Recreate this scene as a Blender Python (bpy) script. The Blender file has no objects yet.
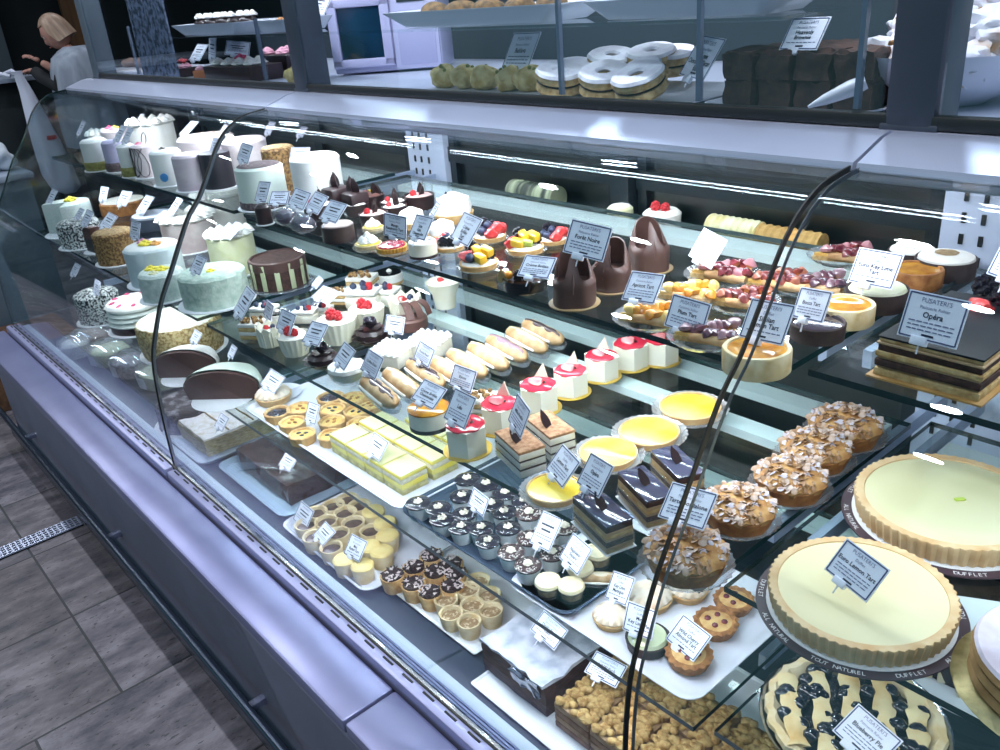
import bpy, bmesh, math, random
from mathutils import Vector, Matrix, Euler, noise
PI = math.pi
rnd = random.Random(7)
SC = bpy.context.scene
COL = SC.collection
S, H = .53, 1.606            # drafting unit in metres; eye height
FPX = 848.8                  # focal length in pixels of the 1000 px wide frame

# ------------------------------------------------------------------ camera
def cam_axes():
    y, p, r = (math.radians(a) for a in (140.65, -24.65, -4.97))
    f = Vector((math.cos(p)*math.cos(y), math.cos(p)*math.sin(y), math.sin(p)))
    rt = f.cross(Vector((0, 0, 1))).normalized(); up = rt.cross(f)
    c, s = math.cos(r), math.sin(r)
    return f, c*rt + s*up, -s*rt + c*up
F_, R_, U_ = cam_axes()
EYE = Vector((0, 0, H))
cam = bpy.data.cameras.new('camera'); co = bpy.data.objects.new('camera', cam); COL.objects.link(co)
cam.sensor_width = 36; cam.lens = 36*FPX/1000; cam.clip_start = .02
m = Matrix((R_, U_, -F_)).transposed().to_4x4(); m.translation = EYE
co.matrix_world = m; SC.camera = co

ZU = dict(U=-.905, M=-1.378, L=-1.834, D=-2.245, RU=-.89, RM=-1.35, RL=-1.81, T=-.40)
def zw(zu): return H + S*zu
def ray(px, py): return F_ + R_*((px-500)/FPX) - U_*((py-375)/FPX)
def on(px, py, z):
    d = ray(px, py); return EYE + d*((z-H)/d.z)
def aty(px, py, y):
    d = ray(px, py); return EYE + d*(y/d.y)

# ------------------------------------------------------------------ materials
def lin(c):
    if isinstance(c, str): c = [int(c[i:i+2], 16)/255 for i in (0, 2, 4)]
    return [x/12.92 if x <= .04045 else ((x+.055)/1.055)**2.4 for x in c] + [1]
MATS = {}
def mat(name, col, rough=.5, col2=None, scale=40, bump=0, metal=0, emit=0, lo=.35, hi=.65, coat=0, stretch=None, detail=3, spec=.5, sss=0, trans=0):
    if name in MATS: return MATS[name]
    m = bpy.data.materials.new(name); m.use_nodes = True
    nt = m.node_tree; N = nt.nodes; K = nt.links; b = N['Principled BSDF']
    b.inputs['Base Color'].default_value = lin(col); b.inputs['Roughness'].default_value = rough
    b.inputs['Metallic'].default_value = metal; b.inputs['Specular IOR Level'].default_value = spec
    if coat: b.inputs['Coat Weight'].default_value = coat; b.inputs['Coat Roughness'].default_value = .08
    if emit: b.inputs['Emission Color'].default_value = lin(col); b.inputs['Emission Strength'].default_value = emit
    if trans: b.inputs['Transmission Weight'].default_value = trans
    if col2 or bump:
        tc = N.new('ShaderNodeTexCoord'); mp = N.new('ShaderNodeMapping'); ns = N.new('ShaderNodeTexNoise')
        if stretch: mp.inputs['Scale'].default_value = stretch
        K.new(tc.outputs['Object'], mp.inputs[0]); K.new(mp.outputs[0], ns.inputs['Vector'])
        ns.inputs['Scale'].default_value = scale; ns.inputs['Detail'].default_value = detail
        if col2:
            rp = N.new('ShaderNodeValToRGB'); rp.color_ramp.elements[0].position = lo; rp.color_ramp.elements[1].position = hi
            rp.color_ramp.elements[0].color = lin(col); rp.color_ramp.elements[1].color = lin(col2)
            K.new(ns.outputs['Fac'], rp.inputs[0]); K.new(rp.outputs[0], b.inputs['Base Color'])
        if bump:
            bp = N.new('ShaderNodeBump'); bp.inputs['Strength'].default_value = bump; bp.inputs['Distance'].default_value = .004
            K.new(ns.outputs['Fac'], bp.inputs['Height']); K.new(bp.outputs[0], b.inputs['Normal'])
    MATS[name] = m; return m
def glass(name, tint, f0=.04, rough=0., alpha=0., acol='ffffff'):
    """clear sheet: see-through by angle, mirror towards grazing; alpha adds a milky coat"""
    if name in MATS: return MATS[name]
    m = bpy.data.materials.new(name); m.use_nodes = True
    nt = m.node_tree; N = nt.nodes; K = nt.links; N.remove(N['Principled BSDF']); out = N['Material Output']
    t = N.new('ShaderNodeBsdfTransparent'); t.inputs[0].default_value = lin(tint)
    g = N.new('ShaderNodeBsdfGlossy'); g.inputs['Roughness'].default_value = rough; g.inputs[0].default_value = (1, 1, 1, 1)
    lw = N.new('ShaderNodeLayerWeight'); lw.inputs['Blend'].default_value = .5
    p = N.new('ShaderNodeMath'); p.operation = 'POWER'; p.inputs[1].default_value = 5
    ma = N.new('ShaderNodeMath'); ma.operation = 'MULTIPLY_ADD'; ma.inputs[1].default_value = 1-f0; ma.inputs[2].default_value = f0
    mx = N.new('ShaderNodeMixShader')
    K.new(lw.outputs['Facing'], p.inputs[0]); K.new(p.outputs[0], ma.inputs[0]); K.new(ma.outputs[0], mx.inputs[0])
    src = t
    if alpha:
        df = N.new('ShaderNodeBsdfDiffuse'); df.inputs[0].default_value = lin(acol)
        m2 = N.new('ShaderNodeMixShader'); m2.inputs[0].default_value = alpha
        K.new(t.outputs[0], m2.inputs[1]); K.new(df.outputs[0], m2.inputs[2]); src = m2
    K.new(src.outputs[0], mx.inputs[1]); K.new(g.outputs[0], mx.inputs[2]); K.new(mx.outputs[0], out.inputs[0])
    MATS[name] = m; return m

# ------------------------------------------------------------------ mesh builder
def nz(p, f, seed=0): return noise.noise(Vector((p[0]*f+seed*7.3, p[1]*f-seed*3.1, p[2]*f+seed)))
class MB:
    def __init__(s): s.v = []; s.f = []; s.m = []
    def add(s, vs, fs, mi=0, mx=None):
        o = len(s.v)
        s.v += [tuple(mx @ Vector(v)) for v in vs] if mx is not None else [tuple(v) for v in vs]
        s.f += [tuple(i+o for i in f) for f in fs]; s.m += [mi]*len(fs); return s
    def lathe(s, prof, n=28, mi=0, mod=None, mx=None, noi=0, nf=60, seed=0):
        vs = []; fs = []; rows = []
        for k, (r, z) in enumerate(prof):
            if r < 1e-6: rows.append([len(vs)]); vs.append((0, 0, z)); continue
            row = []
            for i in range(n):
                a = 2*PI*i/n; q = r*(mod(a, k) if mod else 1)
                p = [q*math.cos(a), q*math.sin(a), z]
                if noi:
                    d = noi*nz(p, nf, seed); p[0] += d*math.cos(a); p[1] += d*math.sin(a); p[2] += .6*noi*nz(p, nf, seed+5)*(z > .0035)
                row.append(len(vs)); vs.append(p)
            rows.append(row)
        for a, b in zip(rows, rows[1:]):
            if len(a) == 1 and len(b) == 1: continue
            for i in range(n):
                j = (i+1) % n
                if len(a) == 1: fs.append((a[0], b[j], b[i]))
                elif len(b) == 1: fs.append((a[i], a[j], b[0]))
                else: fs.append((a[i], a[j], b[j], b[i]))
        return s.add(vs, fs, mi, mx)
    def disc(s, r, z, h, n=28, mi=0, mx=None, bev=None, mod=None):
        b = min(h, r)*.25 if bev is None else bev
        return s.lathe([(0, z), (r-b, z), (r, z+b), (r, z+h-b), (r-b, z+h), (0, z+h)], n, mi, mod, mx)
    def box(s, sx, sy, sz, c=(0, 0, 0), bev=0, mi=0, mx=None, seg=2, noi=0, nf=40, sub=0, seed=0):
        bm = bmesh.new(); bmesh.ops.create_cube(bm, size=1)
        for v in bm.verts: v.co = Vector((v.co.x*sx, v.co.y*sy, v.co.z*sz))
        if sub: bmesh.ops.subdivide_edges(bm, edges=bm.edges[:], cuts=sub, use_grid_fill=True)
        elif bev: bmesh.ops.bevel(bm, geom=bm.edges[:]+bm.verts[:], offset=bev, segments=seg, affect='EDGES', profile=.5)
        bm.verts.index_update()
        vs = []
        for v in bm.verts:
            p = v.co + Vector(c)
            if noi:
                q = Vector((nz(p, nf, seed), nz(p, nf, seed+3), nz(p, nf, seed+9)))*noi
                if v.co.z <= -sz/2+1e-6: q.z = 0
                p = p+q
            vs.append(p)
        fs = [tuple(v.index for v in f.verts) for f in bm.faces]; bm.free()
        return s.add(vs, fs, mi, mx)
    def blob(s, r, c=(0, 0, 0), sc=(1, 1, 1), amp=0, freq=40, seed=0, mi=0, sub=2, mx=None, flat=None):
        bm = bmesh.new(); bmesh.ops.create_icosphere(bm, subdivisions=sub, radius=r)
        bm.verts.index_update(); vs = []
        for v in bm.verts:
            p = Vector((v.co.x*sc[0], v.co.y*sc[1], v.co.z*sc[2]))
            if amp: p *= 1+amp*nz(v.co, freq, seed)
            p += Vector(c)
            if flat is not None and p.z < flat: p.z = flat
            vs.append(p)
        fs = [tuple(v.index for v in f.verts) for f in bm.faces]; bm.free()
        return s.add(vs, fs, mi, mx)
    def tube(s, pts, r, n=8, mi=0, mx=None, closed=False):
        pts = [Vector(p) for p in pts]; rs = r if isinstance(r, (list, tuple)) else [r]*len(pts)
        vs = []; fs = []; N = len(pts); up = None
        for i, p in enumerate(pts):
            a = pts[(i-1) % N] if closed else pts[max(i-1, 0)]; b = pts[(i+1) % N] if closed else pts[min(i+1, N-1)]
            t = (b-a).normalized()
            if up is None: up = Vector((0, 0, 1)) if abs(t.z) < .9 else Vector((1, 0, 0))
            x = t.cross(up).normalized(); y = x.cross(t); up = y
            for k in range(n):
                w = 2*PI*k/n; vs.append(p + (x*math.cos(w)+y*math.sin(w))*rs[i])
        for i in range(N if closed else N-1):
            for k in range(n):
                l = (k+1) % n; j = (i+1) % N
                fs.append((i*n+k, i*n+l, j*n+l, j*n+k))
        if not closed: fs.append(tuple(range(n-1, -1, -1))); fs.append(tuple(range((N-1)*n, N*n)))
        return s.add(vs, fs, mi, mx)
    def prism(s, poly, z0, z1, mi=0, mx=None, top=None):
        n = len(poly); t = top or poly
        vs = [(x, y, z0) for x, y in poly] + [(x, y, z1) for x, y in t]
        fs = [tuple(range(n-1, -1, -1)), tuple(range(n, 2*n))] + [(i, (i+1) % n, n+(i+1) % n, n+i) for i in range(n)]
        return s.add(vs, fs, mi, mx)
    def mesh(s, name, mats, smooth=True, ang=38):
        me = bpy.data.meshes.new(name); me.from_pydata(s.v, [], s.f)
        for x in (mats if isinstance(mats, (list, tuple)) else [mats]): me.materials.append(x)
        me.polygons.foreach_set('material_index', s.m)
        if smooth: me.shade_smooth(); me.set_sharp_from_angle(angle=math.radians(ang))
        me.update(); return me
def TR(x=0, y=0, z=0, rx=0, ry=0, rz=0, sc=1):
    m = Matrix.Translation((x, y, z)) @ Euler((rx, ry, rz)).to_matrix().to_4x4()
    return m @ Matrix.Diagonal((sc, sc, sc, 1)) if sc != 1 else m

# ------------------------------------------------------------------ objects
def part(parent, name, mb, mats, smooth=True, label=None, ang=38):
    o = bpy.data.objects.new(name, mb.mesh(name, mats, smooth, ang) if isinstance(mb, MB) else mb)
    COL.objects.link(o)
    if parent: o.parent = parent
    if label: o['label'] = label
    return o
LABELS = set()
def thing(name, label, cat, loc=(0, 0, 0), rz=0, group=None, sc=1):
    o = bpy.data.objects.new(name, None); COL.objects.link(o); o.empty_display_size = .02
    o.location = loc; o.rotation_euler = (0, 0, rz); o.scale = (sc, sc, sc)
    o['label'] = label; o['category'] = cat
    if group: o['group'] = group
    return o
def structure(name, mb, mats, **k):
    o = part(None, name, mb, mats, **k); o['kind'] = 'structure'; return o
PROTO = {}
def inst(key, fn, name, label, cat, loc, rz=0, group=None, sc=1):
    """first use builds the thing with its parts; later uses copy the parts"""
    r = thing(name, label, cat, loc, rz, group, sc)
    if key not in PROTO: fn(r); PROTO[key] = r
    else:
        for ch in PROTO[key].children:
            c = ch.copy(); COL.objects.link(c); c.parent = r
            for g in ch.children:
                d = g.copy(); COL.objects.link(d); d.parent = c
    return r
def put(px, py, w, surf, D, h):
    """base point on a surface, and the size, of a thing whose top centre shows at (px,py) and is w pixels wide"""
    z = zw(ZU[surf]) if isinstance(surf, str) else surf
    s = 1.
    for _ in range(4):
        p = on(px, py, z+h*s); dep = (p-EYE).dot(F_)
        if w: s = w*dep/FPX/D
    return (p.x, p.y, z+.0005), s
# ------------------------------------------------------------------ shared materials
steel = mat('brushed_steel', 'a9aec2', .3, 'b9bdce', 6, metal=1, stretch=(1, 30, 30))
ledgem = mat('ledge_steel', '8488b0', .34, '9498be', 5, metal=.5)
trimm = mat('pale_trim', 'a4a6cc', .35, metal=.4)
alum = mat('aluminium', 'c6d0ea', .3, metal=.55)
whitem = mat('white_enamel', 'e4e8f2', .4)
darkm = mat('dark_enamel', '232c36', .4, '2b343f', 8)
panelm = mat('charcoal_panel', 'a0a2ba', .45, 'a8aac2', 5, metal=.3, stretch=(1, 6, 1))
blackm = mat('black_gasket', '0c1518', .5)
deckm = mat('deck_steel', '1f2c38', .3, '2a3946', 4, metal=.2)
mirrorm = mat('dark_door_glass', '0a1a1c', .28, spec=1.0)
postm = mat('post_enamel', '323b4a', .42, '3b4453', 6)
cglass = glass('curved_pane', 'f2f8fa', .042)
sglass = glass('shelf_pane', 'f9fdfc', .028)
eglass = mat('glass_edge_green', '0e2f30', .12, spec=.8)
pglass = glass('upright_pane', 'eef3f6', .035)
acryl = glass('acrylic', 'f2f4fa', .05)
platem = mat('white_porcelain', 'e3e5f3', .22, coat=.3)
paperm = mat('white_paper', 'eeeef8', .8)
goldm = mat('gold_card', 'd8b451', .35, metal=.6)
boardm = mat('white_card', 'e8e8ee', .6)
redm = mat('red_plastic', 'c03a3a', .4)

# ------------------------------------------------------------------ room
def floor_mat():
    m = bpy.data.materials.new('travertine_tiles'); m.use_nodes = True; nt = m.node_tree; N = nt.nodes; K = nt.links; b = N['Principled BSDF']
    tc = N.new('ShaderNodeTexCoord'); sp = N.new('ShaderNodeSeparateXYZ'); K.new(tc.outputs['Object'], sp.inputs[0])
    T = .81*S; X0, Y0 = -4.58*S, .505*S
    def M(op, a, bb=None, c=None):
        n = N.new('ShaderNodeMath'); n.operation = op
        for i, v in enumerate((a, bb, c)):
            if v is None: continue
            if isinstance(v, (int, float)): n.inputs[i].default_value = v
            else: K.new(v, n.inputs[i])
        return n.outputs[0]
    def cell(o, o0):
        t = M('DIVIDE', M('SUBTRACT', o, o0), T); fr = M('FRACT', t)
        return M('FLOOR', t), M('MINIMUM', fr, M('SUBTRACT', 1, fr))
    cx, dx = cell(sp.outputs[0], X0); cy, dy = cell(M('ADD', sp.outputs[1], M('MULTIPLY', M('GREATER_THAN', cx, .5), .405*S)), Y0)
    g = M('LESS_THAN', M('MINIMUM', dx, dy), .008)
    wn = N.new('ShaderNodeTexWhiteNoise'); cm = N.new('ShaderNodeCombineXYZ'); K.new(cx, cm.inputs[0]); K.new(cy, cm.inputs[1]); K.new(cm.outputs[0], wn.inputs[0])
    n1 = N.new('ShaderNodeTexNoise'); n1.inputs['Scale'].default_value = 5; n1.inputs['Detail'].default_value = 8; n1.inputs['Roughness'].default_value = .7
    mp = N.new('ShaderNodeMapping'); mp.inputs['Scale'].default_value = (2.6, 1, 1); mp.inputs['Rotation'].default_value = (0, 0, .3)
    ad = N.new('ShaderNodeVectorMath'); ad.operation = 'MULTIPLY_ADD'; ad.inputs[1].default_value = (9, 9, 9)
    K.new(wn.outputs['Color'], ad.inputs[0]); K.new(tc.outputs['Object'], ad.inputs[2]); K.new(ad.outputs[0], mp.inputs[0]); K.new(mp.outputs[0], n1.inputs['Vector'])
    rp = N.new('ShaderNodeValToRGB'); e = rp.color_ramp.elements; e[0].position = .36; e[0].color = lin('4a4d5c'); e[1].position = .64; e[1].color = lin('94929e')
    e2 = e.new(.5); e2.color = lin('716f7a')
    K.new(n1.outputs['Fac'], rp.inputs[0])
    n2 = N.new('ShaderNodeTexNoise'); n2.inputs['Scale'].default_value = 42; n2.inputs['Detail'].default_value = 6; K.new(mp.outputs[0], n2.inputs['Vector'])
    pit = M('LESS_THAN', n2.outputs['Fac'], .36)
    mx = N.new('ShaderNodeMix'); mx.data_type = 'RGBA'; mx.inputs[7].default_value = lin('2b3036'); K.new(rp.outputs[0], mx.inputs[6]); K.new(M('MULTIPLY', pit, .7), mx.inputs[0])
    tint = N.new('ShaderNodeMix'); tint.data_type = 'RGBA'; tint.blend_type = 'MULTIPLY'; K.new(mx.outputs[2], tint.inputs[6]); tint.inputs[0].default_value = .6
    r2 = N.new('ShaderNodeValToRGB'); r2.color_ramp.elements[0].color = lin('b8a898'); r2.color_ramp.elements[1].color = lin('ffffff'); K.new(wn.outputs['Value'], r2.inputs[0]); K.new(r2.outputs[0], tint.inputs[7])
    gx = N.new('ShaderNodeMix'); gx.data_type = 'RGBA'; gx.inputs[7].default_value = lin('2a2e33'); K.new(tint.outputs[2], gx.inputs[6]); K.new(g, gx.inputs[0])
    K.new(gx.outputs[2], b.inputs['Base Color']); b.inputs['Roughness'].default_value = .5
    bp = N.new('ShaderNodeBump'); bp.inputs['Strength'].default_value = .3; bp.inputs['Distance'].default_value = .003; K.new(n2.outputs['Fac'], bp.inputs['Height']); K.new(bp.outputs[0], b.inputs['Normal'])
    return m
structure('floor', MB().box(16, 12, .1, (-4, 1, -.05)), floor_mat(), smooth=False)
wallm = mat('dark_wall', '1b2a2f', .8, '22333a', 3)
structure('wall_back', MB().box(16, .1, 3.1, (-4, 4.6, 1.55)), wallm, smooth=False)
structure('wall_left', MB().box(.1, 12, 3.1, (-10.6, 1, 1.55)), mat('black_wall', '121c20', .8, '1a262b', 2), smooth=False)
structure('ceiling', MB().box(16, 12, .1, (-4, 1, 3.15)), mat('grey_ceiling', '6a7078', .8, '5e646c', 3), smooth=False)
structure('trim_1', MB().box(.08, .62, 3.0, (-10.2, 2.0, 1.5), .004), mat('grey_blue_panel', '45535e', .6, '4d5b66', 2), smooth=False)
structure('trim_2', MB().box(.06, .16, 3.0, (-9.6, 2.83, 1.5), .004), mat('brown_panel', '6b4a2a', .5, '4a321e', 5, stretch=(3, 3, .3)), smooth=False)
structure('wall_kitchen', MB().box(3.2, .05, 2.0, (-2.2, 3.2, 1.9)), mat('kitchen_grey', '3a4654', .6, '46535f', 3), smooth=False)
# drain channel in the floor
dr = thing('floor_drain', 'silver slotted drain grate set across the stone floor tiles', 'drain', (-5.57*S, .05, 0.001))
mb = MB(); mb.box(.07, .8, .004, (0, 0, .002)); part(dr, 'channel', mb, blackm, False)
mb = MB()
for i in range(5): mb.box(.005, .8, .005, (-.031+i*.0155, 0, .006), mi=0)
for i in range(48): mb.box(.068, .005, .006, (0, -.395+i*.0168, .006), mi=0)
part(dr, 'grating', mb, alum, False)

# ------------------------------------------------------------------ refrigerated case
PROF = [(2.06, -.418), (1.97, -.452), (1.89, -.462), (1.80, -.476), (1.715, -.52), (1.645, -.59), (1.575, -.70), (1.51, -.795), (1.43, -.885),
        (1.305, -1.09), (1.222, -1.225), (1.155, -1.375), (1.12, -1.48), (1.102, -1.62), (1.09, -1.85), (1.086, -2.055)]
def spline(P, n=5):
    out = []
    for i in range(len(P)-1):
        a, b, c, d = (Vector(P[max(0, min(len(P)-1, j))]) for j in (i-1, i, i+1, i+2))
        for k in range(n):
            t = k/n
            out.append(.5*((2*b)+(c-a)*t+(2*a-5*b+4*c-d)*t*t+(3*b-a-3*c+d)*t*t*t))
    return out+[Vector(P[-1])]
GP = [Vector((p.x*S, H+S*p.y)) for p in spline(PROF)]
def sheet(x0, x1, pts, th, mi=0):
    """bent sheet between two x, th thick, along a (y,z) curve; rim faces get material 1"""
    n = len(pts); nor = []
    for i in range(n):
        t = (pts[min(i+1, n-1)]-pts[max(i-1, 0)]).normalized(); nor.append(Vector((-t.y, t.x)))
    mb = MB(); vs = []
    for x in (x0, x1):
        for sgn in (-.5, .5):
            for p, q in zip(pts, nor): w = p+q*th*sgn; vs.append((x, w.x, w.y))
    I = lambda a, b, i: (a*2+b)*n+i
    fs = []; fm = []
    for i in range(n-1):
        fs += [(I(0, 0, i), I(0, 0, i+1), I(1, 0, i+1), I(1, 0, i)), (I(0, 1, i), I(1, 1, i), I(1, 1, i+1), I(0, 1, i+1))]; fm += [0, 0]
        fs += [(I(0, 0, i), I(0, 1, i), I(0, 1, i+1), I(0, 0, i+1)), (I(1, 0, i), I(1, 0, i+1), I(1, 1, i+1), I(1, 1, i))]; fm += [1, 1]
    for i in (0, n-1): fs.append((I(0, 0, i), I(1, 0, i), I(1, 1, i), I(0, 1, i))); fm.append(1)
    mb.v = vs; mb.f = fs; mb.m = fm; return mb
XL, XA, XB, XR = -7.13*S, -3.94*S, -.98*S, 2.0*S
case = thing('display_case', 'long curved-glass refrigerated pastry case with steel ledge and glass shelves', 'display case', (-2.5*S, 1.9*S, 0))
def cp(name, mb, m, parent=None, **k):
    o = part(parent or case, name, mb, m, **k)
    if not parent: o.location = (2.5*S, -1.9*S, 0)
    return o
def bx(x0, x1, y0, y1, z0, z1, bev=0, mi=0, mb=None):
    return (mb or MB()).box(abs(x1-x0), abs(y1-y0), abs(z1-z0), ((x0+x1)/2, (y0+y1)/2, (z0+z1)/2), bev, mi)
def ub(x0, x1, y0, y1, z0, z1, bev=0, mi=0, mb=None):        # box in drafting units, z from the eye
    return bx(x0*S, x1*S, y0*S, y1*S, zw(z0), zw(z1), bev, mi, mb)
cp('base_panel', ub(-7.1, 2, .88, 2.95, -2.9, -2.31, 0, 0, ub(-7.1, 2, .88, .92, -2.9, -2.165)), panelm, smooth=False)
cp('kick_plate', ub(-7.0, 2, .98, 2.9, -3.03, -2.9), blackm, smooth=False)
for x in (-7.05, -4.0): cp('foot', ub(x-.12, x+.12, .86, 1.0, -3.03, -2.88, .005), blackm)
rail = cp('bumper_rail', MB().tube([(XL-.02, .80*S, zw(-2.68)), (XR, .80*S, zw(-2.68))], .012, 12), mat('rail_metal', '4b5666', .25, metal=.8))
rail2 = cp('lower_rail', ub(-7.12, 2, .83, .88, -2.93, -2.86, .004), mat('rail_metal', '4b5666', .25, metal=.8))
for x in (-6.4, -4.62, -2.84, -1.0): part(rail, 'bracket', MB().box(.02, .05, .018, (x*S, .84*S, zw(-2.68)), .003), steel)
for a, b in ((-7.16, -1.948), (-1.938, 2)):
    cp('ledge_panel', ub(a, b, .822, 1.022, -2.16, -2.10, .006), ledgem)
cp('ledge_lip', ub(-7.1, 2, .86, 1.03, -2.22, -2.16), darkm, smooth=False)
for a, b in ((-7.12, -3.955), (-3.928, -.992), (-.966, 2)):
    o = cp('vent_rail', ub(a, b, 1.03, 1.078, -2.16, -2.062, .006), trimm)
    n = int((b-a)/.115); me0 = MB().box(.03, .0035, .003).mesh('vent_slot', blackm, False)
    for i in range(n): part(o, 'vent_slot', me0, None).location = ((a+.06+i*.115)*S, 1.0615*S, zw(-2.0612))
cp('gasket', ub(-7.12, 2, 1.078, 1.095, -2.16, -2.072), blackm, smooth=False)
mb = MB()
for i in range(4): ub(-7.1, 2, 1.096+i*.011, 1.103+i*.011, -2.16, -2.075, 0, 0, mb)
cp('air_grille', mb, mat('grille_blue', '56648a', .4, metal=.5), smooth=False)
cp('inner_sill', ub(-7.1, 2, 1.14, 1.185, -2.24, -2.085, .004), mat('sill_white', 'bccadb', .35))
cp('deck', ub(-7.1, 2, 1.14, 2.9, -2.30, -2.25), deckm, smooth=False)
for a, b in ((XL+.004, XA-.007), (XA+.007, XB-.007), (XB+.007, XR)):
    cp('curved_glass', sheet(a, b, GP, .006), [cglass, eglass])
    # dark bonding strip along each vertical rim of the pane
for x in (XA, XB):
    cp('joint_seal', sheet(x-.0068, x-.0044, GP, .008), [blackm, blackm])
    cp('joint_clip', sheet(x+.0062, x+.0071, GP[8:], .006), [mat('clip_grey', '59646e', .3, metal=.4)]*2)
# end pane at the far left
poly = [(p.x, p.y) for p in GP] + [(2.8*S, zw(-2.05)), (2.8*S, zw(-.51)), (2.1*S, zw(-.51))]
mb = MB(); n = len(poly)
mb.v = [(XL-.003, y, z) for y, z in poly]+[(XL+.003, y, z) for y, z in poly]
mb.f = [tuple(range(n)), tuple(range(2*n-1, n-1, -1))]+[(i, n+i, n+(i+1) % n, (i+1) % n) for i in range(n)]; mb.m = [0, 0]+[1]*n
cp('end_glass', mb, [cglass, mat('glass_edge_pale', '8fa6b8', .15, spec=.8)], smooth=False)
# top trim
tp = [(1.925, -.462), (1.93, -.444), (1.99, -.425), (2.05, -.405), (2.10, -.398), (2.12, -.405), (2.12, -.46)]
mb = MB(); n = len(tp)
for a, b in ((-7.14, -3.945), (-3.935, -.985), (-.975, 2)):
    vs = [(x*S, y*S, zw(z)) for x in (a, b) for y, z in tp]
    mb.add(vs, [tuple(range(n)), tuple(range(2*n-1, n-1, -1))]+[(i, n+i, n+(i+1) % n, (i+1) % n) for i in range(n)])
cp('top_trim', mb, alum)
cp('lamp_cover', ub(-7.1, 2, 1.99, 2.118, -.50, -.462), whitem, smooth=False)
# glass shelves
def slab(x0, x1, y0, y1, zt, th=.009):
    mb = MB(); vs = [(x, y, z) for z in (zt-th, zt) for x, y in ((x0, y0), (x1, y0), (x1, y1), (x0, y1))]
    return mb.add(vs, [(3, 2, 1, 0), (4, 5, 6, 7)], 0).add(vs, [(0, 1, 5, 4), (1, 2, 6, 5), (2, 3, 7, 6), (3, 0, 4, 7)], 1)
SH = [(-7.1, -4.01, 1.69, 2.66, 'U'), (-3.9, -1.0, 1.69, 2.66, 'U'), (-.942, 1.98, 1.722, 2.66, 'RU'),
      (-6.9, -4.01, 1.39, 2.5, 'M'), (-3.9, -1.0, 1.39, 2.5, 'M'), (-.942, 1.98, 1.408, 2.5, 'RM'),
      (-6.2, -4.01, 1.376, 2.5, 'L'), (-3.9, -1.0, 1.378, 2.5, 'L'), (-.942, 1.98, 1.39, 2.5, 'RL')]
for a, b, y0, y1, k in SH:
    cp('glass_shelf', slab(a*S, b*S, y0*S, y1*S, zw(ZU[k])), [sglass, eglass], smooth=False)
bm_ = mat('bracket_metal', 'a8b6d0', .35, metal=.3)
for x in (-6.9, -4.06, -3.86, -1.03, -.91):
    for k, y0 in (('U', 1.95), ('M', 1.75), ('L', 1.75)):
        z = ZU[k]-(.02 if x < -.95 else .005)
        cp('shelf_bracket', ub(x-.012, x+.012, y0, 2.82, z-.05, z-.002), bm_, smooth=False)
for k, y0, y1 in (('U', 2.54, 2.66), ('M', 2.16, 2.24), ('M', 2.42, 2.5), ('L', 2.42, 2.5)):
    for a, b in ((-6.9, -4.1), (-3.82, -1.06), (-.88, 1.98)):
        cp('shelf_rail', ub(a, b, y0, y1, ZU[k]-.055, ZU[k]-.024), mat('rail_white', 'eaf2f6', .4), smooth=False)
# slotted uprights
for x, w in ((-4.12, .34), (-1.13, .34)):
    mb = ub(x, x+w, 2.84, 2.9, -2.2, -.5)
    for i in range(22):
        for c in (.06, .12, .19): ub(x+c, x+c+.014, 2.836, 2.84, -.60-i*.07, -.566-i*.07, 0, 1, mb)
    cp('slotted_upright', mb, [mat('upright_white', 'c9d3ea', .4), blackm], smooth=False)
# rear doors
for i, (a, b) in enumerate(((-7.1, -5.2), (-5.2, -4.15), (-3.77, -2.56), (-2.44, -1.14), (-.78, .6), (.6, 2))):
    d = cp('rear_door', ub(a, b, 2.90, 2.93, -2.25, -.5), mirrorm, smooth=False)
    fr = mat('door_frame', '18252a', .35)
    for z0, z1 in ((-.56, -.5), (-.86, -.78), (-2.25, -2.18)): part(d, 'door_rail', ub(a, b, 2.86, 2.9, z0, z1), fr, False)
    for x in (a, b-.05): part(d, 'door_stile', ub(x, x+.05, 2.87, 2.9, -2.25, -.5), fr, False)
cp('rear_post', ub(-2.55, -2.45, 2.82, 2.93, -2.25, -.5), mat('door_frame', '18252a', .35), smooth=False)
cp('rear_sill', ub(-7.1, 2, 2.68, 2.9, -1.02, -.99), mat('door_frame', '18252a', .35), smooth=False)

# ------------------------------------------------------------------ counter-top display above the case
top = thing('countertop_display', 'upright glazed counter display with dark posts on top of the pastry case', 'display cabinet', (-2.5*S, 2.6*S, zw(-.41)))
def tpn(name, mb, m, **k):
    o = part(top, name, mb, m, **k); o.location = (2.5*S, -2.6*S, -zw(-.41)); return o
tpn('counter_top', ub(-7.1, 2, 2.125, 3.6, -.49, -.402), mat('counter_white', 'b9bfd4', .3), smooth=False)
tpn('front_sill', ub(-7.05, 2, 2.13, 2.165, -.40, -.365, .003), blackm)
for x in (-7.03, -3.95, -.97):
    tpn('post', ub(x-.05, x+.075, 2.127, 2.27, -.42, .9, .008), postm if x > -7 else mat('post_grey', '5b6672', .4))
    tpn('post_foot', ub(x-.06, x+.085, 2.126, 2.28, -.41, -.385, .004), postm)
for a, b in ((-6.95, -4.01), (-3.87, -1.03), (-.89, 2)):
    tpn('front_pane', ub(a, b, 2.135, 2.147, -.37, .8), pglass, smooth=False)
for x in (-6.2, -4.35, -2.17, -1.6, -1.11):
    mb = ub(x, x+.008, 2.168, 2.176, -.4, -.1); ub(x-.002, x+.012, 2.15, 2.166, -.36, -.06, 0, 1, mb)
    tpn('acrylic_divider', mb, [acryl, mat('acrylic_edge', '6f7a90', .2)], smooth=False)
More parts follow.
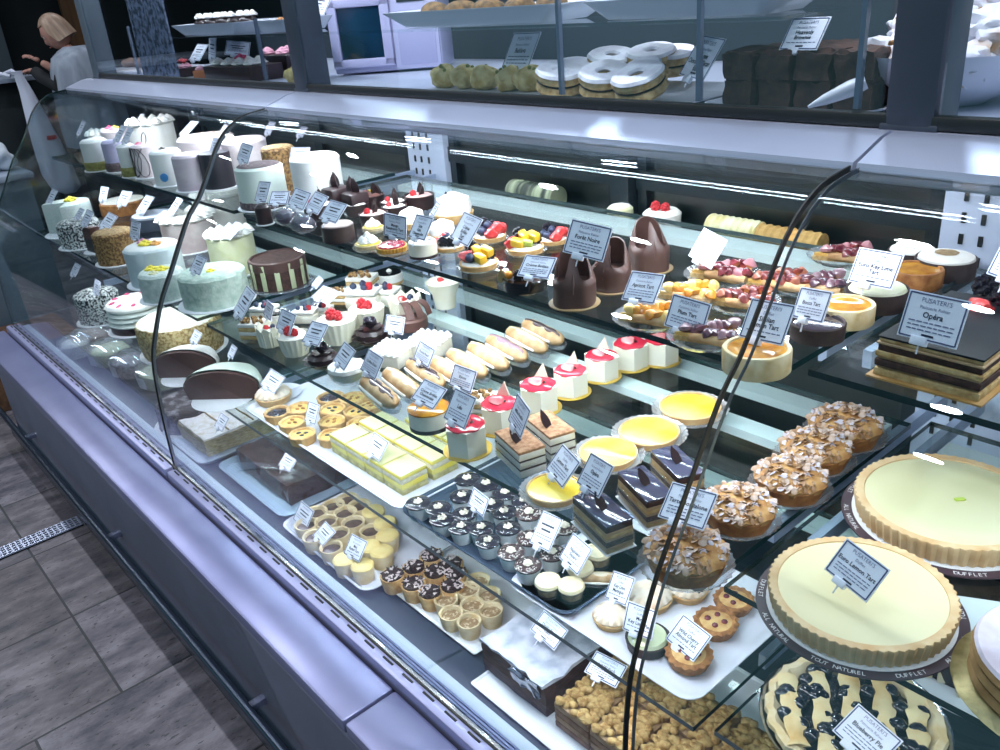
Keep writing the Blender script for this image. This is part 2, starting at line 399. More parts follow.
mb = ub(-5.8, -1.36, 2.2, 2.56, -.15, -.138); tpn('upper_shelf', mb, sglass, smooth=False)
tpn('rear_ledge', ub(-7.1, 2, 3.5, 3.6, -.4, -.1), mat('ledge_dark', '1e2b33', .5), smooth=False)

# ------------------------------------------------------------------ lights
def area(name, loc, rot, sx, sy, e, col=(1, 1, 1)):
    l = bpy.data.lights.new(name, 'AREA'); l.shape = 'RECTANGLE'; l.size = sx; l.size_y = sy; l.energy = e; l.color = col
    o = bpy.data.objects.new(name, l); COL.objects.link(o); o.location = loc; o.rotation_euler = rot; return o
def disc_light(name, loc, d, e, col=(1, 1, 1)):
    l = bpy.data.lights.new(name, 'AREA'); l.shape = 'DISK'; l.size = d; l.energy = e; l.color = col
    o = bpy.data.objects.new(name, l); COL.objects.link(o); o.location = loc; return o
cool = (.93, .95, 1.0)
for a, b, e in ((-7.0, -4.05, .8), (-3.85, -1.05, 1.0), (-.9, 1.9, .4)):
    cx, w = (a+b)/2*S, (b-a)*S
    area('case_lamp', (cx, 1.995*S, zw(-.505)), (math.radians(3), 0, 0), w, .03, 8.2*e, cool)
    area('rear_fill_light', (cx, 2.72*S, zw(-.505)), (math.radians(-14), 0, 0), w, .02, 3*e, cool)  # unseen light added to brighten the shelf rails and the back of the upper shelf
    area('shelf_lamp', (cx, 1.715*S, zw(-.945)), (math.radians(24), 0, 0), w, .012, 4.8*e, cool)
    area('shelf_lamp', (cx, 1.425*S, zw(-1.418)), (math.radians(20), 0, 0), w, .012, 2.9*e, cool)
    area('shelf_lamp', (cx, 1.415*S, zw(-1.872)), (math.radians(15), 0, 0), w, .012, 1.8*e, cool)
k = 0
for x in (-7.5, -5.9, -4.3, -2.7, -1.1, .5):
    for y in (-.9, .55): disc_light('ceiling_lamp', (x, y, 3.05), .11, 12, (.9, .93, 1))
    disc_light('kitchen_lamp', (x, 2.3, 3.05), .2, 8, (.85, .92, 1))
area('counter_fill_light', (-1.9, 1.17, 1.97), (math.radians(22), 0, 0), 3.8, .03, 22, cool)  # added light out of view, brightens the goods in the counter display
w = bpy.data.worlds.new('world'); SC.world = w; w.use_nodes = True
bg = w.node_tree.nodes['Background']; bg.inputs[0].default_value = lin('7cb2be'); bg.inputs[1].default_value = .66
vs_ = SC.view_settings; vs_.view_transform = 'Standard'; vs_.look = 'None'; vs_.gamma = 1; vs_.exposure = .15; vs_.use_curve_mapping = False
cy = SC.cycles; cy.max_bounces = 8; cy.transparent_max_bounces = 40; cy.glossy_bounces = 4; cy.diffuse_bounces = 3; cy.transmission_bounces = 4
cy.caustics_reflective = False; cy.caustics_refractive = False; cy.sample_clamp_indirect = 4; cy.use_denoising = True
# ------------------------------------------------------------------ food materials
crustm = mat('tart_crust', 'e0bd86', .7, 'c8965a', 55, bump=.4)
crustp = mat('pale_crust', 'ecdcb8', .7, 'dcbf8c', 45, bump=.3)
crustb = mat('baked_crust', 'b87d45', .7, '8a5328', 50, bump=.5)
crustd = mat('chocolate_crust', '3b2a2a', .65, '2b1e20', 50, bump=.3)
lemonm = mat('lemon_curd', 'f2cf2c', .18, 'f6e68a', 9, coat=.5)
lemonp = mat('pale_lemon', 'f1e4a8', .3, 'f4ebbd', 6)
custm = mat('custard', 'f0cf7c', .3, 'dca750', 60, coat=.3)
caram = mat('caramel_glaze', 'e0a032', .15, 'b46a1c', 30, coat=.6)
creamm = mat('whipped_cream', 'f4eee6', .6, 'fbf8f4', 30)
whitef = mat('white_icing', 'f2f0ee', .55, 'e6e6e4', 25, bump=.15)
ivory = mat('white_chocolate', 'f1ead0', .4, 'f6f2e4', 12)
chocm = mat('dark_chocolate', '2a1d20', .32, '382728', 20)
chocg = mat('chocolate_glaze', '2b2230', .12, coat=.8)
milkc = mat('milk_chocolate', '5c3d38', .42, '6d4a43', 18, bump=.1)
sponge = mat('chocolate_sponge', '33211f', .85, '52362f', 90, bump=.6)
spongel = mat('pale_sponge', 'd9bd88', .85, 'b58e57', 90, bump=.5)
redg = mat('raspberry_glaze', 'c8203c', .12, 'd8384e', 10, coat=.8)
strawm = mat('strawberry_flesh', 'd63038', .25, 'e85a55', 50, coat=.4)
raspm = mat('raspberry_red', 'c8222e', .35, 'e04a50', 150)
bluem = mat('blueberry_skin', '20263e', .4, '36405e', 60)
blackb = mat('blackberry_skin', '171622', .22, coat=.5)
mangom = mat('mango_flesh', 'f6b91e', .28, 'fbd24a', 20, coat=.3)
kiwim = mat('kiwi_flesh', 'a7c43a', .3, 'c9d86a', 40)
pinkm = mat('pink_petal', 'e0527e', .6)
yelm = mat('yellow_petal', 'f0dc4e', .6)
nutm = mat('chopped_nuts', 'b18a58', .8, '6b4a2c', 130, bump=1, lo=.42, hi=.58)
almm = mat('flaked_almond', 'cbb6ac', .75, 'a27a52', 45, lo=.42, hi=.62)
cocom = mat('coconut_flakes', 'e8ecea', .8, '1f2226', 150, bump=1, lo=.47, hi=.53)
whcoc = mat('white_coconut', 'e3e9e4', .9, 'c4d2cc', 70, bump=1)
sugarm = mat('icing_sugar', 'f4f2fa', .9, 'e2dcea', 60)
foilm = mat('silver_foil', 'd4d8e4', .18, metal=1, col2='a8aec0', scale=25, bump=.8)
plast = glass('clear_plastic', 'f6f8fa', .06, .05, .05)
plastd = glass('scalloped_plastic', 'f2f5f8', .07, .08, .16, 'eef0f4')
doilym = glass('doily_paper', 'ffffff', .05, .2, .3, 'f0f0f4')
greyp = mat('grey_cake_paper', 'b9bccb', .5, 'cfd1dc', 20)

def flute(n, a): return lambda t, k: 1+a*math.cos(n*t)
def crust_shell(mb, R, h, w=.006, fl=0, amp=.02, dep=.6, mi=0, n=None, slope=.9, noi=0, seed=0):
    n = n or (fl*4 if fl else 32)
    mb.lathe([(0, 0), (R*slope, 0), (R*slope, .001), (R, h*.92), (R-w*.4, h), (R-w, h*.95), (R-w*1.3, h*dep), (0, h*dep)], n, mi, flute(fl, amp) if fl else None, noi=noi, nf=90, seed=seed)
def doily(r, r0, R, h=.006, nm='paper_doily', m=None):
    mb = MB(); mb.lathe([(R*.7, .0008), (R*.86, .001), (R, h), (R*1.005, h+.0006), (R*.86, .002), (R*.7, .0016)], 96, 0, lambda t, k: 1+(.025*math.cos(32*t) if k in (2, 3) else 0))
    part(r, nm, mb, m or plastd)
def rosette(mb, r, h, c=(0, 0, 0), mi=0, n=6, tw=1.2):
    prof = [(r*.8, 0), (r, h*.18), (r*.78, h*.35), (r*.82, h*.45), (r*.5, h*.68), (r*.48, h*.74), (r*.12, h*.97), (0, h)]
    mb.lathe(prof, 24, mi, lambda t, k: 1+.13*math.cos(n*(t+tw*k*.25)), TR(*c))
def strawberry_half(r, c, rz=0, tilt=0, s=.011, m=None):
    mb = MB(); mb.lathe([(0, -s*.9), (s*.45, -s*.65), (s*.8, 0), (s*.95, s*.6), (s*.6, s*.95), (0, s)], 14, 0, lambda t, k: 1 if math.cos(t) > -.2 else .55)
    o = part(r, 'strawberry', mb, m or strawm); o.location = c; o.rotation_euler = (tilt, PI*.5, rz); return o
def berry(r, kind, c, s=.006, seed=0):
    mb = MB()
    if kind == 'blueberry':
        mb.blob(s, sub=2, sc=(1, 1, .9)); mb.lathe([(s*.22, s*.83), (s*.4, s*.95), (s*.3, s*.86)], 10); m = bluem
    else:
        rr = random.Random(seed)
        for i in range(26):
            a = i*2.4; z = 1-2*(i+.5)/26; q = math.sqrt(1-z*z); mb.blob(s*.36, (q*math.cos(a)*s*.8, q*math.sin(a)*s*.8, z*s), sub=1)
        mb.blob(s*.8, sub=1, sc=(1, 1, 1.15)); m = blackb if kind == 'blackberry' else raspm
    o = part(r, kind, mb, m); o.location = c; return o
def chunk(r, nm, c, size, m, rz=0, rx=0):
    o = part(r, nm, MB().box(*size, bev=min(size)*.25), m); o.location = c; o.rotation_euler = (rx, .2, rz); return o
def curl(r, c, rz, L=.02, m=None, nm='chocolate_shard', rx=0):
    mb = MB(); mb.prism([(-L*.35, 0), (0, L*.12), (L*.35, 0), (.0, -L*.02)], 0, 0)
    mb = MB(); n = 6; vs = []; fs = []
    for i in range(n+1):
        t = i/n; w = L*.38*math.sin(PI*min(1, .25+t*.75)) if t < 1 else 0
        y = .15*L*math.sin(t*2); z = L*1.3*t
        vs += [(-w, y, z), (w, y, z), (w, y+.0012, z), (-w, y+.0012, z)]
    for i in range(n):
        a = i*4; fs += [(a+k, a+(k+1) % 4, a+4+(k+1) % 4, a+4+k) for k in range(4)]
    mb.add(vs, fs); o = part(r, nm, mb, m or chocm); o.location = c; o.rotation_euler = (rx, 0, rz); return o

# ---- small tarts -------------------------------------------------------------------------------------------
def b_lemon_tart(r):          # .118 wide with its paper
    mb = MB(); crust_shell(mb, .0495, .016, .0035, dep=.75, slope=.88, noi=.0008); part(r, 'crust', mb, mat('golden_thin_crust', 'e6c792', .65, 'd0a068', 60))
    mb = MB(); mb.lathe([(.0465, .0135), (.038, .0142), (0, .0146)], 32); part(r, 'lemon_filling', mb, lemonm)
    doily(r, .05, .061, .011, 'paper_doily', doilym)
def b_caramel_tart(r):        # .095, tall pale crust
    mb = MB(); mb.lathe([(0, 0), (.046, 0), (.0475, .002), (.0475, .032), (.046, .034), (.041, .034), (.039, .03), (0, .03)], 40, noi=.0008); part(r, 'crust', mb, crustp)
    mb = MB(); mb.lathe([(.0405, .0318), (.03, .0325), (.024, .0305), (0, .0315)], 32, noi=.0012, nf=45); part(r, 'caramel_filling', mb, caram)
def b_brown_tart(r):
    mb = MB(); mb.lathe([(0, 0), (.046, 0), (.0475, .002), (.0475, .032), (.046, .034), (.041, .034), (.039, .03), (0, .03)], 40, noi=.0008); part(r, 'crust', mb, crustb)
    mb = MB(); mb.lathe([(.0405, .0315), (.03, .0315), (0, .0315)], 32, noi=.0015, nf=55); part(r, 'caramel_filling', mb, caram)
def b_choc_tart(r):           # .1
    mb = MB(); crust_shell(mb, .05, .032, .005, dep=.75, slope=.97); part(r, 'crust', mb, crustd)
    mb = MB(); mb.lathe([(.045, .027), (.03, .0285), (0, .029)], 32); part(r, 'chocolate_filling', mb, chocg)
def b_cream_choc_tart(r):     # .105
    mb = MB(); crust_shell(mb, .052, .034, .004, dep=.75, slope=.97); part(r, 'crust', mb, crustd)
    mb = MB(); mb.lathe([(.0475, .031), (.046, .036), (.03, .041), (.012, .043), (0, .0432)], 36, noi=.001); part(r, 'cream_top', mb, creamm)
    mb = MB(); mb.lathe([(.02, .0428), (.012, .0442), (0, .0446)], 20, noi=.0012, nf=120); part(r, 'cocoa_dust', mb, mat('cocoa', '8a6f4e', .9, 'b09a78', 90))
def b_keylime_small(r):
    mb = MB(); crust_shell(mb, .052, .034, .004, dep=.8, slope=.97); part(r, 'crust', mb, crustd)
    mb = MB(); mb.lathe([(.0475, .031), (.044, .036), (.02, .037), (0, .037)], 36, noi=.001); part(r, 'cream_top', mb, mat('lime_cream', 'e6ebc0', .5, 'f3f3dc', 20))
def b_raspberry_tart(r):      # .09
    mb = MB(); crust_shell(mb, .042, .02, .004, fl=28, amp=.025, dep=.8); part(r, 'crust', mb, mat('golden_crust', 'e2b24e', .6, 'c88c34', 50))
    mb = MB(); mb.lathe([(.038, .018), (.036, .024), (.018, .027), (0, .027)], 30, noi=.003, nf=110); part(r, 'raspberry_top', mb, mat('raspberry_jam', '8e1b3c', .2, 'c6323e', 45, coat=.6))
    doily(r, .04, .046, .008, 'paper_cup', doilym)
def b_meringue_tart(r):       # .1
    mb = MB(); crust_shell(mb, .044, .022, .004, dep=.8); part(r, 'crust', mb, crustp)
    mb = MB(); mb.lathe([(.04, .0185), (.038, .024), (.02, .026), (0, .026)], 28); part(r, 'lemon_filling', mb, lemonm)
    mb = MB()
    for a in range(5): rosette(mb, .017, .022, (.017*math.cos(a*1.257), .017*math.sin(a*1.257), .024))
    rosette(mb, .017, .028, (0, 0, .032)); part(r, 'meringue', mb, creamm)
    doily(r, .042, .05, .012, 'plastic_cup', plastd)
def b_cream_mound_tart(r):    # .1
    mb = MB(); crust_shell(mb, .046, .02, .004, dep=.8); part(r, 'crust', mb, crustm)
    mb = MB(); mb.lathe([(.042, .017), (.044, .03), (.034, .05), (.016, .06), (0, .062)], 26, noi=.006, nf=55, seed=3); part(r, 'cream_mound', mb, creamm)
    o = chunk(r, 'mango', (.012, -.02, .05), (.014, .01, .006), mangom, .4)
    curl(r, (-.01, -.01, .05), .5, .012)
def b_fruit_tart(seed, r):    # .11
    rr = random.Random(seed)
    mb = MB(); crust_shell(mb, .05, .018, .005, dep=.8, noi=.001); part(r, 'crust', mb, crustm)
    mb = MB(); mb.lathe([(.045, .015), (.04, .021), (0, .024)], 24, noi=.002); part(r, 'cream', mb, creamm)
    P = [(-.022, -.022), (.002, -.028), (.024, -.014), (-.028, .004), (-.004, .0), (.02, .012), (-.012, .024), (.01, .028)]
    K = {0: ['strawberry', 'blueberry', 'mango', 'blackberry', 'mango', 'mango', 'blackberry', 'blackberry'],
         1: ['strawberry', 'mango', 'kiwi', 'blackberry', 'mango', 'mango', 'strawberry', 'blackberry'],
         2: ['strawberry', 'blackberry', 'blackberry', 'strawberry', 'blueberry', 'blackberry', 'strawberry', 'blueberry'],
         3: ['blueberry', 'blueberry', 'strawberry', 'blackberry', 'blueberry', 'strawberry', 'blackberry', 'strawberry']}[seed]
    for i, (k, (x, y)) in enumerate(zip(K, P)):
        z = .034+.011*(i in (4, 3, 5))
        if k == 'strawberry': strawberry_half(r, (x, y, z+.002), rr.uniform(-1, 1), rr.uniform(-.5, .5), .024)
        elif k in ('blueberry', 'blackberry'): berry(r, k, (x, y, z), .0135 if k == 'blueberry' else .0165, i)
        elif k == 'mango': chunk(r, 'mango', (x, y, z), (.036, .023, .022), mangom, rr.uniform(-.8, .8), .2)
        else: chunk(r, 'kiwi', (x, y, z), (.028, .012, .018), kiwim, .6, .5)
    doily(r, .05, .056, .007)
def b_brulee(r):              # .105
    mb = MB(); mb.lathe([(0, 0), (.042, 0), (.05, .004), (.052, .028), (.05, .03), (.047, .03), (.046, .025), (0, .025)], 40); part(r, 'black_dish', mb, mat('black_dish', '0f1416', .12, coat=.6))
    mb = MB(); mb.lathe([(.046, .026), (.02, .0275), (0, .0275)], 28); part(r, 'caramel_top', mb, mat('burnt_caramel', '3a2318', .15, coat=.6))
    mb = MB(); mb.blob(.0105, sub=2); o = part(r, 'physalis', mb, mat('physalis_orange', 'f0962a', .25, coat=.4)); o.location = (-.022, -.03, .038)
    for i, (dx, rz) in enumerate(((-.036, .3), (-.028, -.2), (-.04, 1.))): curl(r, (dx, -.034, .018), rz, .028, mat('dry_husk', 'c9b27c', .8), 'husk_petal', .4)
    berry(r, 'blackberry', (-.002, -.02, .038), .011, 2); berry(r, 'blackberry', (.012, -.006, .038), .011, 3)
    strawberry_half(r, (-.012, -.01, .036), .4, .2, .011, creamm)
# ---- mousses -----------------------------------------------------------------------------------------------
def mousse(r, R, h, side, topm, basem=None, bh=.008):
    mb = MB(); mb.lathe([(0, bh), (R, bh), (R, h-.003), (R-.003, h), (0, h)], 36); part(r, 'mousse', mb, side)
    if basem: part(r, 'base', MB().lathe([(0, 0), (R*1.01, 0), (R*1.01, bh), (0, bh)], 36), basem)
    if topm: part(r, 'glaze', MB().lathe([(R-.001, h-.0015), (R-.004, h+.0012), (0, h+.0014)], 36), topm)
def b_white_mousse(r):        # .085
    mousse(r, .041, .045, ivory, creamm, chocm)
    for i in range(3): curl(r, (.012-.012*i, .01, .046), i*1.1, .016, rx=-1.2)
def b_dark_mousse(r): mousse(r, .042, .042, mat('mocha_mousse', '40312f', .45), mat('mocha_top', 'a08c86', .4), chocm)
def b_blackwhite(r):
    mousse(r, .04, .034, creamm, mat('black_glaze', '14171a', .12, coat=.7), spongel)
    mb = MB(); rosette(mb, .009, .009, (0, 0, .0355)); part(r, 'cream_dot', mb, creamm)
def choc_cup(seed, r):        # .08 dark cup with filling and tall shards
    rr = random.Random(seed)
    mb = MB(); mb.lathe([(0, 0), (.034, 0), (.039, .034), (.037, .035), (.034, .028), (0, .028)], 28); part(r, 'chocolate_cup', mb, chocm)
    mb = MB(); mb.lathe([(.035, .03), (.025, .036), (0, .038)], 22, noi=.003); part(r, 'cream', mb, [creamm, mat('pink_cream', 'e2b6b0', .5), milkc][seed % 3])
    for i in range(4): curl(r, (rr.uniform(-.018, .018), rr.uniform(-.018, .018), .033), rr.uniform(0, 6), rr.uniform(.02, .034), rx=rr.uniform(-.3, .3))
    berry(r, 'raspberry', (.0, -.018, .04), .008, seed)
    if seed == 2: chunk(r, 'gold_leaf', (0, 0, .045), (.014, .01, .004), mat('gold_leaf', 'e6c84a', .3, metal=.7))
def b_white_cup(r):           # .085 pleated white chocolate cup with raspberry
    mb = MB(); mb.lathe([(0, 0), (.03, 0), (.036, .02), (.042, .05), (.0405, .05), (.034, .03), (0, .03)], 72, 0, lambda t, k: 1+.035*math.cos(18*t+k*.2)*(k > 1)); part(r, 'pleated_cup', mb, ivory)
    mb = MB(); mb.lathe([(.039, .04), (.03, .052), (.012, .057), (0, .058)], 26, noi=.003, nf=70); part(r, 'cream', mb, creamm)
    berry(r, 'raspberry', (.003, -.012, .063), .012, 1); berry(r, 'raspberry', (.016, -.004, .06), .010, 2)
def b_white_shell(r):         # .085 taller shell of white chocolate leaves
    mb = MB()
    for i in range(9):
        a = i*PI*2/9; x, y = .03*math.cos(a), .03*math.sin(a)
        mb.add([(-.016, 0, 0), (.016, 0, 0), (.02, .004, .045), (.004, .008, .066), (-.018, .005, .05), (-.016, .002, 0), (.016, .002, 0), (.02, .006, .045), (.004, .01, .066), (-.018, .007, .05)],
               [(0, 1, 2, 3, 4), (9, 8, 7, 6, 5), (0, 5, 6, 1), (1, 6, 7, 2), (2, 7, 8, 3), (3, 8, 9, 4), (4, 9, 5, 0)], 0, TR(x, y, 0, 0, 0, a+PI/2+PI))
    mb.disc(.03, 0, .03); part(r, 'chocolate_petals', mb, ivory)
    mb = MB(); mb.lathe([(.029, .028), (.03, .044), (.018, .054), (0, .056)], 26, noi=.003); part(r, 'cream', mb, creamm)
    strawberry_half(r, (0, -.008, .06), .3, .4, .013); berry(r, 'blueberry', (.014, .008, .06), .008)
def b_ruffle(r):              # .1 dark chocolate ruffles
    mb = MB()
    for k in range(4):
        R0 = .05-.011*k; z = .004+.011*k; n = 60
        mb.lathe([(R0*.35, z), (R0, z+.012), (R0*1.02, z+.0135), (R0*.35, z+.004)], n, 0, lambda t, j, k=k: 1+.09*math.sin(7*t+k)+.05*math.sin(13*t+2*k)*(j in (1, 2)))
    mb.disc(.04, 0, .035); part(r, 'chocolate_ruffles', mb, chocm)
    mb = MB(); mb.lathe([(.004, .046), (.016, .05), (.018, .06), (.0165, .06), (.012, .05), (.003, .05)], 24, 0, lambda t, k: 1+.2*math.sin(t*2+k)); part(r, 'chocolate_curl', mb, chocg)
def b_ribbon(r):              # .09 milk chocolate ribbon cake
    mb = MB(); mb.disc(.042, 0, .03, bev=.004); part(r, 'cake_body', mb, milkc)
    mb = MB()
    for k in range(3):
        pts = [(-.04+.012*k, .0, .03), (-.03+.012*k, .0, .052), (-.008+.012*k, .0, .064), (.014+.01*k, 0, .054), (.03+.006*k, 0, .032)]
        Q = spline([(p[0], p[2]) for p in pts], 4); n = len(Q); y = -.018+.016*k; vs = []
        for q in Q: vs += [(q.x, y, q.y), (q.x, y+.02, q.y), (q.x, y+.02, q.y+.002), (q.x, y, q.y+.002)]
        fs = [(4*i+j, 4*i+(j+1) % 4, 4*i+4+(j+1) % 4, 4*i+4+j) for i in range(n-1) for j in range(4)]
        mb.add(vs, fs, 0, TR(rz=.3*k-.3))
    part(r, 'chocolate_ribbon', mb, milkc)
def b_cheesecake(r):          # .09
    mousse(r, .043, .043, mat('cheesecake_cream', 'e9e8da', .5, 'dedfd0', 60), None, chocm, .009)
    mb = MB(); mb.lathe([(.0435, .041), (.044, .044), (.04, .0465), (.02, .0475), (0, .0475)], 36, noi=.001, nf=60); part(r, 'caramel_top', mb, [caram][0])
def b_glass_cup(r):           # .1 glass bowl of cream
    mb = MB(); mb.lathe([(0, 0), (.03, 0), (.043, .016), (.048, .034), (.046, .034), (.04, .018), (.028, .004), (0, .004)], 36); part(r, 'glass_bowl', mb, plast)
    mb = MB(); mb.lathe([(0, .005), (.027, .005), (.039, .018), (.043, .03), (0, .031)], 30); part(r, 'custard', mb, mat('pale_custard', 'e2dcb0', .4, 'efeccf', 20))
    mb = MB(); mb.lathe([(.046, .033), (.044, .042), (.03, .046), (0, .047)], 34, noi=.004, nf=140); part(r, 'cream_top', mb, creamm)
def b_tall_cup(r):            # .085 white cup on clear tumbler
    mb = MB(); mb.lathe([(0, 0), (.024, 0), (.027, .03), (.04, .06), (.042, .064), (.0405, .064), (.034, .05), (0, .05)], 40, 0, lambda t, k: 1+(.03*math.cos(6*t) if k in (3, 4, 5) else 0)); part(r, 'white_cup', mb, ivory)
    mb = MB(); mb.lathe([(.037, .056), (.03, .062), (0, .063)], 24, noi=.002); part(r, 'cream', mb, creamm)
    strawberry_half(r, (-.012, .0, .066), .3, .3, .01)
def b_meringue_square(r):     # .085
    mb = MB(); mb.box(.075, .075, .03, (0, 0, .015), .006, noi=0); part(r, 'cake_body', mb, mat('cream_side', 'e9dfc8', .6, 'f2ece0', 40))
    mb = MB()
    for i in range(5):
        for j in range(5): rosette(mb, .0095, .014, (-.03+.015*i, -.03+.015*j, .029), n=5)
    part(r, 'piped_cream', mb, creamm)
def b_berry_cream(r):         # .09 cream square with berries
    mb = MB(); mb.box(.08, .06, .03, (0, 0, .015), .006); part(r, 'cake_body', mb, mat('cream_side', 'e9dfc8', .6, 'f2ece0', 40))
    mb = MB(); mb.box(.08, .06, .014, (0, 0, .037), .006, noi=.002); part(r, 'cream', mb, creamm)
    for i, (k, x, y) in enumerate((('blueberry', -.02, -.01), ('blueberry', -.004, .01), ('raspberry', .02, -.01), ('blueberry', .01, -.016))): berry(r, k, (x, y, .051), .0085, i)
def b_nut_square(r):          # .085 layered nut pastry
    mb = MB(); [mb.box(.07, .05, .009, (0, 0, .005+.0105*i), .001, i % 2) for i in range(4)]; part(r, 'layers', mb, [spongel, creamm])
    mb = MB()
    for i in range(16): mb.blob(.006, (rnd.uniform(-.03, .03), rnd.uniform(-.02, .02), .045), amp=.3, seed=i, sub=1)
    part(r, 'chopped_nut_top', mb, nutm)
# ---- éclairs, hexagons, slices -----------------------------------------------------------------------------
def pill(L, R, z0=0, hs=.8, n=14):
    mb = MB(); pts = []; rs = []
    for i in range(15):
        t = -1+2*i/14; pts.append((0, t*L/2, R*hs+z0)); rs.append(R*math.sqrt(max(.02, 1-abs(t)**5)))
    mb.tube(pts, rs, n); mb.v = [(x, y, z0+max(0, (z-z0-R*hs)*hs+R*hs)) for x, y, z in mb.v]; return mb
def eclair(glz, r):           # length .125 along y, width .04
    part(r, 'choux', pill(.152, .0195, .003, .85), mat('choux_pastry', 'd6b78e', .7, 'b98f60', 40, bump=.3))
    mb = MB(); n = 16; vs = []; fs = []
    for i in range(n+1):
        t = -1+2*i/n; w = .0125*math.sqrt(max(0.02, 1-abs(t)**4))*(1+.12*math.sin(9*t)); y = t*.069; zc = .0345*(1-.12*t**4)
        for j in range(7):
            a = -1+2*j/6; vs.append((w*a, y, zc-.004*a*a+.002*(1-a**4)))
    for i in range(n):
        for j in range(6): a = i*7+j; fs.append((a, a+1, a+8, a+7))
    base = len(vs); vs += [(x, y, z-.004) for x, y, z in vs]
    fs += [tuple(base+q for q in reversed(f)) for f in fs[:n*6]]
    for i in range(n): a = i*7; fs += [(a, a+7, base+a+7, base+a), (a+6, base+a+6, base+a+13, a+13)]
    mb.add(vs, fs); part(r, 'icing', mb, glz)
    mb = MB(); mb.tube([(-.0195, -.055, .017), (-.021, 0, .017), (-.0195, .055, .017)], [.0025, .004, .0025], 6); mb.tube([(.0195, -.055, .017), (.021, 0, .017), (.0195, .055, .017)], [.0025, .004, .0025], 6); part(r, 'cream_filling', mb, creamm)
    poly = [(.024*math.copysign(abs(math.cos(a))**.8, math.cos(a)), .084*math.copysign(abs(math.sin(a))**.8, math.sin(a))) for a in (2*PI*i/28 for i in range(28))]
    b = [(x*.85, y*.93) for x, y in poly]; mb = MB(); nn = 28
    mb.add([(x, y, .001) for x, y in b]+[(x, y, .012) for x, y in poly]+[(x*.97, y*.985, .012) for x, y in poly]+[(x*.96, y*.97, .002) for x, y in b],
           [tuple(range(nn-1, -1, -1))]+[(i, (i+1) % nn, nn+(i+1) % nn, nn+i) for i in range(nn)]+[(nn+i, nn+(i+1) % nn, 2*nn+(i+1) % nn, 2*nn+i) for i in range(nn)]+[(2*nn+i, 2*nn+(i+1) % nn, 3*nn+(i+1) % nn, 3*nn+i) for i in range(nn)]+[tuple(range(3*nn, 4*nn))])
    part(r, 'plastic_boat', mb, plastd)
def b_hex(shard, r):          # .08 across
    R = .037; poly = [(R*math.cos(PI/3*i+.4), R*math.sin(PI/3*i+.4)) for i in range(6)]
    mb = MB(); mb.prism(poly, .002, .049); part(r, 'cake_body', mb, ivory, ang=20)
    mb = MB(); mb.lathe([(.0325, .0485), (.032, .051), (.028, .0518), (0, .0518)], 24, 0, lambda t, k: 1-.05*math.cos(6*(t-.4))); part(r, 'red_glaze', mb, redg)
    strawberry_half(r, (-.004, -.004, .057), .9, .4, .015, mat('strawberry_pale', 'e2606a', .25, 'f0a0a0', 40, coat=.5)); curl(r, (.012, .012, .05), 2.2, .012, rx=-.9)
    if shard:
        mb = MB(); mb.add([(-.016, 0, 0), (.016, 0, 0), (.006, 0, .034), (-.016, .002, 0), (.016, .002, 0), (.006, .002, .034)], [(0, 1, 2), (5, 4, 3), (0, 3, 4, 1), (1, 4, 5, 2), (2, 5, 3, 0)])
        o = part(r, 'white_chocolate_shard', mb, ivory, False); o.location = (-.016, .022, .046); o.rotation_euler = (0, 0, .35)
    part(r, 'gold_board', MB().disc(.042, 0, .002), goldm)
def layers(mb, L, W, spec, z=0):
    for i, (h, mi) in enumerate(spec):
        mb.box(L, W, h, (0, 0, z+h/2), min(h*.2, .0012), mi, noi=.0008, nf=180, seed=i); z += h
    return z
def b_opera(r):               # .045 x .1, h .047
    mb = MB(); z = layers(mb, .044, .092, [(.006, 1), (.004, 2), (.009, 0), (.004, 2), (.006, 1), (.005, 2), (.009, 0)]); part(r, 'layers', mb, [sponge, spongel, mat('coffee_cream', 'b89a76', .6)])
    part(r, 'chocolate_glaze', MB().box(.0445, .0925, .003, (0, 0, z+.0015), .001), mat('slate_glaze', '4a4a60', .1, coat=.9))
    o = curl(r, (0, -.008, z+.004), .4, .022, rx=-.5, nm='chocolate_leaf')
    mb = MB(); mb.box(.0475, .0955, .024, (0, 0, .012), .002); part(r, 'plastic_wrap', mb, plast)
    part(r, 'card_base', MB().box(.05, .1, .001, (0, 0, -.0001+.0002)), boardm)
def b_mille(r):               # .05 x .1, h .05
    mb = MB(); z = layers(mb, .048, .09, [(.013, 0), (.003, 1), (.012, 0), (.003, 1), (.012, 0)]); part(r, 'layers', mb, [mat('layer_cream', 'ded9cd', .6, 'ece8e0', 40), sponge])
    mb = MB(); mb.box(.048, .09, .005, (0, 0, z+.0022), .001, noi=.0015, nf=200); part(r, 'crumb_top', mb, mat('almond_crumb', 'c69a76', .8, '9a6a4c', 120, bump=.6))
    curl(r, (-.006, -.012, z+.004), .5, .026, rx=-.35, nm='chocolate_leaf')
    mb = MB(); mb.box(.0515, .0935, .03, (0, 0, .015), .002); part(r, 'plastic_wrap', mb, plast)
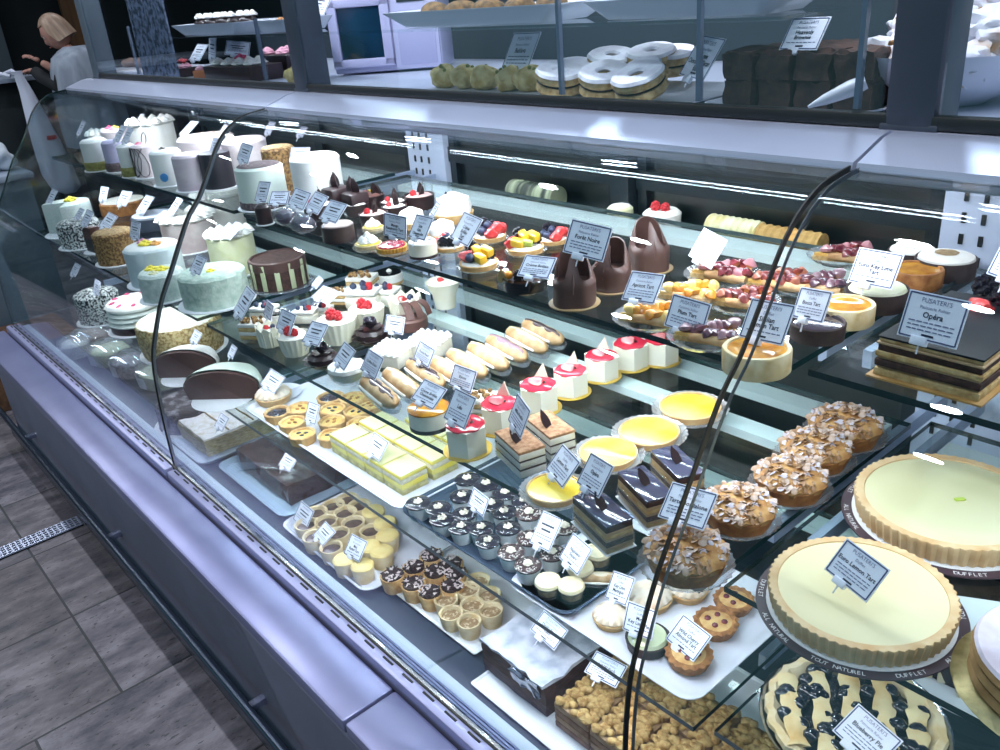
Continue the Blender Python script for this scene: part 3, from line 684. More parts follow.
def b_bourdaloue(r):          # .112
    mb = MB(); crust_shell(mb, .05, .025, .006, dep=.9, noi=.005, slope=.88); part(r, 'crust', mb, crustb)
    mb = MB(); mb.lathe([(.047, .019), (.0505, .026), (.042, .035), (.03, .039), (.014, .042), (0, .043)], 48, noi=.007, nf=110); part(r, 'almond_cream', mb, mat('baked_almond', 'c79a62', .8, 'a06c3a', 60, bump=.6))
    mb = MB(); rr = random.Random(4)
    for i in range(240):
        a, q = rr.uniform(0, 6.3), math.sqrt(rr.random())*.05; z = .0445-.018*(q/.05)**2+rr.uniform(-.001, .004); s = rr.uniform(.004, .0075)
        mb.lathe([(0, 0), (s*.6, .0003), (s, .001), (s*.6, .0016), (0, .0012)], 7, (i % 5 == 0)+2*(i % 5 == 3), lambda t, k: 1-.35*abs(math.sin(t)), TR(q*math.cos(a), q*math.sin(a), z, rr.uniform(-.7, .7), rr.uniform(-.7, .7), rr.uniform(0, 6)))
    o = part(r, 'flaked_almonds', mb, [almm, mat('toasted_almond', '9a7456', .75), mat('sugared_almond', 'c9c0cc', .8)]); o['kind'] = 'stuff'
    doily(r, .05, .059, .009)
def slice_tart(kind, r):      # wedge .13 long (y), .07 wide
    poly = [(0, -.062), (.036, .05), (.018, .058), (-.018, .058), (-.036, .05)]
    t2 = [(x*1.0, y) for x, y in poly]
    mb = MB(); mb.prism(poly, .002, .012); part(r, 'pastry_base', mb, spongel)
    mb = MB(); mb.prism([(x*.93, y*.95) for x, y in poly], .012, .019); part(r, 'custard_layer', mb, custm)
    rr = random.Random(hash(kind) % 99 if False else len(kind))
    fm = {'apricot': mat('apricot_flesh', 'e8a53a', .25, 'c9762a', 40, coat=.5), 'plum': mat('plum_flesh', '40303f', .25, '8a5560', 30, coat=.5), 'fig': mat('fig_flesh', '5a2f38', .25, '9a4a40', 45, coat=.5), 'cherry': mat('cherry_flesh', '5b1c2c', .2, '8c3a44', 40, coat=.6)}[kind]
    for i in range(7):
        y = -.036+.014*i; w = .008+.022*(y+.062)/.12
        for x in ((-w, w) if i > 2 else (0,)):
            mb = MB(); mb.lathe([(0, -.006), (.009, -.004), (.0125, .001), (.006, .009), (0, .0125)], 12, 0, lambda t, k: 1-.35*max(0, -math.cos(t)), noi=.002, seed=i+int(x > 0)); o = part(r, kind, mb, fm if (i+int(x > 0)) % 3 else mat(kind+'_light', {'apricot': 'f0c878', 'plum': '8a6a74', 'fig': '9c5a44', 'cherry': 'c08088'}[kind], .3, coat=.4)); o.location = (x+rr.uniform(-.003, .003), y+rr.uniform(-.003, .003), .024); o.rotation_euler = (rr.uniform(-.8, .8), rr.uniform(-.8, .8), rr.uniform(0, 6)); o.scale = (1.25, 1.25, 1.1)
    mb = MB()
    mb.tube([(.036, .05, .012), (.03, .028, .014), (.012, -.03, .014)], [.009, .011, .007], 10); part(r, 'crust_rim', mb, mat('rolled_crust', 'd9b487', .75, 'b98a5a', 40, bump=.4))
    mb = MB(); mb.lathe([(.045, .0008), (.06, .002), (.074, .014), (.0745, .0146), (.06, .003), (.045, .0016)], 96, 0, lambda t, k: 1+(.02*math.cos(32*t) if k in (2, 3) else 0)); part(r, 'scalloped_tray', mb, plastd)
def b_pouch(seed, r):         # .085 wide, .095 high
    n = 40; rows = []; vs = []; fs = []
    def ring(k):
        t = k/10
        out = []
        for i in range(n):
            a = 2*PI*i/n; c, s_ = math.cos(a), math.sin(a); e = 2.6
            q = (abs(c)**e+abs(s_)**e)**(-1/e)*.037
            x, y = q*c, q*s_
            da = (a-1.5*PI); pf = math.exp(-(da/.33)**2); bk = max(0, s_)**.6
            z = t*.062
            if t > .6: g = (t-.6)/.4; z = .037+g*(.010+.047*bk+.044*pf); y *= 1-(.86*pf+.42*bk)*g**1.2; x *= 1-(.22+.1*bk)*g**1.5
            x *= 1+.04*math.sin(3*a+k*.25+seed); out.append((x, y*(1+.03*math.sin(5*a+seed)), z+.002))
        return out
    for k in range(11): vs += ring(k)
    for k in range(10):
        for i in range(n): j = (i+1) % n; fs.append((k*n+i, k*n+j, k*n+n+j, k*n+n+i))
    # inner wall so the folded sheet has thickness, closed by a floor
    o = len(vs); vs += [(x*.93, y*.9, z-.001) for x, y, z in ring(10)]+[(x*.8, y*.8, .040) for x, y, z in ring(5)]
    for i in range(n): j = (i+1) % n; fs += [(10*n+i, 10*n+j, o+j, o+i), (o+i, o+j, o+n+j, o+n+i)]
    fs.append(tuple(range(o+n, o+2*n))); fs.append(tuple(range(n-1, -1, -1)))
    mb = MB(); mb.add(vs, fs); part(r, 'chocolate_wrap', mb, mat('pouch_chocolate', '4a332f', .42, '5a403a', 14), ang=60)
    mb = MB(); mb.tube([(-.001, -.0365, .028), (0, -.033, .044), (.001, -.02, .062), (0, -.006, .084)], [.0015, .0035, .004, .003], 8); part(r, 'folded_seam', mb, mat('pouch_chocolate', '4a332f', .3))
    part(r, 'gold_board', MB().disc(.045, 0, .002), mat('brown_board', '9a7f5a', .5))
# ---- cups, squares and minis -------------------------------------------------------------------------------
def potcream(kind, r):        # .062
    mb = MB(); mb.lathe([(0, 0), (.021, 0), (.028, .036), (.027, .036), (.02, .002), (0, .002)], 26); part(r, 'paper_cup', mb, mat('cup_grey_white', 'eceff2', .5))
    mb = MB(); mb.lathe([(0, .003), (.02, .003), (.0262, .033), (0, .034)], 26); part(r, 'cake_body', mb, spongel if kind else mat('cream_fill', 'dfe0e0', .5))
    mb = MB(); mb.lathe([(.024, .034), (.0295, .0352), (.0298, .0385), (.026, .0405), (0, .041)], 30); part(r, 'chocolate_lid', mb, chocg if kind != 2 else mat('brown_glaze', '4b3537', .14, coat=.8))
    mb = MB(); rosette(mb, .0105, .012, (0, 0, .041), n=5); part(r, 'cream_rosette', mb, mat('ivory_cream', 'efe3d2', .5))
    if kind != 2: mb = MB(); mb.blob(.004, sc=(1, .7, .6), c=(0, -.003, .053)); part(r, 'coffee_bean', mb, chocm)
    else:
        mb = MB()
        for i in range(30):
            a = rnd.uniform(0, 6.3); q = rnd.uniform(.016, .028); mb.box(.005, .0016, .0016, mx=TR(q*math.cos(a), q*math.sin(a), .042, 0, rnd.uniform(-.6, .6), rnd.uniform(0, 6)))
        o = part(r, 'chocolate_sprinkles', mb, mat('white_sprinkle', 'd8ccc8', .6)); o['kind'] = 'stuff'
def b_pecan(kind, r):         # .058
    mb = MB(); crust_shell(mb, .028, .02, .005, fl=14, amp=.03, dep=.72, noi=.001); part(r, 'crust', mb, crustm)
    mb = MB(); mb.lathe([(.0235, .0145), (.018, .0172), (0, .0178)], 22, noi=.0015, nf=150); part(r, 'filling', mb, custm if kind else mat('dark_berry', '33242c', .2, '54383a', 60, coat=.5))
    mb = MB()
    for i in range(3): mb.blob(.0045, (.008*math.cos(i*2.1+.3), .008*math.sin(i*2.1), .018), (1.3, .8, .6), sub=1)
    part(r, 'fruit_pieces', mb, crustb if kind == 1 else bluem)
def b_lemon_square(r):        # .062 square
    mb = MB(); mb.box(.062, .062, .012, (0, 0, .006), .002, 0, noi=.001, nf=160); mb.box(.0625, .0625, .012, (0, 0, .018), .002, 1); mb.box(.062, .062, .010, (0, 0, .029), .001, 2, noi=.001, nf=160); mb.box(.063, .063, .007, (0, 0, .0375), .0025, 1)
    part(r, 'layers', mb, [mat('shortbread', 'cbbf8a', .8, 'a59a63', 100, bump=.5), mat('lemon_gel', 'efd84c', .2, 'f4e684', 20), mat('vanilla_sponge', 'f0e8d4', .8, 'd9cbb0', 120)])
    part(r, 'icing_top', MB().box(.0605, .0605, .0025, (0, 0, .0418), .001), mat('lemon_icing', 'f6efb8', .3))
def mini_cup(kind, r):        # .05, straight sided
    mb = MB(); mb.lathe([(0, 0), (.02, 0), (.0245, .032), (.0238, .0335), (.0205, .032), (.0185, .024), (0, .024)], 28, noi=.0008); part(r, 'pastry_cup', mb, crustp if kind != 'dark' else crustm)
    if kind == 'choc': mb = MB(); mb.lathe([(.0195, .0255), (.012, .027), (0, .0275)], 20, noi=.001, nf=130); part(r, 'filling', mb, mat('fudge_filling', '4c3b39', .3, '6e5a52', 80, coat=.3))
    elif kind == 'lid': mb = MB(); mb.lathe([(.0236, .03), (.024, .035), (.02, .0385), (0, .039)], 26, noi=.001); part(r, 'butter_lid', mb, mat('butter_lid', 'efd894', .5, 'e4c478', 40))
    elif kind == 'dark':
        mb = MB(); mb.lathe([(.022, .029), (.02, .036), (0, .038)], 18, noi=.002)
        part(r, 'filling', mb, chocm)
        mb = MB(); rr = random.Random(3)
        for i in range(38):
            a, q = rr.uniform(0, 6.3), math.sqrt(rr.random())*.021; mb.box(.009, .003, .0014, mx=TR(q*math.cos(a), q*math.sin(a), .037, rr.uniform(-.6, .6), rr.uniform(-.6, .6), rr.uniform(0, 6)), mi=i % 2)
        o = part(r, 'chocolate_shavings', mb, [mat('pale_shaving', 'd7c6c4', .6), chocm]); o['kind'] = 'stuff'
    else:
        mb = MB(); mb.lathe([(.0195, .025), (.012, .0275), (0, .028)], 20, noi=.0025, nf=160); part(r, 'filling', mb, mat('crumb_filling', 'e4cfae', .7, '9a7c58', 160, lo=.3, hi=.5))
def b_swirl_tart(r):          # .105 meringue swirls
    mb = MB(); crust_shell(mb, .048, .02, .005, dep=.8, slope=.85); part(r, 'crust', mb, crustm)
    mb = MB(); mb.lathe([(.044, .016), (.045, .024), (.034, .034), (.014, .038), (0, .038)], 90, 0, lambda t, k: 1+.05*math.sin(15*t+2.4*k), noi=.001); part(r, 'meringue_top', mb, mat('toasted_meringue', 'f1e2d2', .5, 'd9b48a', 26, lo=.4, hi=.8))
def b_lime_tart(r):
    mb = MB(); crust_shell(mb, .048, .024, .005, dep=.7, slope=.92); part(r, 'crust', mb, crustd)
    mb = MB(); mb.lathe([(.042, .018), (.038, .028), (.018, .033), (0, .033)], 34, noi=.003, nf=60); part(r, 'lime_cream', mb, mat('green_cream', 'dbe6b4', .45, 'eaf0d0', 20))
def b_cherry_tart(r):         # .088 crimped
    mb = MB(); mb.lathe([(0, 0), (.034, 0), (.042, .018), (.043, .024), (.037, .0275), (.031, .023), (0, .021)], 96, 0, lambda t, k: 1+(.05*math.sin(16*t) if k in (3, 4) else .015*math.sin(16*t)), noi=.001); part(r, 'crimped_crust', mb, crustb)
    mb = MB(); mb.lathe([(.033, .0225), (.02, .0255), (0, .026)], 24, noi=.002, nf=90); part(r, 'almond_filling', mb, mat('almond_sponge', 'dcb478', .7, 'c08a4c', 50))
    for i in range(4): mb = MB(); mb.blob(.0065, sc=(1, 1, .6), amp=.2, seed=i); o = part(r, 'cherry', mb, mat('cherry_flesh', '5b1c2c', .2, '8c3a44', 40, coat=.6)); o.location = (.016*math.cos(i*1.6+.4), .016*math.sin(i*1.6+.4), .0265)
def b_cream_disc(r):          # .06 cream sandwich disc standing in clear cup
    mb = MB(); mb.lathe([(0, 0), (.024, 0), (.03, .03), (.0292, .03), (.0232, .001), (0, .001)], 26); part(r, 'clear_cup', mb, plast)
    mb = MB(); mb.disc(.0235, .002, .024); part(r, 'cake_body', mb, spongel)
    mb = MB(); mb.lathe([(0, .026), (.028, .026), (.0295, .03), (.027, .036), (.014, .0385), (0, .039)], 30, noi=.001); part(r, 'cream_top', mb, mat('vanilla_cream', 'f3e8cf', .4, 'efdba6', 22, coat=.2))
def b_donut(r):               # .1, two rings with filling between
    def ring(z0, h, m, nm, R=.048):
        mb = MB(); mb.lathe([(.014, z0), (R-.004, z0), (R, z0+h*.4), (R-.004, z0+h), (.016, z0+h), (.012, z0+h*.5), (.014, z0)], 40, noi=.0015, nf=50); part(r, nm, mb, m)
    ring(0, .016, spongel, 'lower_cookie'); ring(.0165, .0035, chocm, 'chocolate_filling', .045); ring(.0205, .016, spongel, 'upper_cookie')
    ring(.0315, .0085, sugarm, 'icing_sugar', .0482)
def b_meringue(seed, r):
    mb = MB(); mb.blob(.047, sc=(1.15, .9, .75), amp=.34, freq=62, seed=seed, sub=4, c=(0, 0, .032), flat=0); part(r, 'meringue_shell', mb, mat('baked_meringue', 'dedce6', .75, 'b8926a', 24, bump=1, lo=.5, hi=.7))
    mb = MB(); rr = random.Random(seed)
    for i in range(12):
        a = rr.uniform(0, 6.3); mb.blob(.008, (.04*math.cos(a), .03*math.sin(a), .04+.02*rr.random()), (1.3, .8, .6), sub=1, amp=.3, seed=i)
    part(r, 'nut_pieces', mb, mat('toasted_nut', 'a07a48', .8, '6a4a2a', 80))
def b_baklava(r):
    mb = MB(); mb.blob(.036, sc=(1.2, .8, .8), amp=.35, freq=40, seed=2, sub=3, c=(0, 0, .024), flat=0); part(r, 'pastry', mb, mat('green_pastry', 'ead69c', .7, 'b89c54', 40, bump=.7))
    mb = MB(); [mb.blob(.005, (.012*i-.02, -.004*i, .05-.004*abs(i-2)), amp=.3, seed=i, sub=1) for i in range(5)]; part(r, 'pistachio_crumbs', mb, mat('pistachio_green', '8a9050', .8))

# ---- large cakes -------------------------------------------------------------------------------------------
def cake(r, R, h, side, topm=None, bead=0, board=True, taper=1., noi=.0, nm='cake_body', band=None, boardmat=None, sq=False, dome=0):
    b = .003 if board else 0
    tm = topm or side
    if sq: mb = MB(); mb.box(2*R, 2*R, h, (0, 0, b+h/2), .008, noi=noi, nf=60)
    else:
        mb = MB(); mb.lathe([(0, b), (R*taper, b), (R*taper, b+.002), (R*(1+taper)/2, b+h*.5), (R, b+h-.006), (R-.006, b+h), (R-.007, b+h)], 44, noi=noi, nf=70)
    part(r, nm, mb, side)
    if not sq: part(r, 'icing_top', MB().lathe([(R-.005, b+h-.001), (R-.009, b+h+.002), (R*.5, b+h+.002+dome), (0, b+h+.0025+dome*1.2)], 40, noi=noi*.7, nf=50), tm)
    if band: part(r, 'crumb_band', MB().lathe([(R*taper+.0005, b), (R*taper+.003, b+h*.05), (R*taper+.003, b+h*.26), (R*taper+.0005, b+h*.3)], 40, noi=.0015, nf=150), band)
    if bead:
        mb = MB()
        for i in range(bead): a = 2*PI*i/bead; rosette(mb, R*PI/bead*.95, R*.3, ((R*.86)*math.cos(a), (R*.86)*math.sin(a), b+h), n=5)
        part(r, 'piped_border', mb, creamm)
    if board: part(r, 'cake_board', MB().disc(R*1.18, 0, .003), boardmat or boardm)
def flowers(r, z, items):
    for i, (x, y, s, m) in enumerate(items):
        mb = MB()
        for k in range(6): mb.blob(s*.55, (s*.5*math.cos(k*1.05), s*.5*math.sin(k*1.05), .2*s*(k % 2)), (1, 1, .45), sub=1)
        mb.blob(s*.4, (0, 0, s*.3), sub=1); o = part(r, 'sugar_flower', mb, m); o.location = (x, y, z)
def big_tart(r, fill, crust=mat('tan_crust', 'dcc096', .7, 'cfa878', 40, bump=.3), R=.112, h=.03, gold=False):
    n = 60
    mb = MB(); mb.lathe([(0, .0035), (R*.955, .0035), (R*.955, .004), (R*.995, h*.93), (R*.985, h), (R*.895, h*.985), (R*.885, h*.9), (0, h*.9)], n*4, 0, lambda t, k: 1+(.013*math.cos(n*t) if k in (1, 2, 3, 4) else 0)); part(r, 'fluted_crust', mb, crust)
    part(r, 'filling', MB().lathe([(R*.893, h*.93), (R*.87, h*.965), (R*.6, h*.972), (0, h*.975)], 60), fill)
# ------------------------------------------------------------------ small pastries: kind -> (builder, name, category, width, height)
from functools import partial as P_
KIND = dict(
 lemon=(b_lemon_tart, 'lemon_tart', 'tart', .1, .018), caramel=(b_caramel_tart, 'caramel_tart', 'tart', .095, .034), brown=(b_brown_tart, 'caramel_tart', 'tart', .095, .034),
 choct=(b_choc_tart, 'chocolate_tart', 'tart', .1, .03), creamt=(b_cream_choc_tart, 'cream_tart', 'tart', .104, .042), keyl=(b_keylime_small, 'lime_tart', 'tart', .104, .037),
 rasp=(b_raspberry_tart, 'raspberry_tart', 'tart', .086, .027), mering=(b_meringue_tart, 'meringue_tart', 'tart', .098, .045), mound=(b_cream_mound_tart, 'cream_tart', 'tart', .094, .055),
 fruit0=(P_(b_fruit_tart, 0), 'fruit_tart', 'tart', .105, .035), fruit1=(P_(b_fruit_tart, 1), 'fruit_tart', 'tart', .105, .035), fruit2=(P_(b_fruit_tart, 2), 'fruit_tart', 'tart', .105, .035), fruit3=(P_(b_fruit_tart, 3), 'fruit_tart', 'tart', .105, .035),
 brulee=(b_brulee, 'creme_brulee_dish', 'dessert', .104, .03), wmousse=(b_white_mousse, 'mousse_cake', 'cake', .083, .045), dmousse=(b_dark_mousse, 'mousse_cake', 'cake', .085, .042), bw=(b_blackwhite, 'mousse_cake', 'cake', .08, .034),
 cup0=(P_(choc_cup, 0), 'chocolate_cup', 'dessert', .078, .036), cup1=(P_(choc_cup, 1), 'chocolate_cup', 'dessert', .078, .036), cup2=(P_(choc_cup, 2), 'chocolate_cup', 'dessert', .078, .036),
 wcup=(b_white_cup, 'pleated_cup_dessert', 'dessert', .084, .052), wshell=(b_white_shell, 'chocolate_petal_cake', 'cake', .09, .06), ruffle=(b_ruffle, 'ruffle_cake', 'cake', .104, .05), ribbon=(b_ribbon, 'ribbon_cake', 'cake', .088, .055),
 cheese=(b_cheesecake, 'cheesecake', 'cake', .087, .047), gcup=(b_glass_cup, 'cream_cup', 'dessert', .096, .045), tall=(b_tall_cup, 'cream_cup', 'dessert', .084, .064), msq=(b_meringue_square, 'cream_square', 'cake', .085, .043), bcream=(b_berry_cream, 'berry_cream_slice', 'cake', .08, .044), nutsq=(b_nut_square, 'nut_slice', 'cake', .07, .05),
 ecd=(P_(eclair, mat('mocha_icing', '5d4a4c', .15, coat=.7)), 'eclair', 'eclair', .17, .034), ecp=(P_(eclair, mat('cream_icing', 'e9d8be', .2, coat=.5)), 'eclair', 'eclair', .17, .034), eck=(P_(eclair, mat('mauve_icing', 'b08a98', .15, coat=.7)), 'eclair', 'eclair', .17, .034), ecg=(P_(eclair, mat('gold_icing', 'e4d6b4', .2, coat=.5)), 'eclair', 'eclair', .17, .034),
 hex=(P_(b_hex, True), 'hexagon_cake', 'cake', .075, .05), hex0=(P_(b_hex, False), 'hexagon_cake', 'cake', .075, .05), opera=(b_opera, 'opera_slice', 'cake slice', .08, .046), mille=(b_mille, 'cream_slice', 'cake slice', .08, .05), bour=(b_bourdaloue, 'almond_tart', 'tart', .1, .044),
 apricot=(P_(slice_tart, 'apricot'), 'tart_slice', 'tart slice', .13, .02), plum=(P_(slice_tart, 'plum'), 'tart_slice', 'tart slice', .13, .02), fig=(P_(slice_tart, 'fig'), 'tart_slice', 'tart slice', .13, .02), cherry=(P_(slice_tart, 'cherry'), 'tart_slice', 'tart slice', .13, .02),
 pouch0=(P_(b_pouch, 0), 'chocolate_pouch', 'cake', .08, .06), pouch1=(P_(b_pouch, 2), 'chocolate_pouch', 'cake', .08, .06),
 pot0=(P_(potcream, 0), 'cream_cup', 'cupcake', .06, .041), pot1=(P_(potcream, 1), 'cream_cup', 'cupcake', .06, .041), pot2=(P_(potcream, 2), 'cream_cup', 'cupcake', .06, .041),
 pec0=(P_(b_pecan, 0), 'custard_tartlet', 'tartlet', .057, .02), pec1=(P_(b_pecan, 1), 'custard_tartlet', 'tartlet', .057, .02), pec2=(P_(b_pecan, 2), 'custard_tartlet', 'tartlet', .057, .02),
 mchoc=(P_(mini_cup, 'choc'), 'mini_tart', 'tartlet', .049, .0325), mlid=(P_(mini_cup, 'lid'), 'mini_tart', 'tartlet', .049, .038), mdark=(P_(mini_cup, 'dark'), 'mini_tart', 'tartlet', .049, .036), mcream=(P_(mini_cup, 'cream'), 'mini_tart', 'tartlet', .049, .0325),
 swirl=(b_swirl_tart, 'meringue_tart', 'tart', .096, .034), lime=(b_lime_tart, 'lime_tart', 'tart', .096, .03), chtart=(b_cherry_tart, 'cherry_tart', 'tart', .086, .026), cdisc=(b_cream_disc, 'cream_disc', 'cake', .059, .036))
def I(k, px, py, w, surf, label, rz=0, group=None, dz=0):
    fn, nm, cat, D, h = KIND[k]
    z = zw(ZU[surf])+dz if isinstance(surf, str) else surf
    loc, s = put(px, py, w, z, D, h)
    return inst(k, fn, nm, label, cat, loc, rz, group, s)
R45 = math.radians(45)
# ---- upper shelf, middle and right of the middle bay
for a in [
 ('dmousse', 337, 224, 33, 'U', 'dark mocha mousse round with pale top under the leaning price card'),
 ('cup0', 318, 203, 0, 'U', 'dark chocolate cup behind the cellophane price cards'), ('cup2', 371, 194, 27, 'U', 'tall dark chocolate cup topped with gold leaf at the back'),
 ('cup0', 393, 200, 27, 'U', 'chocolate cup with upright shards between the gold-topped and red-topped ones'), ('cup1', 419, 194, 31, 'U', 'widest dark chocolate cup, red berry on top, nearest the slotted upright'),
 ('cup1', 373, 212, 30, 'U', 'pink-topped chocolate cup behind the lemon meringue tart'), ('cup0', 394, 205, 26, 'U', 'chocolate cup with pink cream right behind the raspberry price card'),
 ('cup0', 356, 203, 25, 'U', 'dark chocolate cup left of the gold-topped cup'),
 ('mering', 367, 236, 31, 'U', 'lemon meringue tart in a clear cup at the shelf front'), ('rasp', 391, 243, 32, 'U', 'fluted raspberry tart in a paper cup at the shelf front'),
 ('mering', 372, 221, 24, 'U', 'small meringue tart with orange centre behind the front lemon one'), ('mound', 410, 210, 30, 'U', 'cream mound tart with mango between the two upright price cards'),
 ('wmousse', 422, 241, 29, 'U', 'white mousse round with dark base at the shelf front'), ('mound', 452, 196, 42, 'U', 'largest cream mound tart with a mango piece and chocolate curl'),
 ('mound', 441, 222, 30, 'U', 'cream mound tart behind the white mousse round'), ('fruit2', 449, 240, 32, 'U', 'fruit tart with strawberry and blackberries right of the white mousse round'),
 ('fruit0', 478, 255, 42, 'U', 'fruit tart with mango, strawberry and blueberry at the shelf front'), ('fruit3', 489, 229, 36, 'U', 'fruit tart heaped with blueberries behind the mango one'),
 ('fruit1', 525, 240, 40, 'U', 'fruit tart with pineapple and kiwi behind the black dish'), ('fruit3', 553, 233, 32, 'U', 'dark berry tart with strawberry half hidden by the Forêt Noire card'),
 ('brulee', 525, 277, 46, 'U', 'black crème brûlée dish topped with physalis and berries'),
 ('pouch0', 573, 270, 47, 'U', 'nearest chocolate pouch, folded seam facing the glass', .75), ('pouch1', 611, 258, 42, 'U', 'middle chocolate pouch half hidden by the Forêt Noire card', .3), ('pouch0', 649, 238, 43, 'U', 'farthest and tallest chocolate pouch with white spot at the peak', 1.0),
 ('cherry', 722, 270, 66, 'U', 'dark cherry tart slice on the scalloped tray below the blank card', -1.1), ('apricot', 688, 291, 62, 'U', 'orange apricot tart slice with a long crust', -1.0), ('apricot', 650, 313, 66, 'U', 'apricot tart slice under its price card at the shelf edge', -1.0),
 ('fig', 742, 297, 66, 'U', 'fig tart slice left of the dark glass joint', -1.0), ('plum', 706, 332, 68, 'U', 'plum tart slice with striped black fruit at the shelf edge', -1.0),
 ('fig', 778, 279, 64, 'U', 'fig tart slice directly behind the dark glass joint', -1.0), ('plum', 812, 282, 66, 'U', 'plum tart slice with long baked crust left of the key lime card', -1.0), ('cherry', 843, 252, 60, 'U', 'tall dark fruit tart slice at the back before the lime tart', -1.0),
 ('caramel', 757, 347, 68, 'U', 'pale-crusted caramel lemon tart crossed by the dark glass joint'), ('caramel', 846, 303, 56, 'U', 'pale-crusted caramel tart between the chocolate tart and the lime tart'),
 ('brown', 916, 268, 52, 'U', 'brown-crusted caramel tart right of the key lime card'), ('choct', 818, 322, 54, 'U', 'black chocolate tart at the shelf edge with a white clip'),
 ('keyl', 878, 286, 60, 'U', 'dark-crusted lime cream tart under the key lime card'), ('creamt', 947, 253, 58, 'U', 'dark tart with white cream dome near the slotted upright'), ('creamt', 913, 246, 46, 'U', 'half-hidden cream-topped tart behind the brown-crusted one')]:
    I(*a)
# ---- middle shelf, middle bay
for a in [
 ('nutsq', 254, 318, 28, 'M', 'layered dark slice at the left corner of the middle shelf', .6), ('bw', 277, 312, 24, 'M', 'small dark-topped cream round behind the narrow price card'), ('bcream', 264, 306, 26, 'M', 'pale cream slice behind the narrow price card', .5),
 ('wshell', 268, 326, 30, 'M', 'smooth white chocolate petal cake left of the raspberry card'), ('wcup', 293, 334, 34, 'M', 'pleated white cup at the front with raspberry behind its card'), ('wcup', 336, 318, 40, 'M', 'large pleated white cup with two raspberries in the middle'),
 ('wcup', 366, 307, 36, 'M', 'tall pleated white cup with raspberry behind the black ruffle cake'), ('wshell', 404, 297, 38, 'M', 'white petal cake with a red strawberry behind the ribbon cake'), ('tall', 443, 281, 36, 'M', 'tall white cup standing alone at the right end of the cup desserts'),
 ('bw', 389, 272, 26, 'M', 'round white mousse with black glaze and cream dot'), ('bcream', 363, 288, 34, 'M', 'cream slice with blueberries behind the tall pleated cup', .6), ('bcream', 385, 288, 28, 'M', 'cream slice with a pink berry below the black-glazed round', .5), ('nutsq', 361, 272, 28, 'M', 'golden nut slice at the back of the cream slices', .6),
 ('nutsq', 337, 288, 22, 'M', 'small golden pastry behind the wide leaning card', .6), ('bcream', 305, 309, 24, 'M', 'dark berry cream slice left of the large pleated cup', .6), ('bcream', 321, 306, 22, 'M', 'cream slice with a pink berry by the wide leaning card', .4),
 ('ruffle', 370, 323, 42, 'M', 'black ruffled chocolate cake in front of the tall pleated cup'), ('ruffle', 321, 348, 40, 'M', 'black ruffled chocolate cake at the shelf front with blue-lit card'), ('ribbon', 409, 307, 36, 'M', 'milk chocolate ribbon cake beside the tall white cup'),
 ('msq', 391, 344, 40, 'M', 'white piped cream square at the shelf front', .4), ('msq', 427, 335, 42, 'M', 'white piped cream square at the back beside the éclairs', .4), ('gcup', 346, 364, 40, 'M', 'glass cup piled with cream at the shelf front'),
 ('ecd', 378, 385, 0, 'M', 'nearest mocha-iced éclair at the shelf front', math.radians(80)), ('ecp', 401, 377, 0, 'M', 'cream-iced éclair between the two mocha-iced ones', math.radians(80)), ('ecd', 424, 367, 0, 'M', 'second mocha-iced éclair from the shelf front', math.radians(80)),
 ('ecp', 448, 365, 0, 'M', 'cream-iced éclair right behind the second mocha one', math.radians(80)), ('ecp', 466, 357, 0, 'M', 'cream-iced éclair in the middle of the row', math.radians(80)), ('ecp', 487, 350, 0, 'M', 'cream-iced éclair left of the mauve-iced one', math.radians(80)),
 ('eck', 506, 342, 0, 'M', 'éclair with a wavy mauve icing', math.radians(80)), ('ecg', 526, 334, 0, 'M', 'golden éclair second from the back end of the row', math.radians(80)), ('ecd', 542, 326, 0, 'M', 'last éclair of the row with a mocha stripe, in a white boat', math.radians(80)),
 ('cheese', 428, 406, 42, 'M', 'caramel-topped cheesecake round with dark base'), ('nutsq', 484, 392, 34, 'M', 'layered nut pastry behind the front hexagon cake', .6),
 ('hex0', 465, 424, 45, 'M', 'front raspberry hexagon cake half hidden by its price card'), ('hex', 499, 403, 42, 'M', 'second raspberry hexagon cake from the shelf front'), ('hex', 538, 384, 41, 'M', 'third raspberry hexagon cake with a white shard'), ('hex', 570, 370, 37, 'M', 'raspberry hexagon cake third from the back with dark curl'),
 ('hex', 601, 355, 36, 'M', 'raspberry hexagon cake second from the back with red specks'), ('hex0', 630, 343, 37, 'M', 'raspberry hexagon cake closest to the upper shelf edge'), ('hex0', 661, 339, 36, 'M', 'hexagon cake cut off by the upper shelf edge above it'),
 ('mille', 519, 437, 0, 'M', 'front cream slice with almond crumbs and chocolate leaf', math.radians(75)), ('mille', 549, 422, 0, 'M', 'rear cream slice with almond crumbs and upright chocolate leaf', math.radians(75)),
 ('lemon', 690, 404, 62, 'M', 'farthest bright yellow lemon tart in its paper'), ('lemon', 649, 429, 62, 'M', 'second lemon tart from the back in its paper'), ('lemon', 608, 450, 60, 'M', 'pale lemon tart third from the back'), ('lemon', 554, 486, 58, 'M', 'nearest lemon tart half under its price card'),
 ('opera', 602, 507, 0, 'M', 'nearest black-glazed layered slice with its card', math.radians(74)), ('opera', 645, 483, 0, 'M', 'middle black-glazed layered slice with chocolate leaf', math.radians(68)), ('opera', 677, 461, 0, 'M', 'farthest black-glazed layered slice beside the dark joint', math.radians(66)),
 ('bour', 686, 538, 82, 'M', 'nearest almond-flaked tart at the shelf corner'), ('bour', 739, 494, 72, 'M', 'almond-flaked tart second from the shelf corner'), ('bour', 791, 465, 70, 'M', 'almond-flaked tart in the middle of the row of five'), ('bour', 816, 436, 68, 'M', 'almond-flaked tart fourth from the shelf corner'), ('bour', 846, 412, 70, 'M', 'farthest almond-flaked tart under the upper shelf end')]:
    I(*a)
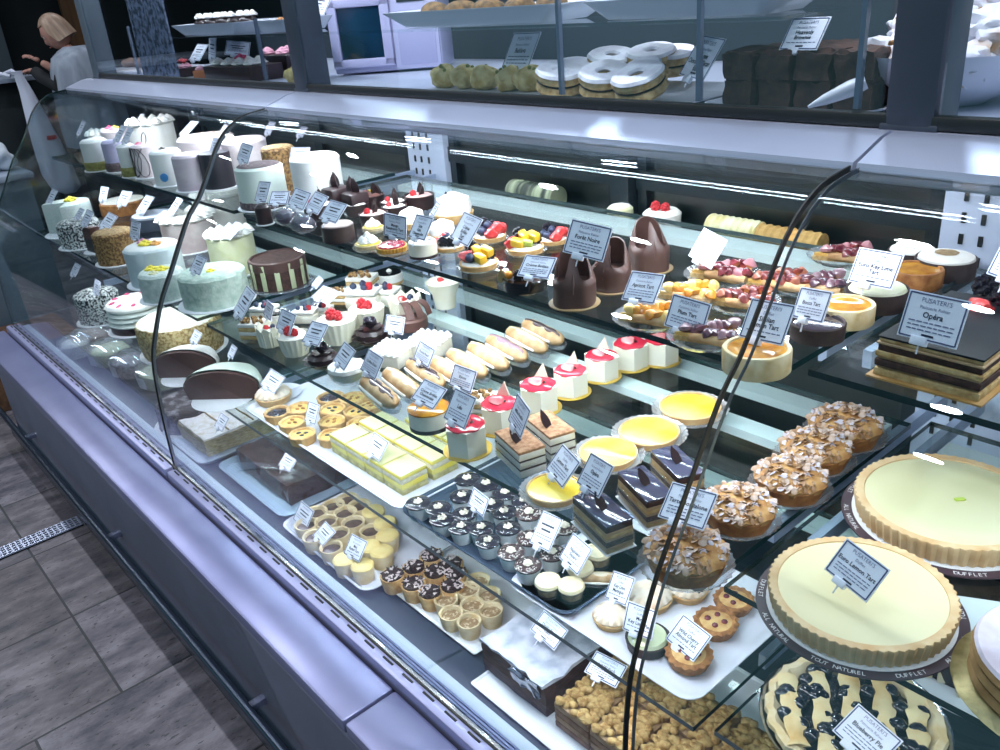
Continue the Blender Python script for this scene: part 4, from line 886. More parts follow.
# ---- lower shelf, middle bay
LU, LD = zw(ZU['L']), zw(ZU['D'])
def tray(name, label, cat, p0, p1, y0, y1, z, m, rim=.012, lip=.012, bev=.02, wall=.004, dz=0):
    """shallow rectangular tray with a raised rolled rim, x from two pixels on its front line"""
    x0, x1 = p0, p1
    cx, cyy, w, d = (x0+x1)/2, (y0+y1)/2, x1-x0, y1-y0
    t = thing(name, label, cat, (cx, cyy, z+dz+.0006))
    def rr(w, d, r, n=5): return [(sx*(w/2-r)+r*math.cos(a), sy*(d/2-r)+r*math.sin(a)) for sx, sy, a0 in ((1, 1, 0), (-1, 1, 90), (-1, -1, 180), (1, -1, 270)) for a in (math.radians(a0+90*i/n) for i in range(n+1))]
    L = [(rr(w-2*lip, d-2*lip, bev), 0), (rr(w, d, bev+lip), rim), (rr(w+.006, d+.006, bev+lip), rim), (rr(w+.006, d+.006, bev+lip), rim+.002), (rr(w-.004, d-.004, bev+lip), rim+.002), (rr(w-2*lip-.002, d-2*lip-.002, bev), .002)]
    mb = MB(); n = len(L[0][0]); vs = [(x, y, zz) for ring, zz in L for x, y in ring]
    fs = [tuple(range(n-1, -1, -1))]+[(k*n+i, k*n+(i+1) % n, (k+1)*n+(i+1) % n, (k+1)*n+i) for k in range(5) for i in range(n)]+[tuple(range(5*n, 6*n))]
    mb.add(vs, fs); part(t, 'tray_body', mb, m); return t
porc = platem
tray('serving_tray', 'long white tray under the custard tartlets and lemon squares', 'tray', -3.78*S, -2.42*S, 1.43*S, 2.12*S, LU, porc, .01)
tray('baking_tray', 'black-rimmed tray holding the chocolate-lidded cream cups', 'tray', on(396, 516, LU).x, on(586, 611, LU).x, 1.43*S, 2.0*S, LU, mat('tray_slate', '5a6a82', .22, metal=.6), .014)
tray('serving_plate', 'white rectangular plate under the meringue and cherry tarts', 'plate', -1.80*S, -1.04*S, 1.425*S, 1.98*S, LU, porc, .008)
DT = .0025
sq = 0
for j in range(3):
    for i in range(4):
        x = (-3.07+.07+.139*i)*S; y = (1.50+.075+.155*j)*S
        if j == 2 and i == 0: continue
        inst('lsq', b_lemon_square, 'lemon_square', ('%s lemon square from the tartlets, %s row from the glass' % (('first', 'second', 'third', 'fourth')[i], ('front', 'middle', 'back')[j])), 'cake square', (x, y, LU+DT), 0, 'lemon squares on the white tray', 1.12)
PEC = [(277, 411, 0), (300, 407, 1), (292, 421, 1), (302, 433, 2), (331, 434, 2), (360, 422, 1), (332, 420, 1), (332, 408, 2), (330, 396, 0), (357, 410, 2), (353, 397, 1), (368, 404, 1)]
PN = ['dark-filled custard tartlet at the left corner of the tray', 'custard tartlet half hidden behind the small card', 'custard tartlet below the small card, left', 'custard tartlet nearest the tray front edge', 'custard tartlet with blue fruit touching the lemon squares', 'custard tartlet with brown fruit beside the lemon squares', 'pale custard tartlet right of the small card', 'pale custard tartlet behind the one right of the card', 'dark-filled custard tartlet at the back', 'custard tartlet second from the right in the back', 'custard tartlet behind the shelf edge line', 'rightmost custard tartlet under the shelf edge']
for (x, y, k), l in zip(PEC, PN): I('pec%d' % k, x, y, 28, 'L', l, rnd.uniform(0, 6), 'custard tartlets on the white tray', DT)
sa = thing('saucer', 'round white saucer at the left end of the lower shelf', 'saucer', put(280, 394, 50, 'L', .13, .004)[0]); part(sa, 'saucer_body', MB().lathe([(0, 0), (.035, 0), (.06, .006), (.062, .008), (.058, .008), (.034, .003), (0, .003)], 40), platem)
I('swirl', 272, 389, 37, 'L', 'cream tart with nuts on the white saucer', 0, None, .0035)
POT = [(418, 502, 0), (438, 507, 0), (442, 518, 0), (462, 495, 0), (464, 513, 0), (461, 526, 0), (486, 483, 0), (505, 492, 0), (481, 527, 0), (504, 511, 0), (508, 527, 1), (488, 540, 1), (491, 503, 0), (529, 512, 2), (530, 537, 2), (511, 551, 2), (528, 564, 2), (552, 552, 2), (524, 500, 0), (547, 531, 2), (565, 526, 2), (541, 502, 0), (467, 478, 0)]
PON = ['cream cup at the far left corner of the dark tray', 'second cream cup along the front from the left corner', 'tilted cream cup in front of the second one', 'cream cup at the back left behind the card', 'blue-lit lidded cream cup left of the small card', 'cream cup at the front with a lid slid sideways', 'lidded cream cup at the back by the shelf edge', 'lidded cream cup at the back, second from the shelf edge', 'blue-lit lidded cream cup below the small card', 'lidded cream cup with centred bean right of the small card', 'brown-lidded cream cup in the middle of the tray', 'cream cup with a large rosette in the middle front', 'lidded cream cup just behind the small card', 'sprinkled cream cup left of the white card', 'sprinkled cream cup under the white card', 'sprinkled cream cup at the front, large rosette', 'sprinkled cream cup nearest the glass', 'sprinkled cream cup in front of the white card', 'lidded cream cup behind the sprinkled ones', 'sprinkled cream cup behind the white card', 'sprinkled cream cup right of the white card', 'lidded cream cup below the shelf edge line', 'small lidded cream cup at the back corner of the dark tray']
for (x, y, k), l in zip(POT, PON): I('pot%d' % k, x, y, 26 if k < 2 else 28, 'L', l, rnd.uniform(-.6, .6), 'chocolate-lidded cream cups on the dark tray', .002)
for x, y, l in ((548, 580, 'pale cream disc at the front corner of the dark tray'), (571, 584, 'cream disc leaning in a clear cup at the tray corner'), (598, 550, 'square-edged cream pastry at the back of the tray corner'), (580, 566, 'cream pastry half under the tilted white card')): I('cdisc', x, y, 28, 'L', l, 0, 'cream discs on the dark tray', .002)
I('ecp', 597, 574, 62, 'L', 'cream pastry finger at the right end of the dark tray', math.radians(-50), None, .002)
for a in [('swirl', 612, 610, 40, 'L', 'left meringue tart below its price card'), ('swirl', 650, 590, 46, 'L', 'large meringue tart with swirls behind the two cards'), ('swirl', 688, 582, 42, 'L', 'meringue tart seen through the corner of the middle shelf'), ('lime', 648, 634, 46, 'L', 'green lime tart in dark crust below its price card'),
          ('chtart', 689, 652, 47, 'L', 'nearest crimped cherry tart at the plate corner'), ('chtart', 716, 620, 44, 'L', 'middle crimped cherry tart on the white plate'), ('chtart', 734, 598, 40, 'L', 'farthest crimped cherry tart on the white plate')]: I(*a, 0, None, .0025)
# ---- deck of the middle bay
tray('serving_tray', 'pale grey tray under the sugar-dusted napoleon', 'tray', -4.72*S, -4.14*S, 1.27*S, 1.95*S, LD, mat('tray_grey', 'b8c4d8', .3), .014)
tray('serving_tray', 'pale blue tray under the wrapped brown loaf', 'tray', -4.08*S, -3.33*S, 1.33*S, 2.05*S, LD, mat('tray_blue', 'a9bdd2', .3), .014)
tray('serving_tray', 'white tray under the fudge and butter tartlets', 'tray', on(283, 527, LD).x, on(384, 588, LD).x-.0, 1.30*S, 1.95*S, LD, porc, .012)
tray('cake_card', 'white card under the shaved-chocolate and crumb tartlets', 'card', on(388, 585, LD).x, on(497, 640, LD).x, 1.40*S, 1.95*S, LD, boardm, .002, .003, .003)
tray('cake_card', 'white card under the foil-wrapped cake and crumb cakes', 'card', on(500, 660, LD).x+.01, -.99*S, 1.30*S, 2.0*S, LD, boardm, .002, .003, .003)
t = thing('napoleon', 'sugar-dusted flaky napoleon slab at the dark glass joint', 'cake', (-4.42*S, 1.57*S, LD+.003))
mb = MB(); mb.box(.2, .24, .05, (0, 0, .026), sub=9, noi=.006, nf=50); part(t, 'flaky_layers', mb, mat('flaky_pastry', 'cbbd92', .8, 'a08a58', 70, bump=.8, stretch=(1, 1, 4)))
mb = MB(); mb.box(.196, .236, .006, (0, 0, .054), sub=9, noi=.005, nf=50); part(t, 'icing_sugar', mb, mat('sugar_dust', 'f2edf2', .9, 'd8cbb8', 60, lo=.5, hi=.75))
for i, y in enumerate((-.04, .04)):
    mb = MB(); mb.box(.19, .004, .003, (0, y, .0585), sub=3, noi=.003); part(t, 'cut_line', mb, mat('cut_brown', '8c7550', .8))
t = thing('chocolate_loaf', 'wrapped brown chocolate loaf slab on the pale blue tray', 'cake', (-3.72*S, 1.66*S, LD+.003))
mb = MB(); mb.box(.30, .25, .056, (0, 0, .028), sub=8, noi=.006, nf=22); part(t, 'loaf', mb, mat('loaf_brown', '4a3230', .7, '644440', 30, bump=.4))
mb = MB(); mb.box(.304, .254, .06, (0, 0, .030), sub=10, noi=.007, nf=26, seed=4); part(t, 'plastic_wrap', mb, glass('wrap_film', 'f4f6fa', .10, .12))
MC = [(333, 505, 'c'), (345, 512, 'c'), (326, 521, 'c'), (353, 522, 'c'), (338, 533, 'c'), (331, 547, 'c'), (316, 512, 'c'), (371, 530, 'c'), (347, 499, 'c'), (359, 505, 'c'), (314, 536, 'c'), (306, 524, 'c'),
      (373, 510, 'l'), (387, 534, 'l'), (370, 545, 'l'), (381, 550, 'l'), (344, 558, 'l'), (362, 564, 'l'), (385, 521, 'l')]
MN = ['fudge tartlet at the back left of the white tray', 'fudge tartlet second from the back left', 'fudge tartlet behind the middle card', 'fudge tartlet in the centre of the white tray', 'fudge tartlet right of the middle card', 'large-looking fudge tartlet below the middle card', 'fudge tartlet right of the corner card', 'fudge tartlet beside the butter lids', 'fudge tartlet farthest back under the shelf', 'fudge tartlet farthest back, second', 'fudge tartlet between the corner and middle cards', 'fudge tartlet half under the corner card',
      'butter-lidded tartlet at the back of the tray', 'butter-lidded tartlet at the right end of the tray', 'butter-lidded tartlet right of the right card', 'butter-lidded tartlet at the tray right front', 'butter-lidded tartlet left of the right card foot', 'butter-lidded tartlet nearest the glass', 'butter-lidded tartlet behind the right end one']
for (x, y, k), l in zip(MC, MN): I('mchoc' if k == 'c' else 'mlid', x, y, 24, 'D', l, rnd.uniform(0, 6), 'fudge tartlets on the white tray' if k == 'c' else 'butter tartlets on the white tray', .0025)
MD = [(392, 574, 'd'), (414, 566, 'd'), (413, 583, 'd'), (430, 591, 'd'), (431, 554, 'd'), (435, 571, 'd'), (452, 585, 'd'), (455, 572, 'd'), (451, 562, 'd'), (446, 599, 'k'), (468, 589, 'k'), (451, 613, 'k'), (472, 604, 'k'), (469, 621, 'k'), (491, 610, 'k'), (489, 594, 'k'), (478, 580, 'k')]
MDN = ['chocolate-shaving tartlet at the left end of the card', 'chocolate-shaving tartlet second in the back row', 'chocolate-shaving tartlet second in the front row', 'chocolate-shaving tartlet touching the crumb tartlets in front', 'chocolate-shaving tartlet at the very back', 'chocolate-shaving tartlet in the centre of its cluster', 'chocolate-shaving tartlet behind the first crumb tartlet', 'chocolate-shaving tartlet at the back right of its cluster', 'chocolate-shaving tartlet under the shelf edge line', 'crumb tartlet nearest the shaved-chocolate ones', 'crumb tartlet at the back left of its cluster', 'crumb tartlet in the front row, left', 'crumb tartlet in the centre of its cluster', 'crumb tartlet nearest the glass', 'crumb tartlet at the right end', 'crumb tartlet at the right back', 'crumb tartlet under the shelf edge line']
for (x, y, k), l in zip(MD, MDN): I('mdark' if k == 'd' else 'mcream', x, y, 25, 'D', l, rnd.uniform(0, 6), 'shaved-chocolate tartlets on the card' if k == 'd' else 'crumb tartlets on the card', .0025)
t = thing('chocolate_cake', 'chocolate slab cake with silver foil on the deck front', 'cake', ((on(502, 662, LD).x+on(578, 700, LD).x)/2-.01, 1.36*S+.12, LD+.003))
w_ = on(578, 700, LD).x-on(502, 662, LD).x
mb = MB(); mb.box(w_, .22, .064, (0, 0, .032), sub=9, noi=.004, nf=60); part(t, 'sponge', mb, mat('wet_sponge', '2c1d1c', .6, '4a3029', 60, bump=.8, stretch=(1, 1, 4)))
mb = MB(); mb.box(w_*1.0, .225, .006, (0, .002, .068), sub=9, noi=.008, nf=45, seed=3); part(t, 'foil_top', mb, mat('crinkled_film', 'd9dce8', .35, 'a8aec0', 30, bump=.6))
mb = MB(); mb.box(w_*.45, .004, .03, (w_*.2, -.113, .052), sub=6, noi=.008, nf=60, seed=6); part(t, 'foil_fold', mb, foilm)
crumb = mat('crumb_topping', 'c9a970', .85, '9c7440', 110, bump=1)
cx0 = on(578, 700, LD).x+.012
for i in range(4):
    for j in range(2):
        t = thing('crumb_cake', '%s crumb-topped cake block from the foil cake, %s row' % (('first', 'second', 'third', 'fourth')[i], ('front', 'back')[j]), 'cake', (cx0+.042+.084*i, 1.37*S+.05+.1*j, LD+.003), 0, 'crumb cake blocks on the deck')
        key = 'crumb'
        if key not in PROTO:
            mb = MB(); [mb.box(.08, .095, .013, (0, 0, .0068+.0142*k), .002, k % 2, noi=.0006, nf=150, seed=k) for k in range(4)]; part(t, 'layers', mb, [mat('crumb_base', '8a6a52', .8, '6e5040', 70, bump=.5), mat('apple_layer', '9a7c5c', .6, '7c5c40', 40)])
            mb = MB(); rr = random.Random(5); [mb.blob(rr.uniform(.006, .011), (rr.uniform(-.036, .036), rr.uniform(-.043, .043), .06+rr.uniform(-.002, .004)), (1.1, 1, .75), amp=.4, freq=90, seed=q, sub=2) for q in range(60)]
            o = part(t, 'crumb_topping', mb, crumb); o['kind'] = 'stuff'; PROTO[key] = t
        else:
            for ch in PROTO[key].children: c = ch.copy(); COL.objects.link(c); c.parent = t
# ---- right bay
def ring_text(r, txts, R, z, size, m):
    mb = MB()
    for a0, s_ in txts:
        tot = sum(.62 if ch != 'I' else .35 for ch in s_)*size
        a = a0-tot/R/2
        for ch in s_:
            wd = (.62 if ch != 'I' else .35)*size
            if ch != ' ': mb.add(*glyphs(ch), 0, TR(R*math.sin(0), 0, 0) @ Matrix.Rotation(a+wd/R/2+PI/2, 4, 'Z') @ TR(0, -R, z) @ TR(-wd/2, -size*.36, 0, sc=size))
            a += wd/R
    part(r, 'board_lettering', mb, mat('board_white', 'e8e6ea', .6), False)
GL = {}
def glyphs(s, bold=0):
    k = (s, bold)
    if k not in GL:
        cu = bpy.data.curves.new('glyph', 'FONT'); cu.body = s; cu.size = 1; cu.offset = bold; cu.resolution_u = 2
        o = bpy.data.objects.new('glyph', cu); COL.objects.link(o)
        dg = bpy.context.evaluated_depsgraph_get(); me = bpy.data.meshes.new_from_object(o.evaluated_get(dg))
        GL[k] = ([tuple(v.co) for v in me.vertices], [tuple(p.vertices) for p in me.polygons])
        bpy.data.objects.remove(o); bpy.data.meshes.remove(me); bpy.data.curves.remove(cu)
    return GL[k]
def tart_with_board(name, label, px, py, w, fill, surf, rz, zest=False):
    loc, s = put(px, py, w, surf, .224, .03)
    t = thing(name, label, 'tart', (loc[0], loc[1], loc[2]+(.0035 if zest else 0)), rz, None, s); big_tart(t, fill)
    part(t, 'cake_board', MB().lathe([(0, 0), (.1255, 0), (.126, .001), (.1255, .002), (0, .002)], 80), mat('maroon_board', '43323c', .4))
    part(t, 'board_liner', MB().lathe([(0, .002), (.113, .002), (.113, .0026), (0, .0026)], 60), boardm)
    ring_text(t, [(math.radians(a), s_) for a, s_ in [(a0+d, s_) for a0 in (-187, -67, 53) for d, s_ in ((0, 'ALL NATURAL'), (43.5, 'TOUT NATUREL'), (82.5, 'DUFFLET'))]], .1195, .0024, .0085, None)
    if zest:
        mb = MB(); mb.box(.013, .006, .002, bev=.0008); o = part(t, 'lime_zest', mb, kiwim); o.location = (.01, -.006, .0305)
    return t
tart_with_board('large_lemon_tart', 'large pale yellow fluted tart with a price card on top', 861, 589, 178, mat('pale_lemon_filling', 'e4d8aa', .4, 'e8deb6', 6), 'RM', math.radians(70))
tart_with_board('large_lime_tart', 'large pale green-tinged fluted tart dotted with lime zest', 949, 500, 176, mat('pale_lime_filling', 'd6d0a4', .25, 'dad6b0', 6, coat=.2), 'RM', math.radians(50), True)
loc, s = put(1070, 676, 90, 'RM', .2, .05)
t = thing('sugar_pie', 'sugar-dusted layered cake on gold board at the right edge', 'cake', (loc[0], loc[1], loc[2]))
mb = MB(); [mb.lathe([(0, .003+.015*k), (.088, .003+.015*k), (.092, .009+.015*k), (.088, .0165+.015*k), (0, .0165+.015*k)], 48, noi=.001) for k in range(3)]; part(t, 'pastry_layers', mb, mat('pie_crust_tan', 'b08a5a', .75, '8d6a3e', 40, bump=.4))
mb = MB(); mb.lathe([(.09, .0455), (.087, .049), (.05, .051), (0, .0515)], 48, noi=.001); part(t, 'icing_sugar', mb, mat('pink_sugar', 'e6dcea', .9, 'cfc0cc', 30))
part(t, 'gold_board', MB().lathe([(0, 0), (.106, 0), (.108, .0015), (.106, .003), (0, .003)], 48, noi=.001), mat('gold_foil_board', 'b0a070', .4, metal=.5, col2='8a7c50', scale=60, bump=.5))
# blueberry pie
loc, s = put(853, 716, 172, 'RL', .24, .035)
t = thing('blueberry_pie', 'lattice-topped blueberry pie with a price card on it', 'pie', loc, .3)
mb = MB(); mb.lathe([(0, 0), (.09, 0), (.118, .03), (.121, .031), (.116, .029), (.09, .004), (0, .004)], 60); part(t, 'foil_pan', mb, foilm)
mb = MB(); mb.lathe([(.1, .022), (.113, .03), (.112, .037), (.102, .038), (.094, .031), (.09, .026)], 72, 0, lambda a, k: 1+.018*math.sin(19*a)+.012*math.sin(31*a), noi=.0025); part(t, 'crust_rim', mb, crustp)
mb = MB(); mb.lathe([(.098, .024), (.05, .029), (0, .029)], 40, noi=.003, nf=60); part(t, 'blueberry_filling', mb, mat('blueberry_filling', '14171f', .12, '1e2434', 70, bump=.6, coat=.8))
rr = random.Random(2)
for i in range(56):
    a, q = rr.uniform(0, 6.3), math.sqrt(rr.random())*.092
    mb = MB(); mb.blob(.0125, sub=2); o = part(t, 'blueberry', mb, mat('wet_blueberry', '171b2a', .15, coat=.7)); o.location = (q*math.cos(a), q*math.sin(a), .031)
for k in range(1):
    for i in range(5):
        d = -.078+.039*i; L_ = math.sqrt(.1**2-d*d)*2
        mb = MB(); n = 12; vs = []; fs = []
        for j in range(n+1):
            u = -L_/2+L_*j/n; wv = .0125+.0026*math.sin(j*1.7+i*2); zz = .038+.003*math.cos(j*PI/2+i*PI+k*PI)-.006*(abs(u)/.1)**3
            vs += [(u, d-wv, zz), (u, d, zz+.004), (u, d+wv, zz), (u, d, zz-.003)]
        for j in range(n):
            b_ = 4*j; fs += [(b_+q, b_+(q+1) % 4, b_+4+(q+1) % 4, b_+4+q) for q in range(4)]
        mb.add(vs, fs, 0, TR(rz=1.75+.05*i)); part(t, 'lattice_strip', mb, mat('lattice_pastry', 'ecd9a8', .6, 'd4a55c', 22, bump=.2, lo=.45, hi=.8), ang=60)
# whole opéra cake and fruit cake on the upper right shelf
zR = zw(ZU['RU']); xa, xb = on(868, 379, zR).x, on(976, 407, zR).x
t = thing('opera_cake', 'rectangular layered cake with dark glazed top and price card', 'cake', ((xa+xb)/2, on(976, 407, zR).y+.105, zR+.001))
mb = MB(); z = .003
for i, (h, mi) in enumerate(((.009, 1), (.003, 2), (.009, 0), (.003, 2), (.007, 1), (.009, 0), (.003, 2), (.005, 1))): mb.box(xb-xa-.004*(i % 2), .2-.004*(i % 2), h, (0, 0, z+h/2), .0015, mi, noi=.0012, nf=90, seed=i); z += h
part(t, 'cake_layers', mb, [sponge, spongel, mat('coffee_cream', 'b89a76', .6)])
part(t, 'chocolate_glaze', MB().box(xb-xa-.002, .198, .003, (0, 0, z+.0012), .001), mat('matt_glaze', '1d2024', .5, spec=.2))
part(t, 'gold_board', MB().box(xb-xa+.012, .214, .003, (0, 0, .0015), .0008), mat('tan_board', 'b98c50', .5))
t = thing('fruit_cake', 'sponge cake topped with strawberries and blackberries at right', 'cake', (on(1003, 318, zR+.05).x+.04, on(990, 318, zR+.05).y+.05, zR+.001))
mb = MB(); mb.box(.2, .1, .03, (0, 0, .02), .003, 0); mb.box(.2, .1, .008, (0, 0, .004), .002, 1); part(t, 'sponge_layers', mb, [mat('yellow_sponge', 'e2c67a', .8, 'cfae5c', 90), whitef])
mb = MB(); mb.box(.205, .104, .012, (0, 0, .041), sub=6, noi=.005); part(t, 'cream_top', mb, creamm)
for i in range(4): strawberry_half(t, (-.075+.045*i, -.03+.01*(i % 2), .056), -.4, .3, .02); berry(t, 'blackberry', (-.055+.045*i, .0, .058), .016, i)
for i in range(3): berry(t, 'blackberry', (-.09+.06*i, .03, .058), .015, 9+i)
t = thing('round_cake_tray', 'dark round pan of chocolate cake partly behind the lemon tart', 'pan', (on(985, 590, zw(-1.6)).x, on(985, 590, zw(-1.6)).y, zw(ZU['RL'])+.001))
part(t, 'pan', MB().lathe([(0, 0), (.1, 0), (.115, .07), (.117, .071), (.112, .07), (.097, .004), (0, .004)], 48), mat('black_pan', '1a2530', .25))
mb = MB(); mb.lathe([(0, .05), (.105, .05), (.1, .062), (0, .066)], 36, noi=.006, nf=50); part(t, 'chocolate_cake', mb, mat('pan_cake', '4b403c', .7, '2c2624', 30))
t = thing('paper_sheet', 'white paper sheet lying behind the large lemon tart', 'paper', (on(965, 640, zw(-1.35)).x, on(965, 640, zw(-1.35)).y+.02, zw(ZU['RM'])+.0005), .5)
part(t, 'sheet', MB().box(.14, .12, .0008, (0, 0, .0004)), mat('pale_paper', 'bccad0', .6), False)
loc, s = put(925, 690, 150, 'RL', .26, .02)
t = thing('oval_platter', 'oval white platter of cut pastries with red fruit', 'platter', (loc[0]+.03, loc[1]+.06, loc[2]))
mb = MB(); mb.lathe([(0, 0), (.07, 0), (.12, .012), (.122, .014), (.116, .013), (.07, .003), (0, .003)], 48); o = part(t, 'platter_body', mb, platem); o.scale = (1, .6, 1)
for i in range(5):
    u = thing('pastry_slice', 'cream pastry slice on the oval platter, %s from the pie' % ('first', 'second', 'third', 'fourth', 'fifth')[i], 'cake slice', (loc[0]-.03+.032*i, loc[1]+.06+.01*(i % 2), loc[2]+.004), .4, 'cream pastries on the oval platter')
    mb = MB(); mb.box(.028, .06, .022, (0, 0, .011), .003, noi=.002); part(u, 'pastry', mb, mat('cream_pastry', 'e2d6be', .7, 'cdb892', 50)); strawberry_half(u, (0, -.01, .026), .5, .3, .011)
# ------------------------------------------------------------------ large cakes, far bay
def CK(name, label, px, py, w, surf, h, fn, rz=0, D=.1):
    dy = .026 if surf == 'Uf' else 0; surf = surf[0]
    loc, s = put(px, py, w, surf, D, h*1.0)
    # width sets the radius; the height is given in metres
    R = D*s/2
    z = zw(ZU[surf]); p = on(px, py, z+h); dep = (p-EYE).dot(F_); R = w*dep/FPX/2
    t = thing(name, label, 'cake', (p.x, p.y+dy, z+.0005), rz); fn(t, R, h); return t
lav = mat('lavender_icing', 'b9b3cf', .55, 'a8a2c2', 25)
mauve = mat('mauve_icing_cake', 'cfc2cc', .55, 'c0b0bc', 30, bump=.2)
pinkw = mat('pinkish_icing', 'efe2e4', .55, 'e4d2d4', 25)
greenw = mat('green_white_icing', 'dfe8dc', .7, 'ccdccf', 45, bump=.5)
yelw = mat('yellow_white_icing', 'efecc8', .6, 'e2e2b0', 30)
olive = mat('pistachio_crumbs', 'a6a060', .9, '7c7840', 140, bump=1)
darkcr = mat('dark_crumbs', '4a3c40', .9, '7a6a6c', 140, bump=1)
def simple(side, top=None, **k): return lambda t, R, h: cake(t, R, h, side, top, **k)
def c_band(side, band, **k): return lambda t, R, h: cake(t, R, h, side, None, band=band, **k)
def c_flow(side, fl, **k):
    def f(t, R, h):
        cake(t, R, h, side, None, **k); flowers(t, h+.004, [(x*R, y*R, s*R, m) for x, y, s, m in fl])
    return f
def c_heap(t, R, h):
    cake(t, R*.9, h*.55, whitef)
    mb = MB(); rr = random.Random(1)
    for i in range(26):
        a, q = rr.uniform(0, 6.3), math.sqrt(rr.random())*R*.85; rosette(mb, R*.28, R*.45, (q*math.cos(a), q*math.sin(a), h*.55+rr.uniform(0, h*.25)*(1-q/R)), n=5)
    part(t, 'cream_heap', mb, creamm)
def c_scribble(t, R, h):
    cake(t, R, h, pinkw); mb = MB(); rr = random.Random(8)
    for k in range(5):
        a0 = -2.6+.5*k; pts = []
        for i in range(16):
            u = i/15; pts.append(((R+.0012)*math.cos(a0+.45*math.sin(u*9+k)), (R+.0012)*math.sin(a0+.45*math.sin(u*9+k)), .006+(h-.008)*(.5+.5*math.cos(u*7+k*1.3))))
        mb.tube(pts, .0011, 5)
    part(t, 'chocolate_scribble', mb, chocm)
    mb = MB(); mb.tube([(R*.5*math.cos(a), R*.5*math.sin(a)*.2+.01, h+.018+.02*math.sin(a)) for a in (i*.42 for i in range(16))], .0016, 5); part(t, 'chocolate_loop', mb, chocm)
    flowers(t, h+.004, [(-.3*R, -.2*R, .3*R, pinkm), (.2*R, -.3*R, .25*R, mat('pale_pink', 'eeb0c4', .6))])
def c_dot(t, R, h):
    cake(t, R, h, whitef); mb = MB(); mb.blob(R*.28, sc=(1, .15, 1)); o = part(t, 'blue_dot', mb, mat('blue_icing', '4a90d0', .4)); o.location = (R*.75, -R*.68, h*.3); o.rotation_euler = (0, 0, .83)
    flowers(t, h+.004, [(-.4*R, 0, .25*R, chocm)])
def c_layers(t, R, h):
    mb = MB(); [mb.lathe([(0, .003+h*k/6), (R, .003+h*k/6), (R*1.01, .003+h*(k+.5)/6), (R, .003+h*(k+1)/6), (0, .003+h*(k+1)/6)], 40) for k in range(6)]; part(t, 'ridged_side', mb, mat('ridged_chocolate', '2e2a32', .45))
    part(t, 'board', MB().disc(R*1.12, 0, .003), boardm)
def c_nut(t, R, h): cake(t, R, h, nutm, mat('nut_top', 'c9a878', .85, '8a6a48', 120, bump=1), noi=.002)
def c_coco(t, R, h): cake(t, R, h, cocom, mat('coconut_top', 'd5d8d6', .85, '2a2d30', 130, bump=1, lo=.44, hi=.56), noi=.002, dome=.006)
def c_stripe(t, R, h):
    n = 12; R2 = R
    mb = MB(); mb.lathe([(0, .003), (R, .003), (R, h-.006), (0, h-.006)], 72); part(t, 'cake_body', mb, sponge)
    mb = MB()
    for i in range(n):
        a = 2*PI*i/n; w_ = PI*R/n*.7; mb.box(w_, .003, h-.012, (0, 0, (h-.006)/2+.002), .0008, mx=TR((R+.0005)*math.cos(a), (R+.0005)*math.sin(a), 0, rz=a+PI/2))
    part(t, 'cream_stripes', mb, mat('stripe_cream', 'c9cfa8', .5))
    mb = MB(); mb.lathe([(R*1.01, h*.66), (R*1.035, h*.72), (R*1.02, h-.002), (R*.94, h), (R*.9, h-.012), (0, h-.012)], 60, 0, lambda a, k: 1+.012*math.sin(9*a), noi=.001); part(t, 'chocolate_collar', mb, mat('brown_collar', '5a3f3c', .4))
    part(t, 'dark_top', MB().disc(R*.9, h-.013, .005), chocm)
    part(t, 'silver_board', MB().disc(R*1.22, 0, .003), mat('silver_board', 'b4bac6', .25, metal=.8))
def c_cut_white(t, R, h):
    mb = MB(); n = 22; poly = [(R*math.cos(a), R*math.sin(a)) for a in (-.5+4.6*i/n for i in range(n+1))]+[(0, 0)]
    mb.prism(poly, .003, h); part(t, 'cake_body', mb, mat('soft_white_icing', 'dfe6e2', .8, 'cfd9d4', 60, bump=.4))
    mb = MB(); mb.prism([(x*.97, y*.97) for x, y in poly], h, h+.004); part(t, 'icing_top', mb, whcoc)
    flowers(t, h+.006, [(-.2*R, .3*R, .3*R, yelm)]); part(t, 'cake_board', MB().disc(R*1.15, 0, .003), boardm)
def c_wedge(t, R, h):
    mb = MB(); poly = [(0, -R)]+[(R*1.3*math.cos(a), -R+R*1.9*math.sin(a)) for a in (.75+.8*i/8 for i in range(9))]
    mb.prism(poly, .003, h*.55, 0); mb.prism(poly, h*.55, h, 1); part(t, 'wedge_layers', mb, [mat('dark_mousse_layer', '2f2a2c', .5), milkc], ang=30); part(t, 'cake_board', MB().disc(R*1.25, 0, .003), boardm)
def c_petal(t, R, h):
    mb = MB(); mb.disc(R*.96, .003, h*.24, bev=.002); part(t, 'chocolate_base', mb, chocm)
    mb = MB()
    for k in range(4): mb.disc(R*(1-.01*k), h*.24+h*.17*k, h*.17, 40, bev=.008)
    part(t, 'cream_layers', mb, mat('layer_white', 'e6ece6', .55))
    mb = MB(); mb.lathe([(R*.98, h*.9), (R*.9, h), (R*.4, h*1.06), (0, h*1.08)], 40, noi=.003); part(t, 'icing_top', mb, creamm)
    for i in range(9):
        a = i*.72+.2; mb = MB(); mb.blob(.012, sc=(1.1, .8, .35)); o = part(t, 'pink_petal', mb, pinkm); o.location = (R*.72*math.cos(a), R*.72*math.sin(a), h*1.02); o.rotation_euler = (.3*math.sin(i), .3*math.cos(i), a)
    part(t, 'cake_board', MB().disc(R*1.1, 0, .003), boardm)
